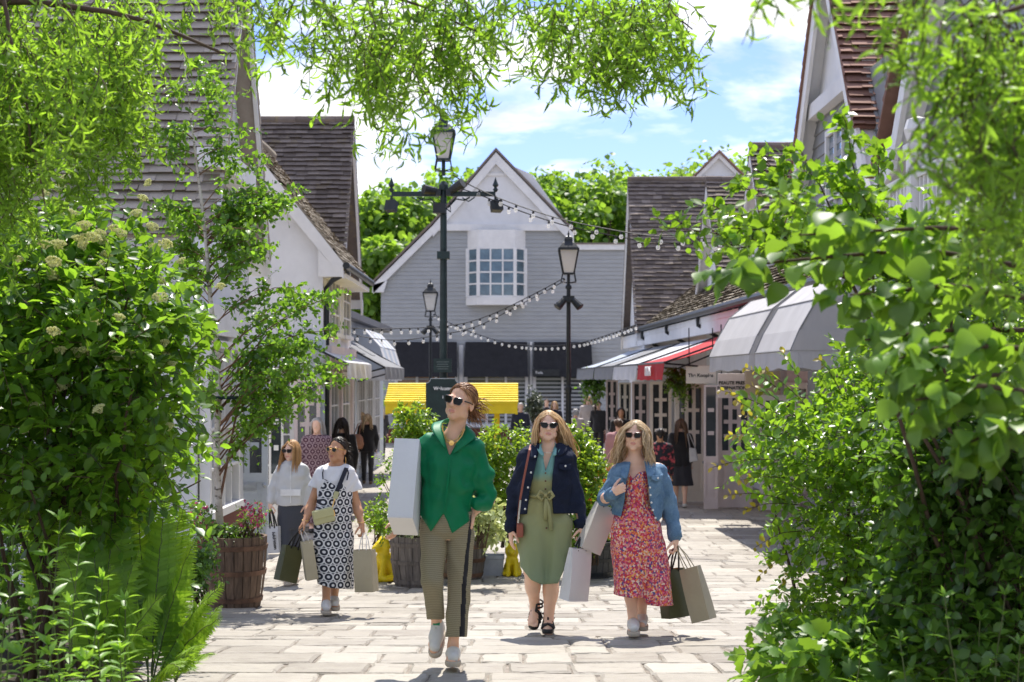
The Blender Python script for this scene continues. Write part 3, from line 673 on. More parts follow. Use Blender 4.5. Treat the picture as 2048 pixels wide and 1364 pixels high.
# ---------- open door leaves ----------
def door(name, label, px0, px1, d, ytop, cols, rows, mat, glass_frac=.58, th=.05, letterbox=False, yaw=0, base=None, sign=None):
    x0, x1 = xc(px0, d), xc(px1, d); zt = zc(ytop, d); zb = gz(d) + (.03 if base is None else base)
    r = thing(name, label, 'door', ((x0 + x1) / 2, d, zb), 'open shop door leaves')
    fr = Fr((0, d, 0), XA, -YA); b = MB(); H = zt - zb; zs = zb + H * (1 - glass_frac); fw = (x1 - x0) * .14
    fbox(b, fr, x0, x0 + fw, zb, zt, -th, 0); fbox(b, fr, x1 - fw, x1, zb, zt, -th, 0); fbox(b, fr, x0 + fw, x1 - fw, zt - fw, zt, -th, -.001)
    fbox(b, fr, x0 + fw, x1 - fw, zs - .06, zs + .06, -th, -.001); fbox(b, fr, x0 + fw, x1 - fw, zb, zb + .2, -th, -.001)
    fbox(b, fr, x0 + fw, x1 - fw, zb + .2, zs - .06, -th + .012, -.018); fbox(b, fr, x0 + fw + .05, x1 - fw - .05, zb + .26, zs - .12, -.018, -.008)
    o = b.build('door_leaf', mat, r)
    g = MB(); fbox(g, fr, x0 + fw, x1 - fw, zs + .06, zt - fw, -.032, -.024); g.build('pane', M_glass, r)
    m = MB(); a0, a1, b0, b1 = x0 + fw, x1 - fw, zs + .06, zt - fw
    for i in range(1, cols): c = a0 + (a1 - a0) * i / cols; fbox(m, fr, c - .036, c + .036, b0, b1, -.023, -.006)
    for i in range(1, rows):
        c = b0 + (b1 - b0) * i / rows
        for j in range(cols): fbox(m, fr, a0 + (a1 - a0) * j / cols + .037, a0 + (a1 - a0) * (j + 1) / cols - .037, c - .036, c + .036, -.023, -.008)
    m.build('glazing_bar', mat, r)
    k = MB(); k.lathe([(.001, 0), (.022, .01), (.03, .03), (.018, .05), (.001, .055)], (0, 0, 0), 10)
    k.v = [(x1 - fw / 2 + v[0], d - v[2], zs - .1 + v[1]) for v in k.v]; k.build('handle', M_zinc, r)
    if letterbox:
        l = MB(); c = (x0 + x1) / 2; fbox(l, fr, c - .13, c + .13, zs - .16, zs - .06, .0, .012); fbox(l, fr, c - .1, c + .1, zs - .135, zs - .085, .013, .02); l.build('letterbox', M_zinc, r)
    return r
door('shop_door', 'white panelled door leaf with metal letter box beside the birch', 452, 535, 20.5, 712, 2, 4, M_bluegrey, .60, letterbox=True)
door('shop_door', 'narrow pale door leaf edge just right of the letter box door', 538, 566, 21.5, 735, 1, 4, M_white, .6)
door('shop_door', 'pinkish door leaf on the left beyond the birch leaves', 588, 640, 25.6, 757, 2, 4, M_pink, .62)
door('shop_door', 'cream glazed door leaf under the plain two word sign', 1350, 1411, 31, 768, 3, 3, M_cream, .62)
door('shop_door', 'narrow pink grey door leaf between the cream one and the widest one', 1408, 1436, 29.2, 770, 1, 3, M_pink, .6)
door('shop_door', 'wide pink grey door leaf with twelve panes beside the shrub', 1434, 1505, 29.6, 776, 3, 4, M_pink, .55)
door('shop_door', 'pale door leaf mostly covered by the right hand shrub', 1520, 1600, 29.0, 790, 3, 4, M_cream, .55)
for i, (a, b, d, yt, m, lab) in enumerate([(1212, 1236, 44, 760, M_pink, 'slim pinkish door leaf, farthest along the right shops'), (1238, 1262, 41, 765, M_cream, 'pale glazed door leaf second farthest on the right'), (1264, 1298, 38, 763, M_pink, 'pinkish glazed door leaf under the white awning'), (1300, 1343, 34.5, 763, M_cream, 'pale glazed door leaf under the red awning')]):
    door('shop_door', lab, a, b, d, yt, 2, 4, m, .62)
def board(name, label, px0, px1, py0, py1, d, mat, texts, tm=M_text_k):
    x0, x1, z1, z0 = xc(px0, d), xc(px1, d), zc(py0, d), zc(py1, d)
    r = thing(name, label, 'sign', ((x0 + x1) / 2, d, z0)); b = MB(); b.box(((x0 + x1) / 2, d, (z0 + z1) / 2), (x1 - x0, .05, z1 - z0)); b.build('board', mat, r, bevel=.006)
    for s, px, py, size, bold in texts: text_mesh('lettering', s, size, tm, r, face_cam(Vector((xc(px, d), d - .028, zc(py, d)))), .002, bold=bold)
    for x in (x0 + .06, x1 - .06): h = MB(); h.tube([(x, d, z1), (x, d + .05, 2.7)], .012, 6); h.build('hanger', M_black, r)
    return r
board('shop_sign', 'cream board reading The Kooples above a cream door leaf', 1372, 1432, 731, 767, 29.4, M_cream, [('The Kooples', 1401, 751, .09, .003)])
board('shop_sign', 'pinkish board with two lines of bold capitals beside the grey awnings', 1436, 1489, 747, 796, 27.4, M_pink, [('BEAUTE PRES', 1463, 766, .078, .003), ('INTERNATION', 1463, 776, .078, .003)])
board('shop_sign', 'blank pale brown panel right of the bold capitals sign', 1490, 1560, 741, 790, 27.9, pm('tan_panel', (.42, .34, .24), .5, .05), [])
# ================= STREET FURNITURE =================
def lantern(root, x, d, zb, w, mat):
    """four-sided tapering lantern standing on zb; w top width. frame, glass, cap"""
    hb, h = w * .55, w * 1.25
    f = MB(); c = [(-1, -1), (1, -1), (1, 1), (-1, 1)]
    B = [Vector((x + i * hb / 2, d + j * hb / 2, zb)) for i, j in c]; T = [Vector((x + i * w / 2, d + j * w / 2, zb + h)) for i, j in c]
    for i in range(4):
        f.beam(B[i], T[i], .022, .022); f.beam(B[i], B[(i + 1) % 4], .03, .03); f.beam(T[i], T[(i + 1) % 4], .035, .035)
    f.tube([(x, d, zb - .25), (x, d, zb)], .03, 8)
    for i, j in c: f.tube([(x, d, zb - .18), (x + i * hb * .7, d + j * hb * .7, zb - .16), (x + i * hb * .55, d + j * hb * .55, zb + .01)], .011, 5)
    f.build('lantern_frame', mat, root)
    g = MB(); e = .012; B2 = [b.lerp(Vector((x, d, b.z)), .08) for b in B]; T2 = [t.lerp(Vector((x, d, t.z)), .08) for t in T]; g.hexa(B2 + T2); g.build('lantern_glass', M_lantern, root)
    k = MB(); k.lathe([(w * .74, h), (w * .70, h + .03), (w * .42, h + w * .34), (w * .30, h + w * .42), (w * .30, h + w * .56), (w * .2, h + w * .66), (.02, h + w * .72), (.03, h + w * .82), (.012, h + w * .9), (.001, h + w * 1.06)], (x, d, zb), 4, rot=PI / 4)
    k.build('lantern_cap', mat, root)
def lamp(label, px, d, ytop, w, clamp_z, mat):
    x = xc(px, d); g = gz(d); zt = zc(ytop, d); zb = zt - w * 2.31
    r = thing('street_lamp', label, 'street lamp', (x, d, g), 'street lamps')
    p = MB(); p.lathe([(.13, g), (.13, g + .25), (.10, g + .32), (.10, g + .9), (.065, g + 1.0), (.05, g + 2.2), (.062, g + 2.22), (.062, g + 2.3), (.045, g + 2.34), (.04, zb - .3), (.06, zb - .29), (.06, zb - .24), (.03, zb - .2)], (x, d, 0), 12)
    p.build('post', mat, r, smooth=False); lantern(r, x, d, zb, w, mat)
    for s in (-1, 1):
        q = MB(); cz = zb - .55; q.box((x + s * .06, d - .05, cz + .06), (.1, .1, .12)); q.tube([(x + s * .08, d - .08, cz + .05), (x + s * .22, d - .14, cz - .1)], [.06, .085], 10); q.tube([(x + s * .221, d - .141, cz - .101), (x + s * .225, d - .143, cz - .106)], .07, 10); q.build('spotlight', mat, r)
    q = MB(); q.lathe([(.05, -.06), (.09, -.05), (.09, .05), (.05, .06)], (x, d, zb - .5), 10); q.build('clamp', mat, r)
lamp('black lamp post with frosted lantern and two spotlights, right of the bay window', 1137, 30, 458, .37, 0, M_black)
lamp('smallest black lamp post, standing farther off left of the bay window', 861, 46, 556, .42, 0, M_black)
def near_post():
    d = 25; x = xc(887, d); g = gz(d); zb = zc(320, d); Z = lambda y: zc(y, d); X = lambda p: xc(p, d)
    r = thing('lamp_post', 'tall dark green lamp post with cross arm behind the woman in green', 'street lamp', (x, d, g), 'street lamps')
    p = MB(); p.lathe([(.15, g), (.15, g + .3), (.068, g + .4), (.060, g + 3.4), (.05, zb - .5), (.075, zb - .48), (.075, zb - .40), (.035, zb - .34)], (x, d, 0), 14); p.box((x, d, Z(511)), (.2, .2, .12)); p.build('post', M_green_iron, r)
    lantern(r, x, d, zb, .35, M_green_iron)
    a = MB(); zA = Z(388)
    for s in (-1, 1):
        e = X(887 + s * 104); a.beam((x + s * .06, d, zA), (e, d, zA), .05, .075)
        a.tube([(x + s * .07, d, zA - .22), (x + s * .2, d, zA - .08), (x + s * .34, d, zA - .1), (x + s * .42, d, zA - .05)], .013, 6); a.tube([(x + s * .3, d, zA - .06), (x + s * .4, d, zA - .12), (x + s * .5, d, zA - .05)], .011, 6)
        a.lathe([(.02, 0), (.045, .04), (.02, .07), (.05, .11), (.03, .16), (.001, .24)], (e, d, zA + .03), 8); a.tube([(e, d, zA - .03), (e, d, zA - .1)], .02, 8)
    a.build('cross_arm', M_green_iron, r)
    for s, e in ((-1, X(783)), (1, X(993))):
        f = MB(); R_ = Euler((math.radians(-20), 0, math.radians(25 * s))).to_matrix(); f.box((e, d - .05, zA - .2), (.17, .13, .17), R_); f.box((e, d - .12, zA - .2), (.19, .02, .15), R_); f.tube([(e, d, zA - .08), (e, d - .02, zA - .14)], .03, 6); f.build('floodlight', M_black, r)
    for s in (-1, 1):
        f = MB(); f.tube([(x + s * .1, d - .04, zA + .04), (x + s * .31, d - .16, zA + .16 - .1 * (s < 0))], [.055, .08], 10); f.box((x + s * .08, d - .05, zA + .02), (.08, .1, .1)); f.build('spotlight', M_black, r)
    b = MB(); b.box((x - .06, d - .12, Z(418)), (.2, .12, .16)); b.tube([(x - .06, d - .12, Z(408)), (x + .12, d - .12, zA - .3), (x + .1, d - .05, zA - .12)], .012, 5); b.build('junction_box', M_black, r)
    s = MB(); s.box((X(886), d - .13, Z(731)), (.29, .025, .22)); o = s.build('notice_plate', M_green_iron, r)
    m = MB()
    for k in range(4): m.box((X(886), d - .1445, Z(724 + 4.6 * k)), (.2 - .03 * (k % 2), .002, .012))
    m.build('faded_line', pm('faded_grey', (.12, .15, .15), .6), o)
    # the welcome board with scooped corners
    b2 = thing('welcome_board', 'dark green notice board with scooped corners reading Welcome', 'sign', (X(887), d - .2, g))
    xl, xr, zt, zbm, q = X(853), X(921), Z(757), g + .25, .075; pts = [(xl, zbm), (xr, zbm), (xr, zt - q)]
    pts += [(xr - q + q * math.sin(t) * 1 - 0 * 1, zt - q + q - q * math.cos(t) * 1 + 0) if 0 else (xr - q * (1 - math.cos(PI / 2 + t)) - q * 0, zt) for t in ()]
    for k in range(6):
        t = PI / 2 * k / 5; pts.append((xr - q * math.sin(t), zt - q * math.cos(t)))
    for k in range(6):
        t = PI / 2 * (1 - k / 5); pts.append((xl + q * math.sin(t), zt - q * math.cos(t)))
    poly = [Vector((a_, d - .2, b_)) for a_, b_ in pts]
    mb = MB(); mb.prism(poly, YA * .05); mb.build('board', M_green_iron, b2)
    e = MB()
    for i in range(2, len(poly) - 1): e.beam(poly[i] - YA * .004, poly[i + 1] - YA * .004, .012, .012, up=(0, 1, 0))
    e.build('border', M_zinc, b2)
    text_mesh('lettering', 'Welcome', .075, M_text_w, b2, face_cam(Vector((X(887), d - .203, Z(777)))), .002, bold=.002)
    text_mesh('lettering', 'i', .07, M_text_w, b2, face_cam(Vector((X(887), d - .203, Z(794)))), .002, bold=.002)
    l = MB()
    for a_ in (xl + .1, xr - .1): l.box((a_, d - .17, (g + zbm) / 2 + .1), (.06, .05, zbm - g + .2))
    l.build('leg', M_green_iron, b2)
near_post()
# ---------- string lights ----------
M_cable = pm('black_cable', (.015, .015, .015), .6, .1)
M_bulb = None
def bulbmat():
    m, t, bs, out = nt('clear_bulb_glass'); bs.inputs['Base Color'].default_value = (.93, .93, .9, 1); bs.inputs['Roughness'].default_value = .06
    tr = N(t, 'ShaderNodeBsdfTransparent'); fr = N(t, 'ShaderNodeLayerWeight'); fr.inputs[0].default_value = .35
    g = N(t, 'ShaderNodeBsdfTranslucent'); g.inputs[0].default_value = (.95, .94, .9, 1)
    m1 = N(t, 'ShaderNodeMixShader'); m1.inputs[0].default_value = .5; t.links.new(bs.outputs[0], m1.inputs[1]); t.links.new(g.outputs[0], m1.inputs[2])
    m2 = N(t, 'ShaderNodeMixShader'); t.links.new(math_(t, 'MULTIPLY_ADD', fr.outputs['Facing'], .75, .3), m2.inputs[0]); t.links.new(tr.outputs[0], m2.inputs[1]); t.links.new(m1.outputs[0], m2.inputs[2]); t.links.new(m2.outputs[0], out.inputs[0])
    return m
M_bulb = bulbmat()
_bm = MB(); _bm.lathe([(.001, -.115), (.024, -.108), (.037, -.085), (.039, -.07), (.03, -.045), (.017, -.026)], (0, 0, 0), 10)
_sk = MB(); _sk.lathe([(.02, -.035), (.022, 0), (.012, .02)], (0, 0, 0), 8)
_first = {}
def string(label, pts, sp, size=1.0, off=0):
    """pts: (px,py,d) along the cable; spacing in metres"""
    W = [P(*p) for p in pts]; r = thing('string_lights', label, 'string lights', W[0], 'festoon lights over the street')
    # Catmull-Rom
    C = []
    for i in range(len(W) - 1):
        a, b, c, e = W[max(i - 1, 0)], W[i], W[i + 1], W[min(i + 2, len(W) - 1)]
        for k in range(12):
            t = k / 12; C.append(.5 * ((2 * b) + (c - a) * t + (2 * a - 5 * b + 4 * c - e) * t * t + (3 * b - a - 3 * c + e) * t ** 3))
    C.append(W[-1]); m = MB(); m.tube(C, .009 * size, 5); m.build('cable', M_cable, r)
    acc = off; last = None; n = 0
    for p, q in zip(C[:-1], C[1:]):
        L = (q - p).length; s = 0
        while acc < L and n < 60:
            c = p.lerp(q, acc / L); acc += sp * random.uniform(.8, 1.2); n += 1
            if 'b' not in _first:
                b = _bm.build('bulb', M_bulb, None, smooth=True); sk = _sk.build('socket', M_cable, None, smooth=True); _first['b'], _first['s'] = b.data, sk.data
                bpy.data.objects.remove(b); bpy.data.objects.remove(sk)
            ang = Euler((random.uniform(-.25, .25), random.uniform(-.3, .3), 0))
            inv = wm(r).inverted()
            b = bpy.data.objects.new('bulb', _first['b']); link(b, r); b.matrix_parent_inverse = inv; b.location = c - ZA * .02; b.rotation_euler = ang; b.scale = (size * .85,) * 3
            sk = bpy.data.objects.new('socket', _first['s']); link(sk, b)
        acc -= L
string('upper strand of clear bulbs running from the tall lamp post to the right', [(905, 350, 25), (950, 375, 25), (1020, 405, 24.7), (1110, 435, 24.3), (1200, 455, 24), (1290, 470, 23.6), (1380, 476, 23.2), (1470, 478, 22.6)], .36, 1.0, .5)
string('lower strand of clear bulbs running from the tall lamp post to the right', [(905, 372, 25.3), (960, 390, 25), (1035, 420, 24.7), (1120, 448, 24.3), (1210, 468, 24), (1300, 483, 23.6), (1390, 486, 23.2), (1470, 484, 22.6)], .38, 1.0, .75)
string('strand of bulbs dipping left from the right hand lamp post', [(1128, 556, 30), (1060, 592, 30.3), (985, 628, 30.6), (920, 648, 31), (850, 655, 31.3), (760, 658, 31.6), (690, 656, 31.5)], .2, .95)
string('second strand of bulbs dipping left, hanging below the first', [(1122, 566, 30.2), (1050, 604, 30.5), (960, 650, 30.9), (890, 668, 31.2), (800, 680, 31.5), (730, 674, 31.8), (682, 660, 31.5)], .28, .95, .2)
string('long low strand of bulbs sagging from the far lamp post to the right shops', [(868, 628, 46), (905, 648, 45), (960, 670, 44), (1020, 686, 43), (1090, 692, 41.5), (1160, 685, 40), (1220, 668, 38), (1275, 648, 36)], .27, 1.05)
# ---------- yellow roofed flower stall ----------
def stall():
    d = 27; X = lambda p: xc(p, d); Z = lambda y: zc(y, d); g = gz(d)
    r = thing('flower_stall', 'bright yellow painted flower stall with a ridged little roof', 'stall', (X(907), d, g))
    rf = MB(); x0, x1 = X(778), X(1036); zr, ze = Z(766), Z(803); dep = .95
    for s in (-1, 1):
        k = 9
        for i in range(k):
            a, b = i / k, (i + 1) / k
            rf.hexa([(x0, d + s * dep * a, zr - (zr - ze) * a - .02), (x1, d + s * dep * a, zr - (zr - ze) * a - .02), (x1, d + s * (dep * b + .02), zr - (zr - ze) * b - .03), (x0, d + s * (dep * b + .02), zr - (zr - ze) * b - .03),
                     (x0, d + s * dep * a, zr - (zr - ze) * a), (x1, d + s * dep * a, zr - (zr - ze) * a), (x1, d + s * (dep * b + .02), zr - (zr - ze) * b + .02), (x0, d + s * (dep * b + .02), zr - (zr - ze) * b + .02)])
    rf.build('roof', M_yellow, r)
    f = MB(); f.box(((x0 + x1) / 2, d - dep + .02, Z(815)), (x1 - x0 - .02, .04, .17)); f.box(((x0 + x1) / 2, d + dep - .02, Z(815)), (x1 - x0 - .02, .04, .17))
    for x in (x0 + .03, x1 - .03): f.box((x, d, Z(815)), (.04, 1.8, .2)); f.prism([(x - .02, d - .9, ze - .02), (x - .02, d + .9, ze - .02), (x - .02, d, zr - .05)], XA * .04)
    f.build('fascia', M_yellow, r)
    for px in (822, 994):
        for y in (d - .6, d + .6):
            p = MB(); p.box((X(px), y, (g + Z(812)) / 2), (.085, .085, Z(812) - g)); p.build('post', M_yellow, r)
    c = MB(); c.box(((X(822) + X(994)) / 2, d, g + .75), (X(994) - X(822) - .1, 1.1, .06)); c.box(((X(822) + X(994)) / 2, d, g + .35), (X(994) - X(822) - .2, 1.0, .05)); c.build('shelf', M_wood_grey, r)
stall()
def orange_crate():
    d = 20.2; r = thing('orange_trug', 'orange painted slatted crate seen through the leafy planter', 'crate', (xc(1185, d), d, gz(d) + .55))
    m = pm('orange_paint', (.75, .20, .01), .5, .1); b = MB(); x = xc(1185, d); z = gz(d)
    for k in range(4): b.box((x, d - .2, z + .7 + .16 * k), (.46, .02, .12)); b.box((x, d + .2, z + .7 + .16 * k), (.46, .02, .12))
    for s in (-1, 1):
        for k in range(4): b.box((x + s * .22, d, z + .7 + .16 * k), (.02, .38, .12))
        b.box((x + s * .2, d - .175, z + .9), (.04, .03, .7)); b.box((x + s * .2, d + .175, z + .9), (.04, .03, .7))
    b.build('slat', m, r); l = MB()
    for s in (-1, 1):
        for q in (-1, 1): l.box((x + s * .19, d + q * .14, z + .3), (.05, .05, .6))
    l.build('leg', m, r)
orange_crate()
# ---------- barrels and pots ----------
def barrel(name, label, px, d, r0, r1, h, wood, band=M_hoop, hoops=(.12, .5, .85), group='planters on the paving', cat='planter'):
    x = xc(px, d); g = gz(d); r = thing(name, label, cat, (x, d, g), group)
    n = 22; b = MB()
    for i in range(n):
        t0, t1 = 2 * PI * i / n + .012, 2 * PI * (i + 1) / n - .012; jj = random.uniform(-.003, .003); vs = []
        for f in (0, .25, .5, .75, 1):
            rr = r0 + (r1 - r0) * (f ** .8) + .012 * math.sin(PI * f) + jj
            for t in (t0, t1): vs.append((x + rr * math.cos(t), d + rr * math.sin(t), g + h * f))
        for t in (t0, t1): vs.append((x + (r1 - .03) * math.cos(t), d + (r1 - .03) * math.sin(t), g + h))
        for t in (t0, t1): vs.append((x + (r1 - .04) * math.cos(t), d + (r1 - .04) * math.sin(t), g + h - .1))
        b.add(vs, [(2 * k, 2 * k + 1, 2 * k + 3, 2 * k + 2) for k in range(6)])
    b.lathe([(r0 - .015, 0), (r1 - .022, h - .06)], (x, d, g), 22)
    b.build('staves', wood, r)
    hb = MB()
    for f in hoops:
        rr = r0 + (r1 - r0) * (f ** .8) + .012 * math.sin(PI * f) + .006; sl = (r1 - r0) * .04 / h
        hb.lathe([(rr - sl - .006, h * f - .022), (rr - sl + .002, h * f - .022), (rr + sl + .002, h * f + .022), (rr + sl - .006, h * f + .022)], (x, d, g), 28)
    hb.build('hoop', band, r)
    s = MB(); s.lathe([(r1 - .045, h - .07), (.001, h - .03)], (x, d, g), 16); s.build('soil', M_soil, r)
    return r
barrel('barrel_planter', 'brown half barrel holding the birch and pink flowers', 470, 14.6, .235, .30, .66, M_wood_br)
barrel('barrel_planter', 'grey weathered half barrel behind the woman in green', 836, 17.3, .25, .31, .56, M_wood_grey, M_wood_grey)
barrel('barrel_planter', 'dark tub under the leafy bush right of the tie-waist dress', 1185, 18.4, .24, .28, .42, pm('dark_tub_wood', (.07, .07, .068), .8, .2), M_black)
barrel('barrel_planter', 'grey tub at the far left of the leafy row', 925, 18.2, .22, .27, .45, M_wood_grey, M_hoop)
def pot(name, label, px, d, r0, r1, h, mat, square=False):
    x = xc(px, d); g = gz(d); r = thing(name, label, 'pot', (x, d, g), 'planters on the paving')
    b = MB(); n = 4 if square else 20; b.lathe([(r0, 0), (r1 * .97, h * .82), (r1, h * .84), (r1 * 1.02, h), (r1 * .9, h), (r1 * .85, h * .86), (.001, h * .86)], (x, d, g), n, rot=PI / 4)
    b.build('body', mat, r, smooth=not square); s = MB(); s.lathe([(r1 * .88, h * .88), (.001, h * .93)], (x, d, g), n, rot=PI / 4); s.build('soil', M_soil, r)
pot('plant_pot', 'small grey pot between the monochrome dress and the white bag', 757, 18.5, .12, .16, .24, M_pot)
pot('plant_pot', 'square galvanised tub left of the tie-waist dress', 985, 18.6, .17, .2, .24, M_zinc, True)
# ================= VEGETATION =================
def nrmz(a):
    a = np.asarray(a, float); return a / np.maximum(np.linalg.norm(a, axis=-1, keepdims=True), 1e-9)
def strip(half, bend=0., fold=.25, curl=0.):
    """leaf template: half = list of half widths along the length; 3 verts across"""
    n = len(half); vs = []; ang = 0; x = z = y = 0.; st = 1 / (n - 1)
    for i, h in enumerate(half):
        vs += [(x, y - h, z + h * fold), (x, y, z), (x, y + h, z + h * fold)]
        ang += bend / n; x += st * math.cos(ang) * math.cos(curl * i / n); z -= st * math.sin(ang); y += st * math.sin(curl * i / n)
    f = []
    for i in range(n - 1):
        for j in (0, 1): f.append((3 * i + j, 3 * i + j + 1, 3 * i + 4 + j, 3 * i + 3 + j))
    return np.array(vs), np.array(f)
T_OV = [strip([.02, .30, .27, .01], b, .25) for b in (.2, .7, -.1)]
T_BIRCH = [strip([.02, .36, .26, .01], b, .2) for b in (.2, .6)]
T_LANCE = [strip([.02, .13, .15, .10, .005], b, .3) for b in (.3, .8, 1.2)]
T_WIL = [strip([.03, .085, .085, .055, .004], b, .3, c) for b in (.6, 1.6, 2.6, -1.4) for c in (-1.6, .3, 1.7)]
T_BIG = [strip([.03, .24, .36, .40, .395, .36, .31, .22, .10, .005], b, .22) for b in (.5, 1.0, 1.5)]
T_LOBE = [strip([.05, .36, .22, .40, .24, .30, .12, .01], b, .2) for b in (.4, .9)]
T_PIN = [strip([.09, .10, .07, .005], b, .15) for b in (.2, .6)]
T_FLAT = [strip([.1, .42, .38, .05], b, .25) for b in (.1, .8)]
class Leaves:
    def __init__(s): s.V = []; s.Fc = []; s.A = []; s.n = 0
    def add(s, pos, d, nr, size, tm, rnd=None):
        pos = np.asarray(pos, float)
        if len(pos) == 0: return
        d = nrmz(d); nr = np.asarray(nr, float); nr = nrmz(nr - d * np.sum(nr * d, 1, keepdims=True)); sd = np.cross(nr, d)
        size = np.broadcast_to(np.asarray(size, float), (len(pos),)); rnd = RNG.random(len(pos)) if rnd is None else np.asarray(rnd)
        which = RNG.integers(0, len(tm), len(pos))
        for k, (tv, tf) in enumerate(tm):
            q = np.where(which == k)[0]
            if not len(q): continue
            v = pos[q, None, :] + size[q, None, None] * (tv[None, :, 0:1] * d[q, None, :] + tv[None, :, 1:2] * sd[q, None, :] + tv[None, :, 2:3] * nr[q, None, :])
            s.V.append(v.reshape(-1, 3)); s.Fc.append((tf[None] + (np.arange(len(q)) * len(tv))[:, None, None] + s.n).reshape(-1, 4))
            s.A.append(np.repeat(rnd[q], len(tv))); s.n += len(q) * len(tv)
    def build(s, name, mat, parent, smooth=True):
        return npmesh(name, np.concatenate(s.V), np.concatenate(s.Fc), 4, mat, parent, smooth, np.concatenate(s.A))
class Tubes:
    """many thin tubes, batched"""
    def __init__(s): s.V = []; s.Fc = []; s.n = 0
    def add(s, pts, r0, r1, n=4):
        pts = np.asarray(pts, float); k = len(pts); t = np.gradient(pts, axis=0); t = nrmz(t)
        ref = np.where(np.abs(t[:, 2:3]) < .9, np.array([[0, 0, 1.]]), np.array([[1., 0, 0]])); x = nrmz(np.cross(t, ref)); y = np.cross(t, x)
        th = np.arange(n) * 2 * PI / n; r = np.linspace(r0, r1, k)[:, None, None]
        v = pts[:, None, :] + r * (np.cos(th)[None, :, None] * x[:, None, :] + np.sin(th)[None, :, None] * y[:, None, :])
        i = np.arange(k - 1)[:, None] * n; j = np.arange(n)[None]; j2 = (j + 1) % n
        s.V.append(v.reshape(-1, 3)); s.Fc.append(np.stack([i + j, i + j2, i + n + j2, i + n + j], -1).reshape(-1, 4) + s.n); s.n += k * n
    def build(s, name, mat, parent):
        return npmesh(name, np.concatenate(s.V), np.concatenate(s.Fc), 4, mat, parent, True)
def rv(n=None): return RNG.normal(size=3) if n is None else RNG.normal(size=(n, 3))
def curve(p, q, sag=0., wob=.05, n=8):
    p = np.asarray(p, float); q = np.asarray(q, float); L = np.linalg.norm(q - p); t = np.linspace(0, 1, n)[:, None]
    w = np.cumsum(rv(n), 0) * wob * L / n * .8; w -= t * w[-1]; w[0] = 0
    return p + (q - p) * t + w * np.sin(PI * t) ** .5 + np.array([[0, 0, 1.]]) * sag * L * np.sin(PI * t)
def E(px, py, d, rx, ry, rd, w=1.):
    s = F / d; return (xc(px, d), d, zc(py, d), rx / s, rd, ry / s, w)
def in_ell(E_, n, shell=.5):
    w = np.array([e[6] * e[3] * e[5] for e in E_]); k = RNG.choice(len(E_), n, p=w / w.sum()); e = np.array([q[:6] for q in E_])[k]
    u = nrmz(rv(n)); r = RNG.random(n) ** shell * (1 + .12 * RNG.normal(size=n))
    return e[:, :3] + u * r[:, None] * e[:, 3:], u
def sprays(lv, tb, P0, U, length, per, size, tm, up=.35, out=.6, droop=.5, jit=.5, flat=1.2, szv=.25, rnd_tip=0., tubew=.003):
    """a twig with alternate leaves at each point P0 heading along U"""
    n = len(P0); D = nrmz(np.asarray(U) * out + np.array([0, 0, up]) + rv(n) * jit); L = length * RNG.uniform(.6, 1.3, n)
    t = np.linspace(.1, 1, per)[None, :, None]
    side = nrmz(np.cross(D, rv(n)))
    path = P0[:, None, :] + D[:, None, :] * L[:, None, None] * t - np.array([0, 0, 1.]) * (droop * L[:, None, None] * t ** 2 * .6)
    if tb is not None:
        for i in range(n):
            if per < 5 or i % 1 == 0: tb.add(np.vstack([P0[i], path[i, per // 2], path[i, -1]]), tubew, tubew * .4, 3)
    sg = np.where(np.arange(per) % 2 == 0, 1., -1.)[None, :, None]
    ld = D[:, None, :] * .55 + side[:, None, :] * sg * .9 + rv(n * per).reshape(n, per, 3) * .35 - np.array([0, 0, .35 * droop])
    nr = np.array([0, 0, flat]) + rv(n * per).reshape(n, per, 3) * .55
    sz = size * (1 - .35 * (t[:, :, 0] - .1)) * RNG.uniform(1 - szv, 1 + szv, (n, per))
    rn = np.clip(RNG.random((n, per)) * .8 + rnd_tip * t[:, :, 0] + RNG.normal(size=(n, 1)) * .12, 0, 1)
    lv.add(path.reshape(-1, 3), ld.reshape(-1, 3), nr.reshape(-1, 3), sz.ravel(), tm, rn.ravel())
    return path[:, -1]
M_bark = attrmat('grey_brown_bark', [(.2, (.06, .045, .032)), (.8, (.15, .12, .09))], .9, .6, 25)
M_twig = pm('brown_twig', (.085, .055, .032), .85, .2, 9)
M_gtwig = pm('green_stem', (.10, .13, .04), .7, .2, 9)
L_wil = leafmat('willow_leaf', (.06, .125, .018), (.14, .22, .035), (.31, .49, .055), .54, .42)
L_vib = leafmat('dogwood_leaf', (.03, .085, .014), (.095, .185, .026), (.28, .47, .045), .46, .38)
L_birch = leafmat('birch_leaf', (.028, .085, .014), (.10, .20, .03), (.26, .45, .05), .46, .35)
L_haz = leafmat('hazel_leaf', (.055, .125, .025), (.11, .20, .035), (.27, .43, .05), .46, .42, .5)
L_mid = leafmat('small_shrub_leaf', (.035, .095, .015), (.11, .20, .028), (.30, .48, .04), .46, .32, .6)
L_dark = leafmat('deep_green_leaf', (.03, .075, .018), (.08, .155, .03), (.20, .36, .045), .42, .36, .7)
L_fern = leafmat('fern_frond', (.07, .15, .02), (.17, .28, .04), (.33, .53, .05), .48, .5)
L_herb = leafmat('herb_leaf', (.05, .12, .022), (.13, .24, .045), (.30, .48, .06), .42, .4)
L_bush = leafmat('planter_bush_leaf', (.055, .13, .018), (.15, .26, .035), (.38, .56, .05), .48, .32, .6)
L_tree = leafmat('woodland_leaf', (.04, .095, .02), (.15, .25, .045), (.30, .46, .06), .45, .5)
L_tip = leafmat('reddish_young_leaf', (.13, .13, .02), (.28, .13, .04), (.5, .42, .06), .5, .4)
L_var = leafmat('variegated_leaf', (.22, .30, .16), (.62, .64, .46), (.5, .6, .3), .4, .5)
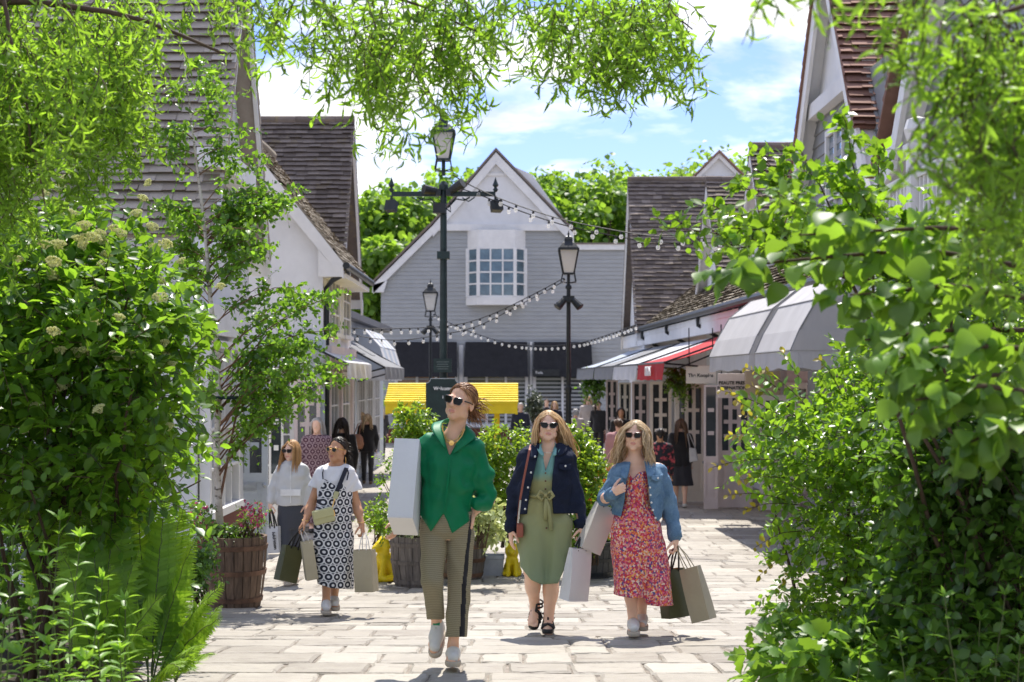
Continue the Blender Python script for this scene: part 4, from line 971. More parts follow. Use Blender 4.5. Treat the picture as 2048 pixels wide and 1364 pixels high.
M_flow = pm('cream_flower', (.80, .80, .46), .8, .06, 40, trans=.5)
M_pinkf = pm('pink_petal', (.58, .10, .22), .7, .3, 30, trans=.35)
M_birchbark = None
def birchbark():
    m, t, bs, out = nt('birch_bark'); v = coord(t, 'Object', (9, 9, 26)); n1 = noise(t, v, 1.1, 5, .7, .4); n2 = noise(t, coord(t, 'Object'), 9, 5)
    c = mixc(t, ramp(t, n1, [(.56, 0), (.64, 1)]), ramp(t, n2, [(.3, (.42, .36, .29)), (.7, (.68, .62, .54))]), (.07, .05, .035)); t.links.new(c, bs.inputs[0]); bs.inputs['Roughness'].default_value = .75
    bumpn(t, bs, n1, .4, .01); return m
M_birchbark = birchbark()
A3 = lambda v: np.array([v.x, v.y, v.z])
PP = lambda px, py, d: np.array([xc(px, d), d, zc(py, d)])
# ---------- woodland beyond ----------
def tree(name, label, px, d, ytop, rw, group, leafm=None, n=5200, lsz=.34, crown_h=None, seed=0):
    x = xc(px, d); g = gz(d); zt = zc(ytop, d); r = thing(name, label, 'tree', (x, d, g), group)
    H = zt - g; ch = crown_h or H * .72; cz = zt - ch / 2
    tb = Tubes(); lv = Leaves(); top = np.array([x, d, zt - ch * .25])
    trunk = MB(); trunk.tube([(x, d, g - .1), (x + .05, d, g + H * .2), (x - .08, d + .05, g + H * .45), (x + .05, d, zt - ch * .3)], [.26, .2, .16, .06], 8, a=.5); trunk.build('trunk', M_bark, r, attr=True, smooth=True)
    blobs = []
    for i in range(20):
        u = nrmz(rv()); f = RNG.uniform(.55, .92); c = np.array([x, d, cz]) + u * np.array([rw, rw, ch / 2]) * f; rr = RNG.uniform(.30, .48) * rw
        blobs.append((c[0], c[1], c[2], rr, rr, rr * RNG.uniform(.7, 1), 1.))
        tb.add(curve((x, d, g + H * RNG.uniform(.25, .55)), c, .08, .2, 6), .07, .02, 5)
    tb.build('limb', M_twig, r)
    p, u = in_ell(blobs, n, .28); lv.add(p, u * .6 + rv(n) * .6 + np.array([0, 0, -.25]), np.array([0, 0, .8]) + u * .7 + rv(n) * .5, lsz * RNG.uniform(.6, 1.3, n), T_FLAT)
    lv.build('crown', leafm or L_tree, r); return r
for i, (px, d, yt, rw, lab) in enumerate([
    (735, 72, 345, 2.6, 'bright green tree filling the gap left of the grey gable'), (800, 84, 348, 3.2, 'woodland tree behind the tall lamp post cross arm'), (770, 66, 470, 2.2, 'low dark tree low in the gap beside the gabled building'),
    (1035, 74, 335, 3.2, 'woodland tree filling the notch beside the right slope of the white gable'), (1120, 78, 336, 3.6, 'broad woodland tree over the flat parapet'), (1255, 80, 316, 3.8, 'broad woodland tree left of the broad dark roof'), (1345, 80, 300, 4.4, 'broad woodland tree above the middle of the broad dark roof'), (860, 78, 350, 3.4, 'broad woodland tree just left of the tall lamp post'), (1440, 90, 300, 4.6, 'woodland tree far behind the distant white gable'),
    (915, 82, 335, 3.4, 'woodland tree left of the white gable peak'), (1075, 80, 332, 3.3, 'woodland tree just right of the white gable peak'), (1160, 86, 335, 3.6, 'rounded woodland tree above the upper bulb strands'),
    (1215, 76, 350, 3.0, 'woodland tree beside the broad dark roof'), (1300, 84, 302, 4.2, 'woodland tree peeping over the broad dark roof ridge'), (1385, 88, 306, 4.2, 'woodland tree left of the distant white gable'), (1505, 84, 318, 3.8, 'woodland tree right of the distant white gable'), (690, 80, 380, 3.2, 'woodland tree mostly behind the second left roof')]):
    tree('woodland_tree', lab, px, d, yt, rw, 'trees beyond the roofs', None, 5600, .33)
# ---------- birch in its barrel ----------
def birch():
    d = 14.6; r = thing('birch_tree', 'slender young birch with pale peeling trunk growing from the brown barrel', 'tree', A3(P(440, 1068, d)))
    T = [PP(x, y, d + o) for x, y, o in ((441, 1072, 0), (437, 1000, 0), (433, 900, .02), (438, 790, .03), (432, 690, .02), (420, 590, 0), (412, 480, -.02), (400, 380, 0), (385, 260, 0), (372, 150, .02), (366, 95, .03))]
    m = MB(); m.tube(T, [.038, .034, .031, .028, .024, .02, .017, .013, .010, .007, .003], 10); m.build('trunk', M_birchbark, r, smooth=True)
    tb = Tubes(); lv = Leaves()
    T = np.array(T); seg = np.linspace(0, 1, len(T))
    at = lambda f: np.array([np.interp(f, seg, T[:, k]) for k in range(3)])
    R = [(95, 400), (150, 440), (250, 478), (330, 520), (395, 605), (430, 560), (460, 525), (530, 545), (570, 610), (605, 715), (650, 700), (700, 640), (760, 690), (800, 640), (830, 560)]; Lf = [(95, 340), (200, 318), (330, 300), (450, 330), (600, 350), (830, 400)]
    for i in range(86):
        py = RNG.uniform(110, 830) if i < 50 else RNG.uniform(380, 800); rt = RNG.random() < .68
        ext = np.interp(py, [a for a, b in R], [b for a, b in R]) if rt else np.interp(py, [a for a, b in Lf], [b for a, b in Lf])
        tx = np.interp(py, (95, 380, 590, 830), (366, 400, 420, 438)); px = tx + (ext - tx) * RNG.uniform(.55, 1.0)
        tip = PP(px, py, d + RNG.normal() * .38); f = np.clip(np.interp(py + abs(px - tx) * RNG.uniform(.3, .8), (95, 1068), (1, 0)), .12, .97)
        b = at(f); c = curve(b, tip, .10, .10, 9); tb.add(c, .010 * (1 - f * .6), .002, 5)
        n = int(6 + np.linalg.norm(tip - b) * 16); k = np.linspace(.22, 1, n); q = np.stack([np.interp(k, np.linspace(0, 1, 9), c[:, a]) for a in range(3)], 1)
        dd = nrmz(tip - b)[None] * .6 + rv(n) * .6
        sprays(lv, tb, q, dd, .17, 6, .066, T_BIRCH, .1, .7, .7, .45, .5, tubew=.0018)
        sprays(lv, tb, tip[None], (tip - b)[None], .22, 9, .055, T_BIRCH, 0, 1, .5, .2, .5, tubew=.0018)
    # the second stem leaning to the right
    c = curve(PP(440, 1000, d), PP(520, 680, d + .1), .06, .06, 10); tb.add(c, .014, .006, 6)
    tb.build('branch', pm('reddish_birch_twig', (.17, .085, .045), .7, .2), r); lv.build('crown', L_birch, r)
    b = thing('feeding_tray', 'dark green flat tray fixed across the birch trunk', 'tray', P(446, 800, d)); mb = MB(); c = P(446, 797, d - .05); mb.box(c, (.26, .16, .012))
    for s in (-1, 1): mb.box(c + V3(s * .124, 0, .012), (.012, .16, .02)); mb.box(c + V3(0, s * .074, .012), (.236, .012, .02))
    mb.build('tray', M_green_iron, b); mb = MB(); mb.tube([c + V3(-.09, 0, -.008), c + V3(-.02, .04, -.13)], .008, 6); mb.build('brace', M_green_iron, b)
birch()
# ---------- willows ----------
def willow_strand(lv, tb, a, L, step=.045, leaf=.07, dens=1.0, curl=.8):
    n = max(3, int(L / step)); p = np.array(a, float); D = np.array([0, 0, -1.]) + rv() * .35; pts = [p.copy()]
    ph = RNG.uniform(0, 6.3, 2); fr = RNG.uniform(2.5, 5.5)
    for i in range(n):
        s = i * step
        w = np.array([math.cos(ph[0] + fr * s * 3), math.sin(ph[1] + fr * s * 2.4), 0]) * curl
        D = nrmz(D * .6 + np.array([0, 0, -.5]) + w * .55 + rv() * .22); p = p + D * step; pts.append(p.copy())
    pts = np.array(pts); tb.add(pts, .0028, .001, 3)
    m = int(n * 2.5 * dens); k = RNG.uniform(.05, 1, m) * n; q = np.stack([np.interp(k, np.arange(n + 1), pts[:, j]) for j in range(3)], 1)
    lv.add(q, np.array([0, 0, -.45]) + rv(m) * .75, rv(m), leaf * RNG.uniform(.55, 1.15, m), T_WIL)
def willow(name, label, trunk, limbs, regions, leaf, matl, lab_side):
    r = thing(name, label, 'tree', trunk[0]); m = MB(); m.tube(trunk, np.linspace(.22, .12, len(trunk)), 10, a=.5); m.build('trunk', M_bark, r, attr=True, smooth=True)
    tb = Tubes(); lv = Leaves()
    for l in limbs: tb.add(curve(l[0], l[1], l[2], .12, 14), l[3], l[4], 7)
    for (x0, x1, yt0, yt1, yb0, yb1, d, dd, cnt, dn) in regions:
        k = max(1, int(cnt * .68) // 5)
        for c in range(k):
            fx = RNG.random(); cx = x0 + (x1 - x0) * fx; yb = yb0 + (yb1 - yb0) * fx; dc = d + RNG.normal() * dd; cv = RNG.uniform(.5, 1.06)
            for j in range(5):
                px = cx + RNG.normal() * 13 * 6.5 / d; yt = RNG.uniform(yt0, yt1); ybt = yb * 1.1 * cv - abs(RNG.normal()) * .2 * (yb - yt0)
                if ybt - yt < 20: yt = ybt - 60
                dq = dc + RNG.normal() * .08; willow_strand(lv, tb, PP(px, yt, dq), (ybt - yt) / F * dq * 1.12, .04, leaf, dn)
    tb.build('limb', M_twig, r); lv.build('crown', matl, r); return r
wd = 6.6
willow('willow_tree', 'curly leaved willow hanging over the path from the upper left', [(-3.5, 6.9, 0), (-3.45, 6.9, 1.5), (-3.3, 6.8, 2.8), (-3.1, 6.7, 3.9)],
    [((-3.1, 6.7, 3.8), (1.0, 6.6, 3.62), .10, .05, .012), ((-3.1, 6.7, 3.6), (-.3, 6.2, 3.45), .10, .035, .008), ((-3.2, 6.8, 3.2), (-1.2, 6.5, 3.1), .12, .03, .006), ((-1.4, 6.65, 4.0), (.5, 6.7, 3.22), .1, .018, .004), ((-.6, 6.6, 3.85), (.75, 6.5, 3.2), .08, .014, .003), ((-.9, 6.4, 3.38), (-.1, 6.4, 3.15), .05, .010, .003), ((-2.2, 6.6, 3.6), (-1.9, 6.4, 2.4), .05, .012, .003)],
    [(515, 640, -60, 60, 190, 250, wd, .2, 42, .9), (600, 760, -60, 140, 260, 330, wd, .2, 85, 1), (740, 880, -40, 200, 325, 360, wd, .2, 85, 1), (860, 930, -60, 40, 215, 200, wd, .2, 34, 1), (925, 1010, -60, 160, 300, 265, wd, .2, 50, 1), (1010, 1080, -60, 40, 150, 160, wd, .2, 28, .9), (845, 875, 150, 260, 395, 380, wd, .05, 9, .9),
     (1060, 1130, -60, 120, 190, 280, wd, .15, 26, .9), (1110, 1260, -60, 150, 300, 250, wd, .2, 85, 1.1), (1230, 1360, -60, 120, 240, 275, wd, .2, 95, 1.1), (1270, 1350, -20, 60, 150, 130, wd, .2, 40, 1),
     (-60, 120, -60, 260, 520, 480, 6.9, .4, 200, 1.2), (100, 250, -60, 220, 470, 400, 6.9, .4, 170, 1.2), (220, 335, -60, 160, 420, 230, 6.9, .3, 70, 1), (330, 500, -60, 30, 100, 80, 6.9, .3, 34, .9), (-40, 150, 300, 420, 620, 560, 6.8, .2, 40, .8), (420, 520, -60, 100, 60, 330, 6.7, .2, 16, .7)], .078, L_wil, 0)
willow('willow_tree', 'out of focus willow sprays close by at the upper right corner', [(2.7, 4.0, 0), (2.65, 4.0, 1.4), (2.4, 3.95, 2.6), (2.2, 3.9, 3.1)],
    [((2.2, 3.9, 3.0), (.75, 3.7, 2.78), .1, .025, .006), ((2.3, 3.9, 2.8), (1.1, 3.8, 2.6), .08, .02, .005), ((2.4, 3.9, 2.5), (1.25, 3.8, 2.2), .1, .015, .004)],
    [(1500, 1600, -80, 0, 150, 170, 3.7, .1, 14, .8), (1590, 1700, -80, 0, 90, 50, 3.7, .1, 14, .8), (1700, 1800, -80, 0, 60, 80, 3.7, .1, 14, .8), (1850, 1960, -80, 120, 220, 300, 3.8, .15, 56, .95), (1930, 2060, -60, 260, 560, 640, 3.9, .15, 95, 1), (1890, 1960, 150, 330, 420, 520, 3.95, .1, 34, .9), (2040, 2160, -60, 400, 600, 640, 3.8, .15, 34, 1)], .068, L_wil, 1)
# ---------- left flowering dogwood ----------
def stems(tb, base, tgt, r0, r1, spread=.3, n=10):
    for q in tgt:
        b = np.array(base) + np.array([RNG.normal() * spread, RNG.normal() * spread * .6, 0]); b[2] = gz(b[1]) + .03
        tb.add(curve(b, q, .05, .12, n), r0, r1, 5)
def dogwood():
    d = 8.2; r = thing('flowering_shrub', 'tall leafy shrub with flat cream flower heads filling the left side', 'shrub', (xc(160, d), d, gz(d)))
    EL = [E(90, 620, 8.4, 230, 165, .8), E(245, 640, 8.2, 140, 110, .7), E(315, 750, 8.1, 65, 120, .5, 1.2), E(90, 830, 8.3, 220, 220, .8), E(265, 880, 8.1, 85, 110, .5, 1.1), E(190, 960, 8.3, 150, 110, .6), E(-120, 760, 8.4, 140, 260, .8, .6), E(30, 500, 8.6, 150, 90, .6), E(190, 500, 8.5, 90, 70, .4)]
    lv = Leaves(); tb = Tubes(); p, u = in_ell(EL, 1500, .35); sprays(lv, tb, p, u, .22, 8, .088, T_OV, .35, .7, .6, .45, 1.3)
    q, _ = in_ell(EL, 22, .3); stems(tb, (xc(60, d), d + .3, 0), q, .016, .005, .12)
    tb.build('stem', M_twig, r); lv.build('foliage', L_vib, r)
    # flower heads: domed corymbs on the upper, lit side
    q, uu = in_ell(EL, 900, .12); ok = (uu[:, 2] > .25) & (uu[:, 1] < .35); q = q[ok] + uu[ok] * .19; px = q[:, 0] / q[:, 1] * F + CX; q = q[(px > 20) & (px < 470)]; q = q[np.argsort(-q[:, 2] + .5 * q[:, 1])][:190]; q = q[RNG.permutation(len(q))[:95]]
    def head():
        f = MB()
        for k in range(80):
            a, rr = RNG.uniform(0, 6.3), .045 * math.sqrt(RNG.random()); z = .03 - rr * rr * 9 + RNG.uniform(-.004, .004); x, y = rr * math.cos(a), rr * math.sin(a)
            f.lathe([(.001, -.005), (.0065, 0), (.001, .006)], (x, y, z), 5)
            if k % 3 == 0: f.tube([(x * .2, y * .2, -.02), (x, y, z)], .0012, 3)
        return f.build('flower_head', M_flow, None)
    hs = [head() for _ in range(3)]; inv = wm(r).inverted()
    for i, c in enumerate(q):
        h = hs[i % 3]
        if i < 3: o = h; o.parent = r
        else: o = h.copy(); link(o, r)
        o.matrix_parent_inverse = inv; o.location = c + np.array([0, -.04, .05]); o.rotation_euler = (RNG.normal() * .35 + .25, RNG.normal() * .35, RNG.uniform(0, 6)); o.scale = (RNG.uniform(.55, .95),) * 3
dogwood()
# ---------- ferns ----------
def fern(label, px, py, d, tips, L_=None):
    base = np.array([xc(px, d), d, gz(d) + .12]); r = thing('fern', label, 'fern', base, 'ferns at the foot of the shrub')
    for tx, ty, td in tips:
        tip = PP(tx, ty, d + td); mid = base * .45 + tip * .55 + np.array([0, 0, .22 * np.linalg.norm(tip - base)]); t = np.linspace(0, 1, 22)[:, None]
        c = (1 - t) ** 2 * base + 2 * t * (1 - t) * mid + t * t * tip + rv(22) * .003; lv = Leaves(); tb = Tubes(); tb.add(c, .005, .0015, 4)
        T = nrmz(np.gradient(c, axis=0)); n = 36; k = np.linspace(.14, .99, n) * 21; q = np.stack([np.interp(k, np.arange(22), c[:, j]) for j in range(3)], 1); tt = np.stack([np.interp(k, np.arange(22), T[:, j]) for j in range(3)], 1)
        L = np.linalg.norm(np.diff(c, axis=0), axis=1).sum(); sd = nrmz(np.cross(tt, np.array([0, -.6, 1.]) + rv() * .25)); up = nrmz(np.cross(sd, tt)); f = np.linspace(0, 1, n)
        ln = L * .20 * np.minimum(1, .35 + f * 3) * (1 - f) ** .75 + .012
        for s in (-1, 1):
            pd = nrmz(sd * s + tt * .38 + up * -.12); lv.add(q, pd, up + rv(n) * .12, ln, T_PIN, np.clip(RNG.normal(.55, .2, n), 0, 1))
            for w in (.35, .68):       # toothed edges: small pinnules along each pinna
                for e in (-1, 1):
                    lv.add(q + pd * (ln * w)[:, None], pd * .45 + tt * e * .9, up + rv(n) * .1, ln * .22 * (1.1 - w * .6), T_PIN, np.clip(RNG.normal(.6, .2, n), 0, 1))
        o = lv.build('frond', L_fern, r); tb.build('stalk', M_gtwig, o)
fern('tall fern with fronds arching over the paving edge, lower left', 300, 1290, 7.9, [(330, 1000, .2), (392, 1080, 0), (425, 1190, -.2), (450, 1165, .1), (415, 1290, -.4), (370, 1010, .4), (270, 965, .5), (250, 1060, .4), (360, 1340, -.6), (445, 1235, -.1)])
fern('fern with upright fronds between the lance-leaved stems and the tallest fern', 205, 1280, 7.7, [(180, 1010, .3), (230, 960, .5), (130, 1010, .3), (280, 1100, 0), (220, 1130, -.2), (120, 1100, 0), (330, 1190, -.3), (300, 1250, -.5)])
fern('shaded fern standing behind at the dark foot of the flowering shrub', 120, 1200, 8.8, [(90, 930, 0), (150, 940, .1), (200, 930, .2), (60, 990, 0), (230, 1000, -.2)])
fern('small fern low on the paving edge, lower left', 350, 1330, 8.3, [(420, 1260, -.1), (445, 1210, .2), (385, 1200, .3), (330, 1230, .2), (430, 1310, -.3), (380, 1345, -.5)])
# ---------- lance-leaved herbs ----------
def herb(label, px, ytop, d, name='lance_herb', group='lance-leaved stems at the lower left', lsz=.12, matl=None, n=13, base_px=None, tm=None):
    b = np.array([xc(base_px if base_px else px + RNG.normal() * 25, d), d + RNG.normal() * .1, gz(d) + .1]); t = PP(px, ytop, d - .1); r = thing(name, label, 'plant', b, group); tb = Tubes(); lv = Leaves()
    c = curve(b, t, .02, .05, 10); tb.add(c, .006, .002, 5); tb.build('stalk', M_gtwig, r); L = np.linalg.norm(t - b)
    k = np.linspace(.15, 1, n); q = np.stack([np.interp(k, np.linspace(0, 1, 10), c[:, j]) for j in range(3)], 1)
    for i in range(n):
        for s in (0, 1):
            a = i * 1.57 + s * PI + RNG.normal() * .3; up = .25 + .8 * (i / n) ** 2
            lv.add(q[i][None], np.array([[math.cos(a), math.sin(a), up]]), np.array([[0, 0, 1.]]) + rv(1) * .2, lsz * (1.1 - .55 * (i / n) ** 2) * RNG.uniform(.8, 1.15), tm or T_LANCE, [min(1, .25 + .6 * i / n + RNG.random() * .25)])
    for s in range(5): lv.add(q[-1][None], rv(1) * .5 + np.array([[0, 0, .8]]), rv(1), lsz * .5, tm or T_LANCE, [.9])
    lv.build('foliage', matl or L_herb, r)
for px, yt, d, lab in [(28, 1070, 6.6, 'lance-leaved stem nearest the left edge, tall and pale'), (95, 1110, 6.5, 'lance-leaved stem with bright tip second from the left edge'), (160, 1075, 6.9, 'lance-leaved stem under the dark shrub hollow'), (205, 1160, 6.7, 'lance-leaved stem leaning toward the ferns'), (60, 1190, 6.2, 'mid height lance-leaved stem among taller ones'), (140, 1210, 6.3, 'lance-leaved stem with broad shining leaves'), (10, 1230, 6.0, 'lance-leaved stem cut by the left edge of the view'), (195, 1260, 6.4, 'short lance-leaved stem beside the fern fronds'), (95, 1290, 6.0, 'short lance-leaved stem at the bottom edge'), (250, 1200, 7.0, 'lance-leaved stem mixed into the fern fronds'), (40, 1310, 5.9, 'lowest lance-leaved stem in the left corner'), (170, 1320, 6.1, 'low lance-leaved stem at the bottom beneath the fern'), (120, 1040, 7.2, 'rear lance-leaved stem rising into the shade'), (240, 1300, 6.6, 'lance-leaved stem lowest beside the paving')]:
    herb(lab, px, yt, d)
# ---------- right: hazel with big soft leaves ----------
def hazel():
    r = thing('hazel_shrub', 'hazel with large crinkled sunlit leaves reaching in from the right', 'shrub', (2.0, 4.9, gz(5)))
    tb = Tubes(); lv = Leaves(); base = np.array([2.6, 5.0, 0.])
    B = [[(2080, 470, 4.9), (1880, 455, 4.8), (1740, 462, 4.75), (1600, 470, 4.7)], [(2080, 540, 5.0), (1860, 500, 4.95), (1700, 510, 4.9), (1540, 525, 4.85), (1420, 550, 4.8)], [(2080, 600, 4.7), (1900, 570, 4.6), (1800, 580, 4.6), (1700, 590, 4.6)],
         [(2090, 700, 4.5), (1930, 690, 4.4), (1850, 700, 4.4), (1790, 720, 4.4)], [(2090, 790, 4.5), (1960, 770, 4.4), (1890, 790, 4.3), (1830, 800, 4.3)], [(2090, 860, 4.4), (1990, 860, 4.3), (1930, 890, 4.3)], [(2090, 520, 5.2), (1950, 500, 5.2), (1800, 505, 5.1), (1680, 500, 5.1)], [(2080, 660, 5.2), (1900, 660, 5.1), (1800, 670, 5.1), (1730, 680, 5.0)], [(2080, 740, 5.2), (1900, 760, 5.1), (1780, 780, 5.1)]]
    for b in B:
        q = np.array([PP(*k) for k in b]); n = 24; t = np.linspace(0, 1, n); c = np.stack([np.interp(t, np.linspace(0, 1, len(q)), q[:, j]) for j in range(3)], 1); c[1:-1] = (c[:-2] + c[1:-1] * 2 + c[2:]) / 4
        tb.add(np.vstack([curve(base + rv() * .1 * np.array([1, 1, 0]), c[0], .1, .08, 6)[:-1], c]), .012, .003, 6)
        k = np.linspace(.12, 1, int(17 * len(b) / 4)); p = np.stack([np.interp(k, t, c[:, j]) for j in range(3)], 1); m = len(p); sg = np.where(np.arange(m) % 2, 1., -1.)
        for rep in (0, 1, 2, 3):
            ld = nrmz(c[-1] - c[0])[None] * .5 + np.stack([np.zeros(m), sg * .55, np.full(m, -.45)], 1) + rv(m) * .38
            lv.add(p + rv(m) * .03, ld, np.array([.05, -.25, .9]) + rv(m) * .5, (.050 + .058 * RNG.random(m) ** 1.3) * np.where(k > .85, .8, 1), T_BIG)
    tb.build('stem', M_twig, r)
    o = lv.build('foliage', L_haz, r)
hazel()
# twiggy shrub with finer leaves reaching up behind the hazel
def fine_shrub():
    d = 6.2; r = thing('twiggy_shrub', 'fine leaved shrub sending thin shoots up in front of the right roofs', 'shrub', (1.6, d, gz(d))); tb = Tubes(); lv = Leaves()
    S = [((1750, 620), (1690, 240)), ((1740, 600), (1600, 300)), ((1720, 600), (1520, 310)), ((1700, 560), (1420, 410)), ((1700, 560), (1330, 455)), ((1760, 640), (1760, 300)), ((1740, 560), (1480, 370)), ((1740, 560), (1560, 390)), ((1780, 560), (1650, 350)), ((1740, 560), (1440, 500)), ((1800, 640), (1720, 380)), ((1840, 640), (1800, 420)), ((1860, 660), (1870, 400)), ((1740, 560), (1500, 480)), ((1760, 600), (1600, 500)), ((1900, 700), (1920, 480)), ((1760, 560), (1700, 430)), ((1700, 560), (1610, 430)), ((1640, 520), (1440, 455)), ((1660, 500), (1540, 350))]
    for (a, b) in S:
        p, q = PP(*a, d + RNG.normal() * .2), PP(*b, d + RNG.normal() * .25); c = curve(p, q, .06, .1, 10); tb.add(c, .006, .002, 4); n = int(8 + np.linalg.norm(q - p) * 22); k = np.linspace(.25, 1, n); w = np.stack([np.interp(k, np.linspace(0, 1, 10), c[:, j]) for j in range(3)], 1)
        sprays(lv, tb, w, nrmz(q - p)[None] * .6 + rv(n) * .6, .10, 5, .06, T_OV, .15, .8, .4, .4, .9, tubew=.0016)
    stems(tb, (2.3, d + .4, 0), [PP(1750, 620, d), PP(1800, 640, d), PP(1720, 600, d), PP(1860, 660, d), PP(1700, 560, d)], .014, .006, .1)
    EL = [E(1840, 590, 6.4, 110, 90, .4), E(1950, 560, 6.6, 150, 140, .4), E(1820, 680, 6.3, 80, 70, .35), E(2040, 420, 6.6, 90, 120, .4, .6)]; p, u = in_ell(EL, 260, .4); sprays(lv, tb, p, u, .15, 7, .06, T_OV, .2, .7, .5, .5, 1)
    tb.build('stem', M_twig, r); lv.build('foliage', L_mid, r)
fine_shrub()
# right: big rounded small-leaved shrub over the path
def right_shrub():
    d = 7.7; r = thing('rounded_shrub', 'dense small leaved shrub with reddish shoot tips bulging over the right of the path', 'shrub', (2.0, d, gz(d)))
    EL = [E(1710, 880, 7.8, 180, 110, .6), E(1860, 800, 7.9, 200, 140, .7), E(1760, 1020, 7.7, 215, 150, .7), E(1950, 980, 7.9, 190, 220, .8), E(1700, 1170, 7.6, 150, 110, .55), E(1880, 1220, 7.8, 220, 160, .7), E(1660, 1290, 7.5, 110, 90, .4), E(1600, 900, 7.7, 105, 80, .4), E(2080, 760, 8.2, 140, 260, .7, .7), E(1800, 730, 7.7, 110, 60, .4, .8)]
    lv = Leaves(); tb = Tubes(); p, u = in_ell(EL, 2500, .33); sprays(lv, tb, p, u, .15, 9, .052, T_OV, .25, .7, .55, .5, 1.1, rnd_tip=.15, tubew=.002)
    q, _ = in_ell(EL, 24, .3); stems(tb, (1.95, d, 0), q, .014, .004, .22)
    tip = Leaves(); SH = [((1560, 830), (1440, 780)), ((1540, 850), (1470, 800)), ((1560, 880), (1460, 870)), ((1560, 920), (1425, 935)), ((1570, 1000), (1455, 990)), ((1560, 780), (1490, 735)), ((1600, 760), (1560, 700)), ((1680, 780), (1640, 720)), ((1600, 840), (1500, 770)), ((1600, 1010), (1490, 1020)), ((1610, 1060), (1510, 1095)), ((1620, 1080), (1520, 1150)), ((1640, 1100), (1560, 1170)), ((1590, 960), (1480, 960)), ((1620, 820), (1530, 740)), ((1600, 880), (1480, 830))]
    for a, b in SH:
        p0, p1 = PP(*a, d - .1), PP(*b, d - .2 + RNG.normal() * .12); c = curve(p0, p1, .05, .08, 8); tb.add(c, .003, .0012, 4); n = 15; k = np.linspace(.1, 1, n); w = np.stack([np.interp(k, np.linspace(0, 1, 8), c[:, j]) for j in range(3)], 1)
        sg = np.where(np.arange(n) % 2, 1., -1.); ld = nrmz(p1 - p0)[None] * .6 + np.stack([np.zeros(n), sg * .3, sg * .7], 1) + rv(n) * .25; i = n * 2 // 3
        lv.add(w[:i], ld[:i], np.array([0, -.5, .7]) + rv(i) * .4, .055 * RNG.uniform(.7, 1.1, i), T_OV); tip.add(w[i:], ld[i:], np.array([0, -.5, .7]) + rv(n - i) * .4, .042 * RNG.uniform(.6, 1, n - i), T_OV)
    tb.build('stem', M_twig, r); lv.build('foliage', L_mid, r); tip.build('young_foliage', L_tip, r)
right_shrub()
def lobed():
    d = 7.0; r = thing('vine_clump', 'broad lobed leaves spilling onto the paving at the lower right', 'plant', (xc(1600, d), d, gz(d)))
    lv = Leaves(); tb = Tubes(); EL = [E(1570, 1320, 7.0, 75, 60, .3), E(1700, 1330, 6.8, 130, 60, .3), E(1850, 1330, 6.6, 120, 60, .3)]; p, u = in_ell(EL, 150, .4); sprays(lv, tb, p, u, .16, 4, .12, T_LOBE, .25, .8, .7, .4, 1); tb.build('stem', M_gtwig, r); lv.build('foliage', L_herb, r)
lobed()
for px, yt, d, lab in [(1890, 1195, 6.0, 'nettle-like stem left of two at the lower right'), (2010, 1190, 6.0, 'nettle-like stem close to the right edge, tallest'), (1960, 1240, 6.2, 'shaded nettle-like stem between two taller ones'), (1800, 1280, 6.2, 'short shaded nettle-like stem right of the lobed leaves'), (2040, 1290, 5.8, 'low nettle-like stem in the right corner'), (1730, 1250, 6.4, 'slim plume-like stem among the lobed leaves')]:
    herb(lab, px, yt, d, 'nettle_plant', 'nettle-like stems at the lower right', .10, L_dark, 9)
# dense dark understorey that closes both sides behind the shrubs
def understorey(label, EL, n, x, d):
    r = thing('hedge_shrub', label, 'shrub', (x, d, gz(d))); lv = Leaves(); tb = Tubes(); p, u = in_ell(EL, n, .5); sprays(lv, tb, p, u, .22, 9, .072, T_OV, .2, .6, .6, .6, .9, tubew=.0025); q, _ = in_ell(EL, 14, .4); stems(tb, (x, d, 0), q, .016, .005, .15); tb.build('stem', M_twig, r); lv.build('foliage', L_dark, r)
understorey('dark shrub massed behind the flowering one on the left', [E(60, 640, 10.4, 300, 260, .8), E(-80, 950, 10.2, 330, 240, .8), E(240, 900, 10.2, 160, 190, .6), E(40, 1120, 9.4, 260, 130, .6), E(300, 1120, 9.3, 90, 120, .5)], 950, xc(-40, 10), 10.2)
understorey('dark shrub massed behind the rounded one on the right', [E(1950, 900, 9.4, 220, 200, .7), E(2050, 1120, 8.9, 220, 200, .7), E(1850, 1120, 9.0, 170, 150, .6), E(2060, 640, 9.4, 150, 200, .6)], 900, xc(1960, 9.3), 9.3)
understorey('shaded shrub at the right edge, standing in front of the rounded one', [E(1960, 900, 6.5, 110, 120, .3), E(1860, 960, 6.6, 80, 120, .25), E(1990, 1060, 6.5, 120, 190, .3), E(1900, 1180, 6.6, 130, 110, .3), E(2060, 900, 6.5, 70, 140, .3), E(1980, 1300, 6.3, 150, 90, .3), E(1800, 1260, 6.9, 90, 80, .25)], 860, xc(2080, 6.5), 6.5)
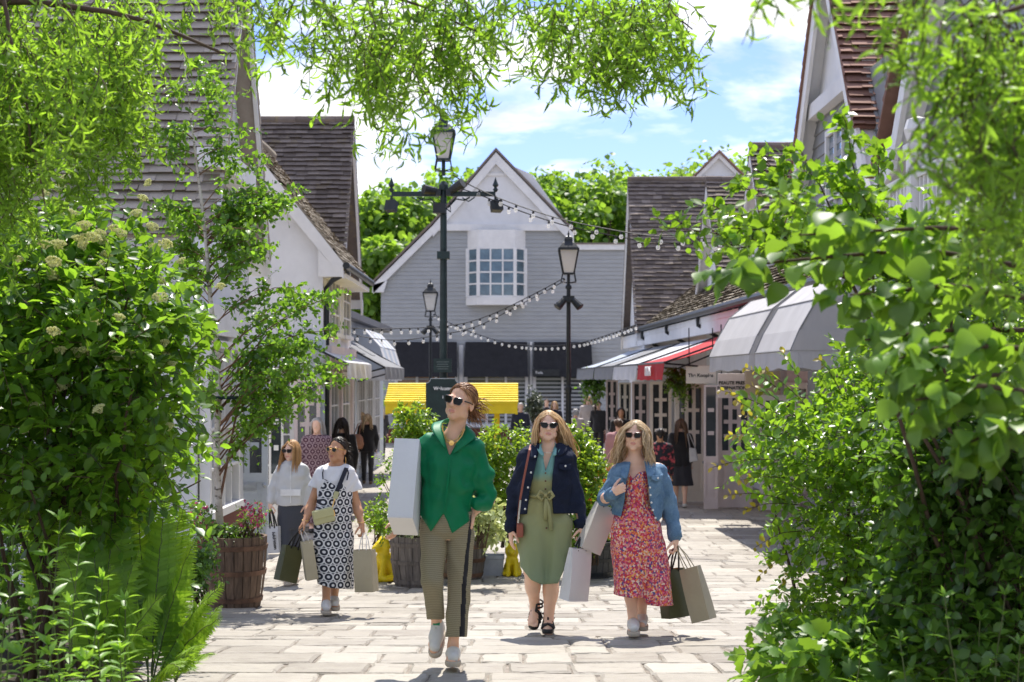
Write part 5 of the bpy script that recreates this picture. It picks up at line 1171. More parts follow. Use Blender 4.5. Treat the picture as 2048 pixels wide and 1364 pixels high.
# ---------- planted things in the middle of the street ----------
def bush(name, label, px0, px1, py0, py1, d, n, lsz, matl, stem_base, tm=T_OV, cat='shrub', group='bushes in planters', spray=.12, per=6, shell=.33, flow=None):
    b = np.array([xc(stem_base[0], d), d, zc(stem_base[1], d)]); r = thing(name, label, cat, b, group); lv = Leaves(); tb = Tubes(); cx, cy = (px0 + px1) / 2, (py0 + py1) / 2; rx, ry = (px1 - px0) / 2, (py1 - py0) / 2
    EL = [E(cx + RNG.uniform(-.5, .5) * rx, cy + RNG.uniform(-.55, .55) * ry, d + RNG.normal() * .12, rx * RNG.uniform(.5, .68), ry * RNG.uniform(.4, .58), rx / F * d * .55) for _ in range(9)]
    p, u = in_ell(EL, n, shell); sprays(lv, tb, p, u, spray, per, lsz, tm, .3, .7, .5, .5, 1, tubew=.0018)
    q, _ = in_ell(EL, 12, .4)
    for k in q: tb.add(curve(b + rv() * np.array([.04, .04, 0]), k, .05, .12, 8), .010, .003, 5)
    tb.build('stem', M_twig, r); lv.build('foliage', matl, r)
    if flow:
        fl = Leaves(); p, u = in_ell(EL, flow[1], .1); p = p + np.array([0, -.03, .03]); m = len(p)
        for k in range(5): fl.add(p, rv(m), rv(m), flow[2], T_FLAT)
        fl.build('blossom', flow[0], r)
    return r
bush('planter_bush', 'bright leafy bush left of the woman in green, below the yellow roof', 785, 905, 806, 1000, 17.4, 560, .062, L_bush, (836, 1065))
bush('planter_bush', 'bright leafy bush between the woman in green and the denim jacket woman', 925, 1062, 815, 1060, 18.6, 640, .06, L_bush, (960, 1075))
bush('planter_bush', 'tall leafy bush right of the denim jacket woman with bare lower stem', 1078, 1234, 826, 1000, 18.4, 720, .062, L_bush, (1190, 1120))
bush('planter_bush', 'lower leafy bush under the orange crate', 1105, 1238, 960, 1118, 18.0, 430, .06, L_bush, (1185, 1130))
bush('planter_bush', 'small rounded bush seen behind flowing blond hair', 1040, 1110, 836, 1080, 19.2, 300, .058, L_bush, (1060, 1090))
bush('loose_shrub', 'loose shrub with small pale leaves left of the big white bag', 748, 842, 900, 1090, 17.8, 240, .05, L_mid, (815, 1085), shell=.5, flow=(M_flow, 40, .018))
bush('variegated_plant', 'silvery variegated plant trailing over the grey barrel', 942, 1005, 990, 1078, 17.0, 90, .085, L_var, (960, 1095), T_OV, 'plant')
bush('pot_plant', 'small round leafy plant in the little grey pot', 728, 792, 1008, 1075, 18.5, 110, .05, L_bush, (757, 1090), T_OV, 'plant')
bush('pot_plant', 'trailing dry looking plant spilling from the grey half barrel', 800, 852, 1050, 1090, 17.25, 50, .05, L_var, (836, 1075), T_LANCE, 'plant')
bush('flowering_plant', 'pink flowering plant on the right of the brown barrel', 478, 534, 1008, 1068, 14.55, 90, .035, L_mid, (500, 1072), T_LANCE, 'plant', 'flowers in the birch barrel', .08, 6, .33, (M_pinkf, 75, .022))
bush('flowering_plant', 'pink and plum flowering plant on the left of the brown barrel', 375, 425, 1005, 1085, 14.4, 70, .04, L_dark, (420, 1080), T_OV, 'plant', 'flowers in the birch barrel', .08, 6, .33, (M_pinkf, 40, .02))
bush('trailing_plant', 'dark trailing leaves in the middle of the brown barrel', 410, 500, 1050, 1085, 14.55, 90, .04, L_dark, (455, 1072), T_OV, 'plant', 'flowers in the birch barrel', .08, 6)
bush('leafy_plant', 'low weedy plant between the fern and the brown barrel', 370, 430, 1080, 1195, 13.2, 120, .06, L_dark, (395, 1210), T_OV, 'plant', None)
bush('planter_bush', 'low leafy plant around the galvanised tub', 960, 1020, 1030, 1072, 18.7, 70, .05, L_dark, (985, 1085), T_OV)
bush('potted_tree', 'small leafy olive-like tree in a pot beyond the left shoppers', 695, 770, 752, 858, 50, 300, .16, L_mid, (708, 884), T_LANCE, 'tree', None, .4, 7)
bush('climbing_plant', 'leafy climber hanging over the right shop doors', 1338, 1384, 742, 792, 30.5, 110, .09, L_dark, (1345, 760), T_OV, 'plant', None, .2, 6)
bush('dark_shrub', 'dark shrub by the far shop window', 1172, 1212, 745, 800, 48, 120, .16, L_dark, (1190, 830), T_OV, 'shrub', None, .3, 5)
bush('clipped_shrub', 'grey green clipped cone before the far shop front', 1052, 1082, 776, 850, 50, 170, .13, leafmat('grey_green_leaf', (.05, .06, .055), (.12, .14, .12), (.1, .12, .08), .2), (1067, 890), T_OV, 'shrub', None, .2, 5)

bush('planter_bush', 'lower leafy bush behind the grey barrel and the green shirt', 855, 960, 930, 1090, 18.0, 380, .058, L_mid, (925, 1085))
bush('flowering_plant', 'low shrub with pink flowers between the green shirt and the dark denim jacket', 985, 1045, 960, 1085, 18.9, 230, .055, L_mid, (1010, 1095), T_OV, 'plant', None, .12, 6, .33, (M_pinkf, 40, .025))
# ================= PEOPLE =================
class SDF:
    """distance field on a grid -> one continuous skin (surface nets)"""
    def __init__(s, lo, hi, h):
        s.h = h; s.lo = np.array(lo, np.float32); n = np.ceil((np.array(hi) - np.array(lo)) / h).astype(int) + 1
        s.ax = [(s.lo[k] + h * np.arange(n[k])).astype(np.float32) for k in range(3)]; s.D = np.full(n, 9., np.float32)
    def sub(s, lo, hi):
        sl = []
        for k in range(3):
            a = int(max(0, math.floor((lo[k] - s.lo[k]) / s.h))); b = int(min(len(s.ax[k]), math.ceil((hi[k] - s.lo[k]) / s.h) + 1)); sl.append(slice(a, max(a, b)))
        return tuple(sl), s.ax[0][sl[0]][:, None, None], s.ax[1][sl[1]][None, :, None], s.ax[2][sl[2]][None, None, :]
    def comb(s, sl, d, k, op):
        a = s.D[sl]
        if a.size == 0: return
        if op == 'u':
            if k > 0: hh = np.maximum(k - np.abs(a - d), 0) / k; r = np.minimum(a, d) - hh * hh * k * .25
            else: r = np.minimum(a, d)
        else:
            d = -d
            if k > 0: hh = np.maximum(k - np.abs(a - d), 0) / k; r = np.maximum(a, d) + hh * hh * k * .25
            else: r = np.maximum(a, d)
        s.D[sl] = r
    def cap(s, a, b, ra, rb=None, k=.02, op='u'):
        a = np.array(a, np.float32); b = np.array(b, np.float32); rb = ra if rb is None else rb; m = max(ra, rb) + k + 2 * s.h
        sl, X, Y, Z = s.sub(np.minimum(a, b) - m, np.maximum(a, b) + m); u = b - a; L = max(float(u @ u), 1e-9)
        t = np.clip(((X - a[0]) * u[0] + (Y - a[1]) * u[1] + (Z - a[2]) * u[2]) / L, 0, 1)
        d = np.sqrt((X - a[0] - u[0] * t) ** 2 + (Y - a[1] - u[1] * t) ** 2 + (Z - a[2] - u[2] * t) ** 2) - (ra + (rb - ra) * t); s.comb(sl, d, k, op); return s
    def chain(s, pts, rs, k=.02):
        for i in range(len(pts) - 1): s.cap(pts[i], pts[i + 1], rs[i], rs[i + 1], k)
        return s
    def ell(s, c, r, k=.02, R=None, op='u'):
        c = np.array(c, np.float32); r = np.array(r, np.float32); m = float(max(r)) + k + 2 * s.h; sl, X, Y, Z = s.sub(c - m, c + m); x, y, z = X - c[0], Y - c[1], Z - c[2]
        if R is not None:
            R = np.array(R, np.float32); x, y, z = R[0, 0] * x + R[1, 0] * y + R[2, 0] * z, R[0, 1] * x + R[1, 1] * y + R[2, 1] * z, R[0, 2] * x + R[1, 2] * y + R[2, 2] * z
        k0 = np.sqrt((x / r[0]) ** 2 + (y / r[1]) ** 2 + (z / r[2]) ** 2); k1 = np.sqrt((x / r[0] ** 2) ** 2 + (y / r[1] ** 2) ** 2 + (z / r[2] ** 2) ** 2) + 1e-6
        s.comb(sl, k0 * (k0 - 1) / k1, k, op); return s
    def stack(s, rings, k=.02, fold=None, p=2.2):
        """rings: (z, cx, cy, rx, ry) any order"""
        q = np.array(sorted(rings), np.float32); z = q[:, 0]; m = float(q[:, 3:].max()) * 1.15 + k + 2 * s.h
        sl, X, Y, Z = s.sub((q[:, 1].min() - m, q[:, 2].min() - m, z[0] - k - 2 * s.h), (q[:, 1].max() + m, q[:, 2].max() + m, z[-1] + k + 2 * s.h))
        zz = Z.ravel(); I = [np.interp(zz, z, q[:, j])[None, None, :].astype(np.float32) for j in range(1, 5)]
        x = (X - I[0]) / I[2]; y = (Y - I[1]) / I[3]; rr = (np.abs(x) ** p + np.abs(y) ** p) ** (1 / p)
        if fold is not None: rr = rr / (1 + fold(np.arctan2(y, x), np.broadcast_to(Z, rr.shape)))
        d = (rr - 1) * np.minimum(I[2], I[3]); d = np.maximum(d, np.maximum(z[0] - Z, Z - z[-1])); s.comb(sl, d, k, 'u'); return s
    def where(s, fn):
        """D = max(D, fn(px,py,Y)) with px,py the sight line of each point"""
        X, Y, Z = s.ax[0][:, None, None], s.ax[1][None, :, None], s.ax[2][None, None, :]
        px = CX + X / Y * F; py = HZ - (Z - CZ) / Y * F; s.D = np.maximum(s.D, fn(px, py, Y).astype(np.float32)); return s
    def wrinkle(s, amp, freq, seed=0, aniso=(1, 1, 1)):
        R = np.random.default_rng(seed); X, Y, Z = s.ax[0][:, None, None], s.ax[1][None, :, None], s.ax[2][None, None, :]; o = 0
        for i in range(4):
            w = R.normal(size=3) * aniso; w = w / np.linalg.norm(w) * freq * R.uniform(.6, 1.5); v = R.normal(size=3) * freq * .35; ph = R.uniform(0, 6, 2)
            o = o + np.sin(w[0] * X + w[1] * Y + w[2] * Z + ph[0] + 1.6 * np.sin(v[0] * X + v[1] * Y + v[2] * Z + ph[1])) * (1 / (1 + .5 * i))
        s.D = s.D + (amp * o * .5).astype(np.float32); return s
    def mesh(s):
        D = s.D; S = D < 0; n = np.array(D.shape); c = tuple(slice(0, k - 1) for k in n)
        cnt = np.zeros(n - 1, np.int8)
        for i in (0, 1):
            for j in (0, 1):
                for k in (0, 1): cnt += S[i:n[0] - 1 + i, j:n[1] - 1 + j, k:n[2] - 1 + k]
        act = np.argwhere((cnt > 0) & (cnt < 8)); idx = np.full(n - 1, -1, np.int32); idx[tuple(act.T)] = np.arange(len(act))
        cor = [(i, j, k) for i in (0, 1) for j in (0, 1) for k in (0, 1)]; vals = np.stack([D[act[:, 0] + i, act[:, 1] + j, act[:, 2] + k] for i, j, k in cor], 1)
        P_ = np.zeros((len(act), 3)); w = np.zeros(len(act))
        for a in range(8):
            for b in range(a + 1, 8):
                df = np.array(cor[b]) - np.array(cor[a])
                if np.abs(df).sum() != 1: continue
                va, vb = vals[:, a], vals[:, b]; m = (va < 0) != (vb < 0); t = np.where(m, va / np.where(m, va - vb, 1), 0); P_ += m[:, None] * (np.array(cor[a])[None] + t[:, None] * df[None]); w += m
        V = s.lo + s.h * (act + P_ / np.maximum(w, 1)[:, None]); Fs = []
        for ax in range(3):
            a1, a2 = (ax + 1) % 3, (ax + 2) % 3; sa = [slice(None)] * 3; sb = [slice(None)] * 3; sa[ax] = slice(0, n[ax] - 1); sb[ax] = slice(1, n[ax])
            e = S[tuple(sa)] != S[tuple(sb)]; q = np.argwhere(e); ok = (q[:, a1] > 0) & (q[:, a2] > 0) & (q[:, a1] < n[a1] - 1) & (q[:, a2] < n[a2] - 1); q = q[ok]
            if not len(q): continue
            o = []
            for d1, d2 in ((1, 1), (0, 1), (0, 0), (1, 0)):
                r = q.copy(); r[:, a1] -= d1; r[:, a2] -= d2; o.append(idx[tuple(r.T)])
            f = np.stack(o, 1); ins = S[tuple(q.T)]; f[~ins] = f[~ins][:, ::-1]; Fs.append(f)
        return V, np.concatenate(Fs)
def smoothv(V, Fq, it=1, lam=.5):
    for _ in range(it):
        acc = np.zeros_like(V); w = np.zeros(len(V))
        for a, b in ((0, 1), (1, 2), (2, 3), (3, 0)):
            for u, v in ((a, b), (b, a)): np.add.at(acc, Fq[:, u], V[Fq[:, v]]); np.add.at(w, Fq[:, u], 1)
        V = V + lam * (acc / np.maximum(w, 1)[:, None] - V)
    return V
def part(s, name, mat, parent, rnd=None, mi=None, it=1):
    V, Fq = s.mesh(); V = smoothv(V, Fq, it)
    o = npmesh(name, V, Fq, 4, mat, parent, True, rnd(V) if rnd else None, mi(V, Fq) if mi else None); return o
# ---- fabrics and skin ----
def skinmat(name, col, lip):
    m, t, bs, out = nt(name); at = N(t, 'ShaderNodeAttribute', attribute_name='rnd'); v = coord(t, 'Object')
    c = ramp(t, noise(t, v, 14, 3), [(.3, tuple(k * .9 for k in col)), (.7, col)]); c = mixc(t, at.outputs['Fac'], c, lip); t.links.new(c, bs.inputs[0])
    bs.inputs['Roughness'].default_value = .48; bs.inputs['Subsurface Weight'].default_value = .12; bs.inputs['Subsurface Radius'].default_value = (.02, .008, .004); bs.inputs['Subsurface Scale'].default_value = .5; return m
S_fair = skinmat('fair_skin', (.86, .54, .385), (.60, .22, .19)); S_tan = skinmat('tanned_skin', (.82, .475, .315), (.55, .20, .17)); S_brown = skinmat('olive_brown_skin', (.54, .28, .155), (.38, .13, .10))
def cloth(name, col, rough=.8, weave=260, var=.1, bump=.25, trans=0, sheen=.3, col2=None):
    m, t, bs, out = nt(name); v = coord(t, 'Object'); n = noise(t, v, 9, 4); f = noise(t, v, weave, 2)
    c = ramp(t, n, [(.3, tuple(k * (1 - var) for k in (col2 or col))), (.7, col)]); c = mixc(t, math_(t, 'MULTIPLY', f, .25), c, tuple(k * .6 for k in col)); t.links.new(c, bs.inputs[0]); bs.inputs['Roughness'].default_value = rough; bs.inputs['Sheen Weight'].default_value = sheen; bs.inputs['Specular IOR Level'].default_value = .25
    bumpn(t, bs, math_(t, 'ADD', math_(t, 'MULTIPLY', n, .4), math_(t, 'MULTIPLY', f, .15)), bump, .01)
    if trans:
        tr = N(t, 'ShaderNodeBsdfTranslucent'); t.links.new(c, tr.inputs[0]); ms = N(t, 'ShaderNodeMixShader'); ms.inputs[0].default_value = trans; t.links.new(bs.outputs[0], ms.inputs[1]); t.links.new(tr.outputs[0], ms.inputs[2]); t.links.new(ms.outputs[0], out.inputs[0])
    return m
def denim(name, dark, light):
    m, t, bs, out = nt(name); v = coord(t, 'Object'); n = noise(t, v, 7, 5, .7); f = noise(t, coord(t, 'Object', (1, 1, .35)), 320, 2); g = math_(t, 'ADD', math_(t, 'MULTIPLY', n, .7), math_(t, 'MULTIPLY', f, .3))
    t.links.new(ramp(t, g, [(.32, dark), (.68, light)]), bs.inputs[0]); bs.inputs['Roughness'].default_value = .85; bs.inputs['Specular IOR Level'].default_value = .2; bumpn(t, bs, g, .35, .012); return m
def check_trouser():
    m, t, bs, out = nt('fine_check_cloth'); v = coord(t, 'Object'); sp = N(t, 'ShaderNodeSeparateXYZ'); t.links.new(v, sp.inputs[0]); s = lambda o, k: math_(t, 'SINE', math_(t, 'MULTIPLY', o, k))
    a = math_(t, 'MULTIPLY', s(sp.outputs[0], 640), s(sp.outputs[2], 780)); b = s(sp.outputs[2], 560); f = math_(t, 'ADD', math_(t, 'MULTIPLY', a, .3), math_(t, 'MULTIPLY_ADD', b, .14, .5)); c = ramp(t, f, [(.2, (.125, .105, .06)), (.8, (.36, .32, .215))]); t.links.new(c, bs.inputs[0]); bs.inputs['Roughness'].default_value = .85; bumpn(t, bs, noise(t, v, 9, 4), .3, .012); return m
def motif(name, k, dark, light):
    """staggered ring pattern on a printed dress"""
    m, t, bs, out = nt(name); v = coord(t, 'Object'); sp = N(t, 'ShaderNodeSeparateXYZ'); t.links.new(v, sp.inputs[0])
    th = math_(t, 'MULTIPLY', math_(t, 'ADD', sp.outputs[0], math_(t, 'MULTIPLY', sp.outputs[1], .4)), k); vv = math_(t, 'MULTIPLY', sp.outputs[2], k); row = math_(t, 'FLOOR', vv); st = math_(t, 'MULTIPLY', math_(t, 'MODULO', math_(t, 'ABSOLUTE', row), 2), .5)
    u = math_(t, 'SUBTRACT', math_(t, 'FRACT', math_(t, 'ADD', th, st)), .5); w = math_(t, 'SUBTRACT', math_(t, 'FRACT', vv), .5); r = math_(t, 'SQRT', math_(t, 'ADD', math_(t, 'MULTIPLY', u, u), math_(t, 'MULTIPLY', w, w)))
    c = ramp(t, r, [(0, light), (.15, light), (.19, dark), (.40, dark), (.44, light), (.52, light), (.60, dark)]); t.links.new(c, bs.inputs[0]); bs.inputs['Roughness'].default_value = .8; bumpn(t, bs, noise(t, v, 10, 4), .3, .012); return m
def floral(name, sc=62):
    m, t, bs, out = nt(name); v = coord(t, 'Object'); vo = N(t, 'ShaderNodeTexVoronoi'); vo.inputs['Scale'].default_value = sc; t.links.new(v, vo.inputs['Vector']); sp = N(t, 'ShaderNodeSeparateColor'); t.links.new(vo.outputs['Color'], sp.inputs[0])
    c = ramp(t, sp.outputs[0], [(0, (.55, .03, .05)), (.18, (.75, .22, .04)), (.32, (.70, .12, .22)), (.46, (.78, .62, .48)), (.58, (.05, .06, .22)), (.68, (.72, .33, .30)), (.80, (.34, .03, .09)), (.92, (.80, .45, .12))], 'CONSTANT'); n = noise(t, v, 7, 3); c = mixc(t, ramp(t, n, [(.35, 0), (.65, .3)]), c, (.55, .05, .10)); t.links.new(c, bs.inputs[0]); bs.inputs['Roughness'].default_value = .75; bumpn(t, bs, noise(t, v, 10, 4), .3, .012); return m
def ombre():
    m, t, bs, out = nt('dip_dyed_linen'); v = coord(t, 'Object'); sp = N(t, 'ShaderNodeSeparateXYZ'); t.links.new(v, sp.inputs[0]); n = noise(t, v, 6, 4); z = math_(t, 'ADD', math_(t, 'DIVIDE', sp.outputs[2], 1.5), math_(t, 'MULTIPLY_ADD', n, .06, -.03))
    t.links.new(ramp(t, z, [(.13, (.19, .25, .15)), (.4, (.27, .30, .15)), (.60, (.34, .32, .14)), (.645, (.33, .33, .15)), (.69, (.17, .36, .32)), (.85, (.19, .40, .40))]), bs.inputs[0]); bs.inputs['Roughness'].default_value = .8; bumpn(t, bs, noise(t, v, 12, 4), .35, .012); return m
M_lens = pm('dark_lens', (.014, .012, .012), .22, .1, 3, spec=.3); M_frame = pm('black_acetate', (.015, .013, .012), .25, .1, spec=.7); M_tort = pm('tortoiseshell', (.20, .075, .025), .25, 0, 60, col2=(.03, .012, .008), spec=.7); M_gold = pm('gold', (.85, .55, .18), .3, .05, metal=1); M_silver = pm('silver_button', (.75, .75, .72), .35, .05, metal=.8)
M_shoe = pm('white_leather', (.68, .66, .62), .5, .05, 9); M_lace = pm('grey_laces', (.36, .35, .33), .8)
M_sole = pm('off_white_sole', (.50, .43, .34), .7, .06, 9); M_shoegreen = pm('green_heel_tab', (.02, .25, .11), .5, .05); M_blackl = pm('black_leather', (.02, .018, .018), .45, .15, 9)
def hairmat(name, a, b, tr=.25):
    m, t, bs, out = nt(name); at = N(t, 'ShaderNodeAttribute', attribute_name='rnd'); c = ramp(t, at.outputs['Fac'], [(.1, a), (.9, b)]); t.links.new(c, bs.inputs[0]); bs.inputs['Roughness'].default_value = .42; bs.inputs['Specular IOR Level'].default_value = .45
    trn = N(t, 'ShaderNodeBsdfTranslucent'); t.links.new(c, trn.inputs[0]); ms = N(t, 'ShaderNodeMixShader'); ms.inputs[0].default_value = tr; t.links.new(bs.outputs[0], ms.inputs[1]); t.links.new(trn.outputs[0], ms.inputs[2]); t.links.new(ms.outputs[0], out.inputs[0]); return m
H_blond = hairmat('blond_hair', (.55, .33, .13), (.95, .75, .46), .4); H_blond2 = hairmat('ash_blond_hair', (.48, .32, .15), (.92, .75, .50), .35); H_auburn = hairmat('auburn_hair', (.17, .07, .03), (.52, .27, .125), .3); H_red = hairmat('strawberry_hair', (.46, .24, .085), (.85, .55, .26), .4); H_dark = hairmat('dark_brown_hair', (.012, .008, .006), (.05, .032, .022), .15); H_grey = hairmat('grey_hair', (.35, .33, .31), (.62, .6, .58), .2); H_brown = hairmat('brown_hair', (.06, .03, .015), (.20, .11, .055), .2)
def R3(yaw, pitch, roll): return np.array((Matrix.Rotation(math.radians(yaw), 3, 'Z') @ Matrix.Rotation(math.radians(pitch), 3, 'X') @ Matrix.Rotation(math.radians(roll), 3, 'Y')))
def head_sdf(s, c, R, k, full=True):
    T = lambda *p: c + R @ (np.array(p) * k); e = lambda p, r, kk=.02, op='u': s.ell(T(*p), np.array(r) * k, kk * k, R, op)
    e((0, .012, .036), (.073, .093, .084), 0); e((0, -.028, -.036), (.057, .064, .082), .035); e((0, -.068, -.098), (.024, .02, .018), .035)
    if not full: e((0, -.098, -.02), (.012, .014, .024), .015); return
    for q in (-1, 1):
        e((q * .037, -.062, -.022), (.024, .026, .022), .03); e((q * .05, -.02, -.07), (.018, .04, .022), .03); e((q * .076, .012, -.008), (.010, .020, .032), .008); e((q * .083, .004, -.005), (.006, .009, .018), .006, 's')
        e((q * .033, -.104, .004), (.016, .012, .010), .012, 's'); e((q * .032, -.082, .004), (.0125, .0125, .0125), .004)
        e((q * .034, -.082, .024), (.024, .012, .007), .014); e((q * .011, -.101, -.030), (.009, .010, .008), .008)
    s.cap(T(0, -.088, .016), T(0, -.110, -.024), .0085 * k, .012 * k, .014 * k)
    for q in (-1, 1): s.cap(T(0, -.0955, -.0575), T(q * .021, -.0875, -.061), .0058 * k, .003 * k, .006 * k); s.cap(T(0, -.0945, -.0685), T(q * .019, -.087, -.064), .0072 * k, .003 * k, .006 * k)
    s.cap(T(-.02, -.099, -.063), T(.02, -.099, -.063), .0016 * k, .0016 * k, .004 * k, 's')
def hand_sdf(s, w, dirv, thumb, k, curl=.5, L=.175, spread=1.):
    """w wrist; dirv towards the fingers; thumb side; palm faces dirv x thumb * k"""
    x = nrmz(dirv); y = np.array(thumb, float); y = nrmz(y - x * (y @ x)); z = np.cross(x, y) * k; f = L / .175; Q = lambda a, b, c_: w + f * (x * a + y * b + z * c_)
    off = (.027, .009, -.009, -.026); ln = (.068, .077, .071, .055); kn = (.088, .092, .088, .080)
    s.cap(w, Q(.03, 0, 0), .024 * f, .024 * f, .012)
    for o, l, q in zip(off, ln, kn):
        s.cap(Q(.012, o * .6, 0), Q(q, o, 0), .0135 * f, .011 * f, .012); p = Q(q, o, 0); a = curl * .7; r = .0092
        for i, fr in enumerate((.46, .31, .23)):
            d = x * math.cos(a) + z * math.sin(a) + y * (o * 2.2 * spread * (1 - i * .3)); p2 = p + f * l * fr * d; s.cap(p, p2, r * f, (r - .0009) * f, .004); p = p2; a += curl * (1.0 + .15 * i) + RNG.uniform(-.08, .08); r -= .0009
    p = Q(.022, .026, .004); 
    for i, (l, a) in enumerate(((.042, .85), (.032, .45 + curl * .1), (.026, .15 + curl * .2))):
        d = nrmz(x * math.cos(a) + y * math.sin(a) + z * (.25 + .35 * curl)); p2 = p + f * l * d; s.cap(p, p2, (.0125 - .0018 * i) * f, (.011 - .0018 * i) * f, .006); p = p2
def shades(parent, c, R, k, kind, fm):
    T = lambda *p: Vector(c + R @ (np.array(p) * k)); fr = MB(); ln = MB()
    sh = {'square': [(-.027, .019), (.027, .020), (.028, .004), (.022, -.020), (-.018, -.022), (-.027, -.008)], 'cateye': [(-.026, .016), (.031, .023), (.027, .002), (.018, -.019), (-.014, -.021), (-.026, -.006)], 'aviator': [(-.024, .017), (.027, .017), (.029, .002), (.019, -.020), (.0, -.026), (-.020, -.016)]}[kind]
    for q in (-1, 1):
        out = []; P2 = [Vector((a, b)) for a, b in sh]; n = len(P2)
        for i in range(n):                     # rounded corners
            a, b, c2 = P2[i - 1], P2[i], P2[(i + 1) % n]
            for u in (.25, .5, .75): out.append((a.lerp(b, .72)).lerp(b, u).lerp(b.lerp(c2, .28), u))
        pts = [T(q * (.0345 + p.x), -.112 + .26 * abs(p.x + .0345) ** 1.5 * 2.2, .004 + p.y) for p in out]; m = len(pts); bk = Vector(R @ np.array((0, .004 * k, 0)))
        ln.add(pts + [p + bk for p in pts], [tuple(range(m)), tuple(range(m, 2 * m))] + [(i, (i + 1) % m, m + (i + 1) % m, m + i) for i in range(m)])
        if kind != 'aviator':
            pf = pts + [pts[0]]; fr.tube([p - bk * .2 for p in pf], .0034 * k, 5)
            fr.tube([pts[m // 6] + bk * .3, pts[m // 6] + bk], .005 * k, 5)
        else: fr.tube([p - bk * .2 for p in pts + [pts[0]]], .0013 * k, 5)
        fr.tube([T(q * .066, -.078, .014), T(q * .077, -.03, .012), T(q * .08, .02, .004)], [.0045 * k, .004 * k, .003 * k], 6)
    fr.tube([T(-.010, -.112, .010), T(0, -.115, .012), T(.010, -.112, .010)], .003 * k, 5)
    o = fr.build('sunglasses', fm, parent, smooth=True); ln.build('lens', M_lens, o)
def hair(parent, c, R, k, mat, style, length, n=230, wind=(0, 0, 0), windL=None, part_=0., blobs=(), fringe=.0, seed=1, rad=.0052, wave=.0, volume=1., forward=0):
    RG = np.random.default_rng(seed); T = lambda p: c + R @ (np.array(p) * k)
    # scalp cap
    s = SDF(c - .19 * k, c + .19 * k, .0052); s.ell(T((0, .017, .040)), np.array((.083, .099, .086)) * k * volume, 0, R)
    if style in ('tied', 'bun'): s.ell(T((0, .102, -.035)), np.array((.036, .034, .036)) * k, .02 * k, R)
    if style == 'long': s.ell(T((0, .06, -.07)), np.array((.074, .055, .10)) * k, .04 * k, R)
    X, Y, Z = [a.reshape(-1, 1, 1) if i == 0 else a.reshape(1, -1, 1) if i == 1 else a.reshape(1, 1, -1) for i, a in enumerate(s.ax)]
    lx, ly, lz = [((X - c[0]) * R[0, j] + (Y - c[1]) * R[1, j] + (Z - c[2]) * R[2, j]) / k for j in range(3)]
    hl = -.070 + np.clip(.088 - lz - np.abs(lx) * (.0 + fringe), 0, 1) * 1.15; s.D = np.maximum(s.D, (hl - ly) * .7 * k); s.wrinkle(.003, 160, seed, (1, 1, .3))
    V, Fq = s.mesh(); LV = [V]; LF = [Fq]; LA = [np.clip(.45 + .25 * np.sin(V[:, 0] * 260 + V[:, 2] * 60), 0, 1)]; n0 = len(V)
    for i in range(n):
        for _ in range(40):
            u = nrmz(RG.normal(size=3)); p = np.array([0, .017, .040]) + u * np.array((.082, .098, .085)) * volume
            if p[1] > -.070 + max(0, .088 - p[2]) * 1.15 and p[2] > -.05: break
        sd = 1. if p[0] > part_ else -1.; q = p.copy(); pts = [q.copy()]; m = 15; st = length * RG.uniform(.75, 1.08) / (m - 1)
        if style == 'long': dr = np.array([sd * .8, .15 + RG.normal() * .15 - forward * .1, .05])
        else: dr = np.array([0, 1., -.1])
        wv = RG.uniform(0, 6.3); wk = RG.uniform(.45, 1.35); tgt = np.array([RG.normal() * .012, .105, -.035 + RG.normal() * .012])
        for j in range(m - 1):
            f = j / (m - 1)
            if style == 'long':
                W = wk * np.array(windL if (windL is not None and sd < 0) else wind); g = np.array([0, -forward * .12, -1.]) + W * (1.1 - .75 * f) + np.array([sd * .04, 0, 0]); dr = nrmz(dr * .45 + g * .55); q = q + dr * st; q[0] += wave * math.sin(f * 11 + wv) * .5; q[1] += wave * math.cos(f * 9 + wv) * .4
                L = (q - np.array([0, .012, .036])) / (np.array([.081, .100, .089]) * volume); nn = np.linalg.norm(L)
                if nn < 1: q = np.array([0, .012, .036]) + (q - np.array([0, .012, .036])) / nn
                # keep off the face: push strands to the side of the cheeks
                if q[1] < -.02 and q[2] < .06 and abs(q[0]) < .074: q[0] = sd * .074
                if q[2] < -.04 and q[1] > -.09 and abs(q[0]) < .058: q[0] = sd * .058
            else:
                t = tgt; dr = nrmz(nrmz(t - q) * .7 + dr * .3); st2 = np.linalg.norm(tgt - p) * 1.18 / (m - 1); q = q + dr * st2; L = (q - np.array([0, .014, .038])) / np.array([.083, .099, .086]); nn = np.linalg.norm(L)
                if nn < 1.02 and f < .9: q = np.array([0, .014, .038]) + (q - np.array([0, .014, .038])) / nn * 1.03
            for bc, br in blobs:
                w_ = T(q); L = (w_ - bc) / br; nn = np.linalg.norm(L)
                if nn < 1: w_ = bc + (w_ - bc) / nn; q = (R.T @ (w_ - c)) / k
            pts.append(q.copy())
        strand(LV, LF, LA, np.array([T(p_) for p_ in pts]), rad * k, RG)
    if style in ('tied', 'bun') and wind[0] != 0:
        for i in range(130):
            q = np.array([.02 + RG.normal() * .02, .085 + RG.normal() * .02, -.02 + RG.normal() * .035]); pts = [q.copy()]; d_ = nrmz(np.array(wind) + RG.normal(size=3) * .35); L_ = length * RG.uniform(.4, 1)
            for j in range(9): d_ = nrmz(d_ + np.array([0, 0, -.13]) + RG.normal(size=3) * .12); q = q + d_ * L_ / 9; pts.append(q.copy())
            strand(LV, LF, LA, np.array([T(p_) for p_ in pts]), rad * k * .55, RG)
    off = 0; FF = []
    for v, f in zip(LV, LF): FF.append(f + off); off += len(v)
    return npmesh('hair', np.concatenate(LV), np.concatenate(FF), 4, mat, parent, True, np.concatenate(LA))
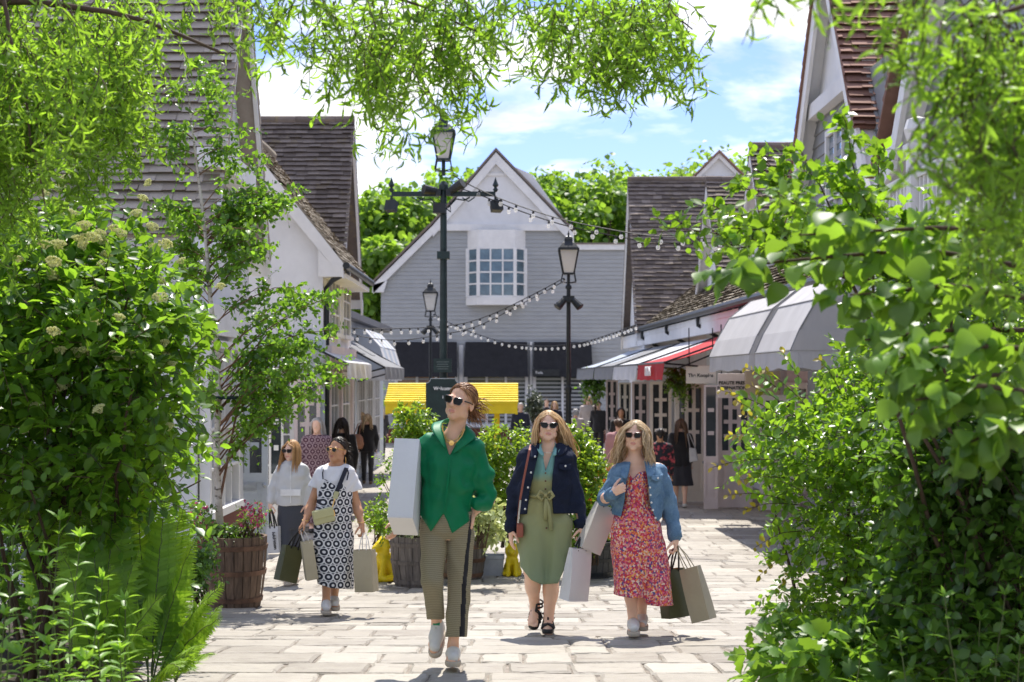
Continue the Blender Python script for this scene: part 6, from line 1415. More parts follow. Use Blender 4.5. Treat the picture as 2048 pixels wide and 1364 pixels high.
def strand(LV, LF, LA, pts, r, RG):
    k = len(pts); n = 5; t = nrmz(np.gradient(pts, axis=0)); x = nrmz(np.cross(t, np.array([.2, 1., .1]))); y = np.cross(t, x); th = np.arange(n) * 2 * PI / n; rr = (r * np.concatenate([np.linspace(.6, 1, 3), np.linspace(1, .12, k - 3)]))[:, None, None]
    LV.append((pts[:, None] + rr * (np.cos(th)[None, :, None] * x[:, None] * 1.35 + np.sin(th)[None, :, None] * y[:, None] * .75)).reshape(-1, 3)); i = np.arange(k - 1)[:, None] * n; j = np.arange(n)[None]; j2 = (j + 1) % n
    LF.append(np.stack([i + j, i + j2, i + n + j2, i + n + j], -1).reshape(-1, 4)); a = RG.random(); LA.append(np.full(k * n, a))
def shoe(parent, heel, toe, up, w, kind, mat, sole, tab=None):
    heel, toe, up = [np.array(q, float) for q in (heel, toe, up)]; x = nrmz(toe - heel); up = nrmz(up - x * (up @ x)); y = np.cross(up, x); L = np.linalg.norm(toe - heel); Q = lambda a, b, c_: heel + x * a * L + y * b + up * c_
    lo = np.minimum(heel, toe) - .13; hi = np.maximum(heel, toe) + .15
    if kind == 'sneaker':
        s = SDF(lo, hi, .005); s.cap(Q(.14, 0, .068), Q(.5, 0, .066), w * .40, w * .42, .02); s.cap(Q(.5, 0, .064), Q(.84, .004, .054), w * .42, w * .34, .02); s.cap(Q(.14, 0, .07), Q(.13, 0, .10), w * .40, w * .38, .02); s.cap(Q(.3, 0, .09), Q(.55, 0, .065), w * .28, w * .26, .03)
        V, Fq = s.mesh(); o = npmesh('shoe', V, Fq, 4, mat, parent)
        s = SDF(lo, hi, .005); s.cap(Q(.12, 0, .014), Q(.5, 0, .014), w * .44, w * .47, .01); s.cap(Q(.5, 0, .014), Q(.86, .004, .016), w * .49, w * .44, .01)
        V, Fq = s.mesh(); hgt = (V - heel) @ up; V = V + up[None] * (np.clip(hgt, -.002, .03) - hgt)[:, None]; npmesh('sole', V, Fq, 4, sole, o)
        la = MB()
        for i in range(5): f = .36 + i * .075; h = .076 + w * .42 - .0 - i * .010; la.tube([Q(f, -w * .25, h - .014), Q(f + .02, 0, h), Q(f + .045, w * .25, h - .014)], .005, 4)
        la.build('laces', M_lace, o)
        if tab is not None:
            tb = MB(); c = Q(.24, 0, .062 + w * .46 + .018); tb.tube([c - y * .02, c, c + y * .02], [.012, .016, .012], 8); tb.build('tongue_tab', tab, o)
        return o
    s = SDF(lo, hi, .005); s.cap(Q(.1, 0, .014), Q(.5, 0, .014), w * .42, w * .42, .01); s.cap(Q(.5, 0, .014), Q(.88, 0, .016), w * .46, w * .42, .01); V, Fq = s.mesh(); hgt = (V - heel) @ up; V = V + up[None] * (np.clip(hgt, -.002, .03) - hgt)[:, None]; o = npmesh('sandal', V, Fq, 4, sole, parent)
    st = MB()
    for a, b in ((.38, .58), (.58, .40), (.55, .74), (.74, .56), (.74, .78), (.3, .46)):
        h = lambda f: .055 + .045 * max(0, (.62 - f) / .4); st.tube([Vector(Q(a, -w * .47, .03)), Vector(Q(a * .75 + b * .25, -w * .34, h(a) - .005)), Vector(Q((a + b) / 2, 0, h((a + b) / 2) + .012)), Vector(Q(b * .75 + a * .25, w * .34, h(b) - .005)), Vector(Q(b, w * .47, .03))], .009, 6)
    for z in (.10, .135): st.tube([Vector(Q(.16 + .17 * math.cos(t), w * .42 * math.sin(t), z)) for t in np.linspace(0, 2 * PI, 13)], .008, 6)
    st.tube([Vector(Q(.5, 0, .09)), Vector(Q(.34, 0, .14))], .009, 6); st.build('strap', mat, o); return o
class Fig:
    """a person measured at depth d: J maps pixel positions to joints"""
    def __init__(s, name, label, d, J, head, skin, group=None, hands=(None, None), arms=((.043, .036, .025),) * 2, legs=(.08, .055, .034), h=.0046, bare_feet=False, torso=None, face=True, calf=.05, bust=0):
        s.d = d; s.s = F / d; s.J = {k: PP(v[0], v[1], d + (v[2] if len(v) > 2 else 0)) for k, v in J.items()}; j = s.J
        s.hc, s.R, s.hk = PP(head[0], head[1], d + head[2]), R3(*head[3:6]), head[6]
        allp = np.array(list(j.values()) + [s.hc]); lo = allp.min(0) - .16; hi = allp.max(0) + .17; lo[2] = min(lo[2], gz(d) - .03); b = SDF(lo, hi, h); s.lo, s.hi = lo, hi; c = s.hc; k = s.hk; R = s.R
        head_sdf(b, c, R, k, face); s.neck0 = c + R @ (np.array((0, .022, -.075)) * k); b.cap(s.neck0, j['neck'], .050 * k, .056 * k, .03)
        ch = j['neck'] * .0 + (j['shL'] + j['shR']) / 2; pel = (j['hipL'] + j['hipR']) / 2; sw = np.linalg.norm(j['shR'] - j['shL']) / 2; 
        for q in ('L', 'R'): b.cap(j['neck'] - np.array([0, -.01, .02]), j['sh' + q], .050, .045, .05)
        up = np.array([0, 0, 1.])
        rg = [(ch[2] + .02, ch[0], ch[1], sw * .8, .06), (ch[2] - .05, ch[0], ch[1], sw * .92, .088), (ch[2] - .14, ch[0], ch[1] - .005, sw * .88, .10)]; H = ch[2] - pel[2]; rg += [(pel[2] + H * .45, (ch[0] + pel[0]) / 2, ch[1], sw * .72, .085), (pel[2] + H * .12, pel[0], pel[1], sw * .72, .078), (pel[2] - .05, pel[0], pel[1], sw * .62, .07)]
        b.stack(rg, .03)
        for i, q in enumerate('LR'):
            a = arms[i]; b.chain([j['sh' + q], j['el' + q], j['wr' + q]], a, .02)
            b.ell(j['el' + q] * .65 + j['wr' + q] * .35, (a[1] * 1.03,) * 3, .03)
            b.chain([j['hip' + q], j['kn' + q], j['an' + q]], legs, .02); b.ell(j['kn' + q] * .68 + j['an' + q] * .32 + np.array([0, .018, 0]), (calf, calf, .11), .03)
            hd = hands[i]
            if hd: hand_sdf(b, j['wr' + q], *hd[:3], **hd[3])
            if 'toe' + q in j:
                a_, t_ = j['an' + q], j['toe' + q]; b.chain([a_, a_ * .3 + t_ * .7 - up * .012, t_], (legs[2], .036, .026), .02)
                if bare_feet:
                    x = nrmz(t_ - a_); y = nrmz(np.cross(x, up))
                    for t in range(5): o = (t - 2) * .0145; b.cap(t_ + y * o - x * .02, t_ + y * o + x * (.034 - .006 * abs(t - 1.4)) - up * .006, .011, .0085 if t else .011, .006)
        V, Fq = b.mesh(); V = smoothv(V, Fq, 1, .4); base = np.array([pel[0], d, gz(d)])
        lips = np.zeros(len(V))
        if face:
            lv_ = ((V - c) @ R) / k; ll = (np.abs(lv_[:, 0]) < .0235 - np.abs(lv_[:, 2] + .0625) * .7) & (np.abs(lv_[:, 2] + .0635) < .010) & (lv_[:, 1] < -.083); lips[ll] = .75
        s.o = npmesh(name, V - base, Fq, 4, skin, None, True, lips); s.o.location = base; tag(s.o, label, 'person', group)
    def sdf(s, h=.0065, pad=.06): return SDF(s.lo - pad, s.hi + pad, h)
    def rings(s, L, dy=0):
        """(py, xl, xr, ry[, dy]) -> stack rings"""
        o = []
        for r in L:
            d = s.d + dy + (r[4] if len(r) > 4 else 0); a, b = xc(r[1], d), xc(r[2], d); o.append((zc(r[0], d), (a + b) / 2, d, (b - a) / 2, r[3]))
        return o
def pl(x, pts):  # piecewise line in pixels
    return np.interp(x, [p[0] for p in pts], [p[1] for p in pts])
def ribbon(name, mat, parent, inner, outer, d, th=.006):
    mb = MB(); a = [P(p[0], p[1], d + p[2]) for p in inner]; b = [P(p[0], p[1], d + p[2]) for p in outer]; n = len(a); mb.add(a + b, [(i, i + 1, n + i + 1, n + i) for i in range(n - 1)]); o = mb.build(name, mat, parent, smooth=True)
    m = o.modifiers.new('sub', 'SUBSURF'); m.levels = 2; m.render_levels = 2; m = o.modifiers.new('th', 'SOLIDIFY'); m.thickness = th; m.offset = 0; return o
def buttons(parent, mat, pts, d, r=.008):
    for p in pts:
        c = P(p[0], p[1], d + p[2]); b = MB(); b.lathe([(.001, -.003), (r, -.002), (r, .002), (r * .6, .004), (.001, .003)], (0, 0, 0), 10); b.v = [(c.x + v[0], c.y - v[2], c.z + v[1]) for v in b.v]; b.build('button', mat, parent)
def opening(s, fig, left, right, top, depth=0., k=None):
    """cut the front of a garment between two pixel lines (x as a function of y)"""
    def f(px, py, Y):
        l = np.interp(py, [p[1] for p in left], [p[0] for p in left]); r = np.interp(py, [p[1] for p in right], [p[0] for p in right]); ins = np.minimum(px - l, r - px) / fig.s; return np.minimum(ins, np.minimum((fig.d + depth - Y), (top[1] - py) / fig.s if top else 9.))
    s.where(f)
# ---------- woman in green ----------
def green():
    d = 9.56
    J = dict(neck=(908, 874, .02), shL=(852, 893, .03), shR=(943, 900, .02), elL=(803, 972, .12), wrL=(797, 1038, .0), elR=(977, 1000, .07), wrR=(949, 1022, .0), hipL=(872, 1062, 0), hipR=(917, 1062, 0), knL=(866, 1160, -.10), anL=(874, 1252, .10), toeL=(868, 1300, .0), knR=(916, 1170, 0), anR=(906, 1292, .02), toeR=(905, 1327, -.14))
    f = Fig('person', 'woman in a loose emerald green shirt, olive checked trousers and sunglasses, nearest of the shoppers', d, J, (922, 805, 0, -26, -7, 13, .98), S_tan, 'shoppers walking toward us', hands=((np.array([-.15, -.35, -.75]), np.array([-.2, -.9, .1]), 1, dict(curl=.55, L=.17)), (np.array([-.5, -.1, -.8]), np.array([0, -1, 0]), -1, dict(curl=.3))), legs=(.060, .046, .032), calf=.012)
    o = f.o; G = cloth('emerald_silk_blend', (.0, .20, .078), .5, 300, .12, .3, .10, .03); J = f.J
    hair(o, f.hc, f.R, f.hk, H_auburn, 'tied', .17, 420, (.95, .3, .15), seed=3, rad=.0036); shades(o, f.hc, f.R, f.hk, 'square', M_frame)
    s = f.sdf(); s.stack(f.rings([(860, 884, 932, .07, .02), (872, 862, 944, .09, .02), (888, 842, 960, .115, .01), (925, 838, 955, .132), (965, 839, 946, .132), (1005, 839, 944, .13), (1035, 838, 947, .132), (1072, 838, 949, .13)]), 0, lambda th, z: .028 * np.sin(th * 9 + z * 9 + 2 * np.sin(z * 7)) + .02 * np.sin(th * 5 - z * 16))
    W = lambda *p: PP(p[0], p[1], d + p[2]); s.chain([W(943, 899, .02), W(964, 950, .02), W(973, 992, .04)], (.074, .072, .056), .025); s.chain([W(973, 992, .04), W(968, 1006, .0), W(957, 1008, -.04)], (.056, .054, .048), .02); s.chain([W(857, 895, .02), W(825, 945, .06), W(802, 976, .10)], (.08, .082, .07), .05); s.chain([W(802, 976, .1), W(799, 1010, .05)], (.066, .05), .03)
    s.wrinkle(.013, 30, 4, (1, .5, .42)); s.wrinkle(.004, 62, 14, (1, .6, .4))
    hem = [(820, 1015), (838, 1026), (862, 1064), (887, 1027), (904, 1067), (948, 1036), (1000, 1024)]; s.where(lambda px, py, Y: (py - pl(px, hem)) / f.s)
    def vneck(px, py, Y):
        c = pl(py, [(840, 907), (912, 899)]); w = pl(py, [(835, 27), (850, 22), (880, 13), (912, 0)]); return np.minimum((w - np.abs(px - c)) / f.s, np.minimum(d + .03 - Y, (912 - py) / f.s))
    s.where(vneck); b = part(s, 'shirt', G, o, it=2)
    ribbon('collar', G, b, [(894, 900, -.135), (888, 872, -.10), (882, 850, -.03), (888, 838, .06), (906, 836, .12), (926, 842, .09), (934, 856, .0), (926, 878, -.08), (902, 908, -.135)], [(888, 897, -.142), (866, 866, -.115), (860, 850, -.04), (872, 842, .08), (906, 848, .15), (942, 856, .1), (956, 874, -.02), (941, 882, -.11), (908, 908, -.14)], d)
    pk = MB(); pk.tube([P(899, 913, d - .146), P(897, 950, d - .158), P(893, 990, d - .156), P(888, 1022, d - .15)], .006, 6); pk.build('placket', G, b)
    s = f.sdf(); s.stack(f.rings([(1022, 848, 944, .115), (1045, 842, 948, .122), (1062, 844, 947, .112), (1076, 856, 940, .08)]), 0); s.chain([W(868, 1068, -.01), W(864, 1160, -.10), W(873, 1250, .10)], (.084, .070, .046), .012); s.chain([W(921, 1068, .0), W(918, 1170, .0), W(912, 1276, .0)], (.086, .072, .064), .008)
    s.wrinkle(.006, 34, 8, (1, .6, .8)); s.where(lambda px, py, Y: (py - np.where(px < 889, 1239., 1274.)) / f.s)
    ax = np.array([W(945, 1040, 0), W(917, 1170, 0), W(912, 1276, 0)])
    def stripe(V, Fq):
        c = V[Fq].mean(1); px = CX + c[:, 0] / c[:, 1] * F; py = HZ - (c[:, 2] - CZ) / c[:, 1] * F; lo = pl(py, [(1030, 941), (1100, 932), (1170, 924), (1274, 919)]); hi = pl(py, [(1030, 946), (1100, 939), (1170, 933), (1274, 929)]); return ((px > lo) & (px < hi) & (c[:, 1] < d + .03) & (py > 1030)).astype(int)
    tr = part(s, 'trousers', [check_trouser(), cloth('black_side_stripe', (.012, .012, .016))], o, mi=stripe)
    g = np.array([0, 0, 1.]); shoe(o, W(907, 1326, .09), W(905, 1334, -.17), g, .098, 'sneaker', M_shoe, M_sole, M_shoegreen); shoe(o, W(880, 1265, .17), W(868, 1314, .0), np.array([-.12, -.85, .35]), .098, 'sneaker', M_shoe, M_sole, M_shoegreen)
    n = MB(); q = [(884, 852, -.045), (887, 872, -.088), (894, 884, -.112), (903, 888, -.118), (913, 884, -.11), (923, 872, -.078), (929, 858, -.03)]; n.tube([P(x, y, d + z) for x, y, z in q], .0045, 6); n.tube([P(x, y - 6, d + z) for x, y, z in q], .0022, 5); c = P(903, 886, d - .128); n.lathe([(.001, -.003), (.0155, -.002), (.0155, .002), (.001, .003)], (0, 0, 0), 14); k = len(n.v) - 56
    n.v[k:] = [(c.x + v[0], c.y - v[2], c.z + v[1]) for v in n.v[k:]]; n.build('necklace', M_gold, o)
green()
# ---------- woman in dark denim jacket, dip dyed dress ----------
def jacket(f, name, mat, rings, sleeves, left, right, hem, collar, but, seed, cuffr, amp=.008, flap=None):
    s = f.sdf(); s.stack(f.rings(rings), 0, lambda th, z: .012 * np.sin(th * 7 + z * 20))
    for pts, rs in sleeves: s.chain([PP(p[0], p[1], f.d + p[2]) for p in pts], rs, .035)
    s.wrinkle(amp, 42, seed, (1, .7, 1)); s.wrinkle(.003, 110, seed + 9)
    opening(s, f, left, right, None, .0); s.where(lambda px, py, Y: np.where((np.abs(px - (rings[0][1] + rings[0][2]) / 2) < (rings[-1][2] - rings[-1][1]) / 2 + 3) & (Y < f.d + .3), (py - pl(px, hem)) / f.s, -1.) if hem else np.full(py.shape, -1.) + px * 0)
    nk = f.J['neck']; s.cap(nk + np.array([0, -.04, .10]), nk + np.array([0, -.01, -.01]), .066, .055, .01, 's'); j = part(s, name, mat, f.o, it=1)
    for inn, out in collar: ribbon('collar', mat, j, inn, out, f.d, .008)
    for pts, rs in sleeves:
        a, b = PP(pts[-2][0], pts[-2][1], f.d + pts[-2][2]), PP(pts[-1][0], pts[-1][1], f.d + pts[-1][2]); u = nrmz(b - a); m = MB(); m.tube([b - u * .045, b - u * .04, b + u * .012, b + u * .016], [rs[-1] * .9, rs[-1] + .006, rs[-1] + .006, rs[-1] * .8], 14); m.build('cuff', mat, j, smooth=True)
    if but: buttons(j, M_silver, but, f.d)
    if flap:
        for q in flap:
            m = MB(); w = [P(p[0], p[1], f.d + p[2]) for p in q]; m.prism(w, YA * .012); m.build('pocket_flap', mat, j, bevel=.003)
    return j
def denim_woman():
    d = 11.8
    J = dict(neck=(1097, 894, .02), shL=(1055, 911, .02), shR=(1133, 911, .02), elL=(1030, 985, .05), wrL=(1023, 1058, -.02), elR=(1151, 985, .04), wrR=(1164, 1053, -.04), hipL=(1076, 1065, 0), hipR=(1113, 1065, 0), knL=(1063, 1142, -.08), anL=(1070, 1216, .10), toeL=(1066, 1244, .0), knR=(1104, 1150, -.02), anR=(1097, 1240, .03), toeR=(1095, 1262, -.12))
    f = Fig('person', 'woman in dark denim jacket over a tied green dress, blond hair blowing', d, J, (1096, 852, 0, 2, -3, 2, .95), S_fair, 'shoppers walking toward us', hands=((np.array([-.05, -.1, -1.]), np.array([.3, -1, 0]), -1, dict(curl=.35, L=.17)), (np.array([.0, -.12, -1.]), np.array([-.3, -1, 0]), 1, dict(curl=1.15, L=.165))), legs=(.085, .058, .037), bare_feet=True, calf=.058)
    o = f.o; W = lambda *p: PP(p[0], p[1], d + p[2]); sh = [(W(1055, 925, .03), np.array([.09, .11, .10])), (W(1133, 925, .03), np.array([.09, .11, .10])), (W(1097, 960, .02), np.array([.16, .13, .2]))]
    hair(o, f.hc, f.R, f.hk, H_blond, 'long', .34, 520, (.55, .3, .08), (-.08, .15, 0), -.012, sh, seed=5, wave=.008, rad=.0042); shades(o, f.hc, f.R, f.hk, 'cateye', M_frame)
    D = ombre(); s = f.sdf(); s.stack(f.rings([(888, 1078, 1116, .06, .02), (905, 1062, 1132, .10, .01), (940, 1058, 1131, .125), (985, 1058, 1127, .118), (1000, 1050, 1130, .125), (1040, 1039, 1141, .14), (1080, 1036, 1145, .14), (1120, 1039, 1143, .14), (1150, 1044, 1136, .13), (1172, 1050, 1128, .12)]), 0, lambda th, z: .018 * np.sin(th * 8 + z * 10) + .012 * np.sin(th * 13 - z * 22))
    s.chain([W(1070, 1050, -.04), W(1066, 1165, -.13)], (.105, .088), .03); s.chain([W(1117, 1050, -.04), W(1111, 1172, -.09)], (.105, .09), .02); s.wrinkle(.010, 34, 21, (1, .6, .4)); hem = [(1030, 1120), (1046, 1140), (1062, 1160), (1083, 1169), (1116, 1167), (1128, 1140), (1150, 1110)]; s.where(lambda px, py, Y: (py - pl(px, hem)) / f.s)
    s.where(lambda px, py, Y: np.minimum((pl(py, [(870, 16), (892, 13), (942, 0)]) - np.abs(px - pl(py, [(880, 1097), (942, 1091)]))) / f.s, np.minimum(d + .05 - Y, (942 - py) / f.s))); dr = part(s, 'dress', D, o, it=2)
    ribbon('collar', D, dr, [(1091, 915, -.128), (1084, 900, -.10), (1080, 886, -.03), (1097, 880, .07), (1114, 886, -.03), (1110, 900, -.10), (1103, 912, -.125)], [(1080, 910, -.135), (1074, 898, -.11), (1072, 890, -.02), (1097, 886, .09), (1122, 890, -.02), (1121, 898, -.11), (1113, 912, -.132)], d, .005)
    bl = MB(); bl.tube([W(1091 + 36 * math.cos(t), 991 + 2 * math.sin(t), -.128 * math.sin(t) - .006) for t in np.linspace(.1, PI - .1, 17)], .011, 6); c = W(1091, 990, -.145)
    for sx in (-1, 1): bl.tube([c, c + np.array([sx * .04, -.012, .03]), c + np.array([sx * .058, -.01, -.005]), c + np.array([sx * .03, -.008, -.035]), c], [.008, .013, .016, .012, .008], 6); bl.tube([c, c + np.array([sx * .012 + .012, -.012, -.10]), c + np.array([sx * .022 + .022, -.012, -.22 - .04 * sx])], [.009, .016, .018], 6)
    bl.ell = None; bl.box(c + np.array([0, -.008, 0]), (.028, .022, .03)); bl.build('belt', D, dr, smooth=True); buttons(dr, M_tort, [(1091, 946, -.132), (1091, 962, -.13), (1091, 978, -.128), (1092, 1012, -.135), (1092, 1034, -.145), (1093, 1056, -.15)], d, .007)
    jacket(f, 'jacket', denim('dark_indigo_denim', (.006, .009, .022), (.022, .030, .058)), [(888, 1064, 1130, .09, .02), (898, 1048, 1142, .12, .01), (915, 1038, 1148, .14), (950, 1036, 1146, .15), (990, 1036, 1142, .145), (1030, 1032, 1142, .15)],
        [([(1056, 913, .02), (1030, 985, .05), (1023, 1056, -.01)], (.066, .060, .050)), ([(1132, 913, .02), (1150, 985, .04), (1163, 1050, -.03)], (.066, .060, .050))], [(1080, 880), (1076, 910), (1068, 945), (1059, 985), (1054, 1032)], [(1112, 880), (1109, 920), (1105, 950), (1103, 985), (1107, 1032)], [(1020, 1029), (1150, 1027)],
        [([(1080, 884, -.03), (1078, 900, -.11), (1070, 922, -.15)], [(1062, 888, -.02), (1058, 903, -.10), (1056, 914, -.14)]), ([(1113, 884, -.03), (1114, 900, -.11), (1111, 916, -.14)], [(1130, 888, -.02), (1136, 900, -.10), (1128, 908, -.135)])],
        [(1070, 913, -.16), (1062, 945, -.16), (1056, 975, -.155), (1052, 1000, -.155), (1050, 1018, -.155), (1131, 932, -.152)], 31, .05, flap=[[(1118, 929, -.155), (1143, 928, -.12), (1143, 936, -.12), (1131, 941, -.155), (1118, 937, -.16)]])
    g = np.array([0, 0, 1.]); shoe(o, W(1097, 1262, .10), W(1095, 1267, -.17), g, .10, 'sandal', M_blackl, M_blackl); shoe(o, W(1073, 1226, .16), W(1066, 1257, .0), np.array([0, -.75, .45]), .10, 'sandal', M_blackl, M_blackl)
    n = MB(); n.tube([W(1097 + 16 * math.cos(t), 898 + 8 * math.sin(t), -.07 * math.sin(t) - .02) for t in np.linspace(.1, PI - .1, 11)], .0025, 5); n.build('necklace', M_silver, o)
denim_woman()
# ---------- woman in light denim, floral dress ----------
def floral_woman():
    d = 11.6
    J = dict(neck=(1270, 922, .02), shL=(1234, 941, .02), shR=(1318, 939, .02), elL=(1206, 1000, .0), wrL=(1225, 987, -.17), elR=(1340, 1010, .06), wrR=(1351, 1077, -.02), hipL=(1254, 1075, 0), hipR=(1293, 1075, 0), knL=(1260, 1150, -.08), anL=(1266, 1244, -.04), toeL=(1267, 1266, -.17), knR=(1284, 1160, .02), anR=(1283, 1236, .14), toeR=(1284, 1250, .0))
    f = Fig('person', 'woman in faded blue denim jacket and a bright floral midi dress, bags in her hand', d, J, (1270, 871, 0, -12, -2, 3, .93), S_fair, 'shoppers walking toward us', hands=((np.array([.62, -.45, .42]), np.array([-.3, .1, .9]), -1, dict(curl=1.25, L=.165)), (np.array([.02, -.15, -1.]), np.array([-.3, -1, 0]), 1, dict(curl=1.15, L=.165))), legs=(.08, .054, .034), calf=.052)
    o = f.o; W = lambda *p: PP(p[0], p[1], d + p[2]); sh = [(W(1234, 955, .03), np.array([.085, .105, .09])), (W(1318, 955, .03), np.array([.085, .105, .09])), (W(1272, 985, .02), np.array([.15, .125, .2]))]
    hair(o, f.hc, f.R, f.hk, H_blond2, 'long', .33, 520, (.22, -.1, 0), (-.30, -.1, 0), 0.0, sh, seed=8, wave=.016, rad=.0044, forward=.6); shades(o, f.hc, f.R, f.hk, 'square', M_tort)
    s = f.sdf(); s.stack(f.rings([(935, 1250, 1300, .10, .01), (960, 1244, 1304, .122), (1003, 1243, 1301, .112), (1030, 1230, 1315, .135), (1060, 1222, 1325, .15), (1100, 1223, 1328, .155), (1150, 1230, 1336, .16), (1190, 1234, 1341, .165), (1216, 1236, 1343, .165)]), 0, lambda th, z: (.055 * np.sin(th * 6 + z * 5 + 1) + .035 * np.sin(th * 11 - z * 9)) * np.clip((zc(1010, d) - z) / .45, .12, 1))
    s.chain([W(1252, 1070, -.05), W(1260, 1196, -.15)], (.105, .10), .04); s.chain([W(1298, 1080, -.02), W(1312, 1208, -.07)], (.105, .11), .03); s.wrinkle(.012, 34, 41, (1, .6, .4)); hem = [(1220, 1186), (1238, 1192), (1262, 1196), (1289, 1197), (1294, 1210), (1318, 1213), (1350, 1211)]; s.where(lambda px, py, Y: (py - pl(px, hem)) / f.s); s.where(lambda px, py, Y: (pl(px, [(1244, 942), (1256, 944), (1266, 958), (1278, 944), (1300, 941)]) - py) / f.s); dr = part(s, 'dress', floral('floral_print', 84), o, it=2)
    jacket(f, 'jacket', denim('washed_blue_denim', (.055, .12, .21), (.20, .32, .44)), [(922, 1248, 1300, .09, .02), (932, 1232, 1318, .12, .01), (950, 1224, 1331, .14), (980, 1224, 1330, .15), (1010, 1226, 1325, .15), (1046, 1226, 1324, .155)],
        [([(1236, 944, .02), (1209, 998, .0), (1225, 987, -.165)], (.060, .052, .043)), ([(1316, 942, .02), (1338, 1008, .06), (1350, 1073, -.01)], (.066, .060, .048))], [(1263, 915), (1258, 945), (1252, 965), (1249, 1000), (1240, 1046)], [(1286, 915), (1293, 945), (1297, 970), (1300, 1010), (1316, 1048)], [(1215, 1026), (1240, 1033), (1262, 1030), (1300, 1032), (1316, 1043), (1330, 1028)],
        [([(1262, 925, -.08), (1258, 945, -.13), (1252, 962, -.152)], [(1246, 928, -.04), (1242, 942, -.12), (1240, 952, -.145)]), ([(1288, 925, -.08), (1293, 945, -.13), (1296, 958, -.15)], [(1306, 928, -.04), (1312, 942, -.11), (1308, 950, -.14)])],
        [(1300, 975, -.16), (1301, 990, -.16), (1303, 1005, -.16), (1306, 1020, -.158), (1311, 1036, -.155), (1316, 956, -.145)], 51, .05, flap=[[(1303, 951, -.155), (1325, 950, -.115), (1325, 957, -.115), (1314, 963, -.15), (1303, 958, -.16)], [(1226, 953, -.12), (1245, 955, -.155), (1245, 962, -.155), (1236, 966, -.15), (1226, 960, -.12)]])
    g = np.array([0, 0, 1.]); shoe(o, W(1266, 1264, .02), W(1268, 1273, -.25), np.array([0, .25, 1.]), .098, 'sneaker', M_shoe, M_sole); shoe(o, W(1283, 1250, .23), W(1284, 1262, -.02), np.array([0, -.25, 1.]), .098, 'sneaker', M_shoe, M_sole)
floral_woman()
# ---------- woman in the monochrome dress ----------
def mono_woman():
    d = 13.67
    J = dict(neck=(672, 932, .02), shL=(646, 945, .02), shR=(697, 945, .02), elL=(622, 1010, .04), wrL=(611, 1042, -.07), elR=(713, 1010, .04), wrR=(723, 1048, -.05), hipL=(658, 1065, 0), hipR=(684, 1065, 0), knL=(655, 1125, -.06), anL=(652, 1203, -.03), toeL=(652, 1222, -.15), knR=(674, 1130, .03), anR=(668, 1198, .12), toeR=(670, 1212, .0))
    f = Fig('person', 'dark haired woman in white tee under a black and white patterned dress', d, J, (676, 900, 0, -32, -4, 4, .9), S_brown, 'shoppers walking toward us', hands=((np.array([-.55, -.25, -.7]), np.array([.1, -1, .2]), -1, dict(curl=.75, L=.155)), (np.array([.2, -.2, -.9]), np.array([-.3, -1, 0]), 1, dict(curl=1.0, L=.155))), arms=((.042, .037, .026),) * 2, legs=(.075, .05, .032), calf=.046)
    o = f.o; W = lambda *p: PP(p[0], p[1], d + p[2]); hair(o, f.hc, f.R, f.hk, H_dark, 'bun', .1, 220, (.5, .3, -.2), seed=11, rad=.005); shades(o, f.hc, f.R, f.hk, 'aviator', M_gold)
    s = f.sdf(); s.stack(f.rings([(928, 655, 690, .075, .02), (938, 640, 704, .10, .01), (960, 634, 706, .125), (1000, 637, 702, .12)]), 0); s.chain([W(647, 946, .02), W(630, 974, .03)], (.062, .064), .04); s.chain([W(696, 946, .02), W(710, 978, .03)], (.062, .064), .04); s.wrinkle(.006, 48, 61, (1, .7, .8)); nk = f.J['neck']; s.cap(nk + np.array([0, -.05, .10]), nk + np.array([0, -.02, .0]), .066, .06, .01, 's'); s.where(lambda px, py, Y: (py - np.where((px > 634) & (px < 703), 1000., pl(px, [(610, 972), (640, 978), (700, 986), (720, 980)]))) / f.s); part(s, 'tee_shirt', cloth('white_jersey', (.74, .74, .75), .85, 260, .06, .3), o)
    s = f.sdf(); s.stack(f.rings([(952, 644, 698, .128), (985, 637, 703, .14), (1010, 634, 703, .138), (1050, 630, 704, .145), (1100, 629, 707, .155), (1150, 633, 707, .155), (1182, 637, 706, .15)]), 0, lambda th, z: (.03 * np.sin(th * 7 + z * 6) + .02 * np.sin(th * 11 - z * 12)) * np.clip((zc(980, d) - z) / .4, .1, 1)); s.wrinkle(.010, 34, 71, (1, .6, .4)); s.where(lambda px, py, Y: np.maximum((py - pl(px, [(630, 1166), (660, 1176), (706, 1179)])) / f.s, (pl(px, [(638, 962), (646, 955), (672, 972), (694, 958), (704, 964)]) - py) / f.s)); dr = part(s, 'dress', motif('ring_print', 14.0, (.012, .016, .03), (.72, .72, .72)), o, it=2)
    m = MB(); m.tube([W(646, 958, -.13), W(645, 945, -.10), W(648, 934, -.01)], .006, 5); m.tube([W(694, 960, -.13), W(697, 946, -.10), W(694, 935, -.01)], .006, 5); m.build('shoulder_strap', pm('navy_strap', (.015, .018, .035), .8), dr)
    g = np.array([0, 0, 1.]); shoe(o, W(652, 1222, .04), W(652, 1230, -.22), np.array([0, .25, 1.]), .095, 'sneaker', M_shoe, M_sole); shoe(o, W(668, 1211, .2), W(670, 1222, -.03), np.array([0, -.2, 1.]), .095, 'sneaker', M_shoe, M_sole)
    e = MB(); q = W(691, 914, -.0); e.tube([q + np.array([0, .0, .0]), q + np.array([.003, 0, -.03]), q + np.array([0, 0, -.06])], .003, 5); e.build('earring', M_gold, o); b = MB(); 
    for x, y, z in ((611.5, 1040, -.065), (722, 1044, -.045)): c = W(x, y, z); b.tube([c + np.array([.032 * math.cos(t), .032 * math.sin(t), .004 * math.sin(t)]) for t in np.linspace(0, 2 * PI, 13)], .0035, 5)
    b.build('bracelet', M_gold, o)
mono_woman()
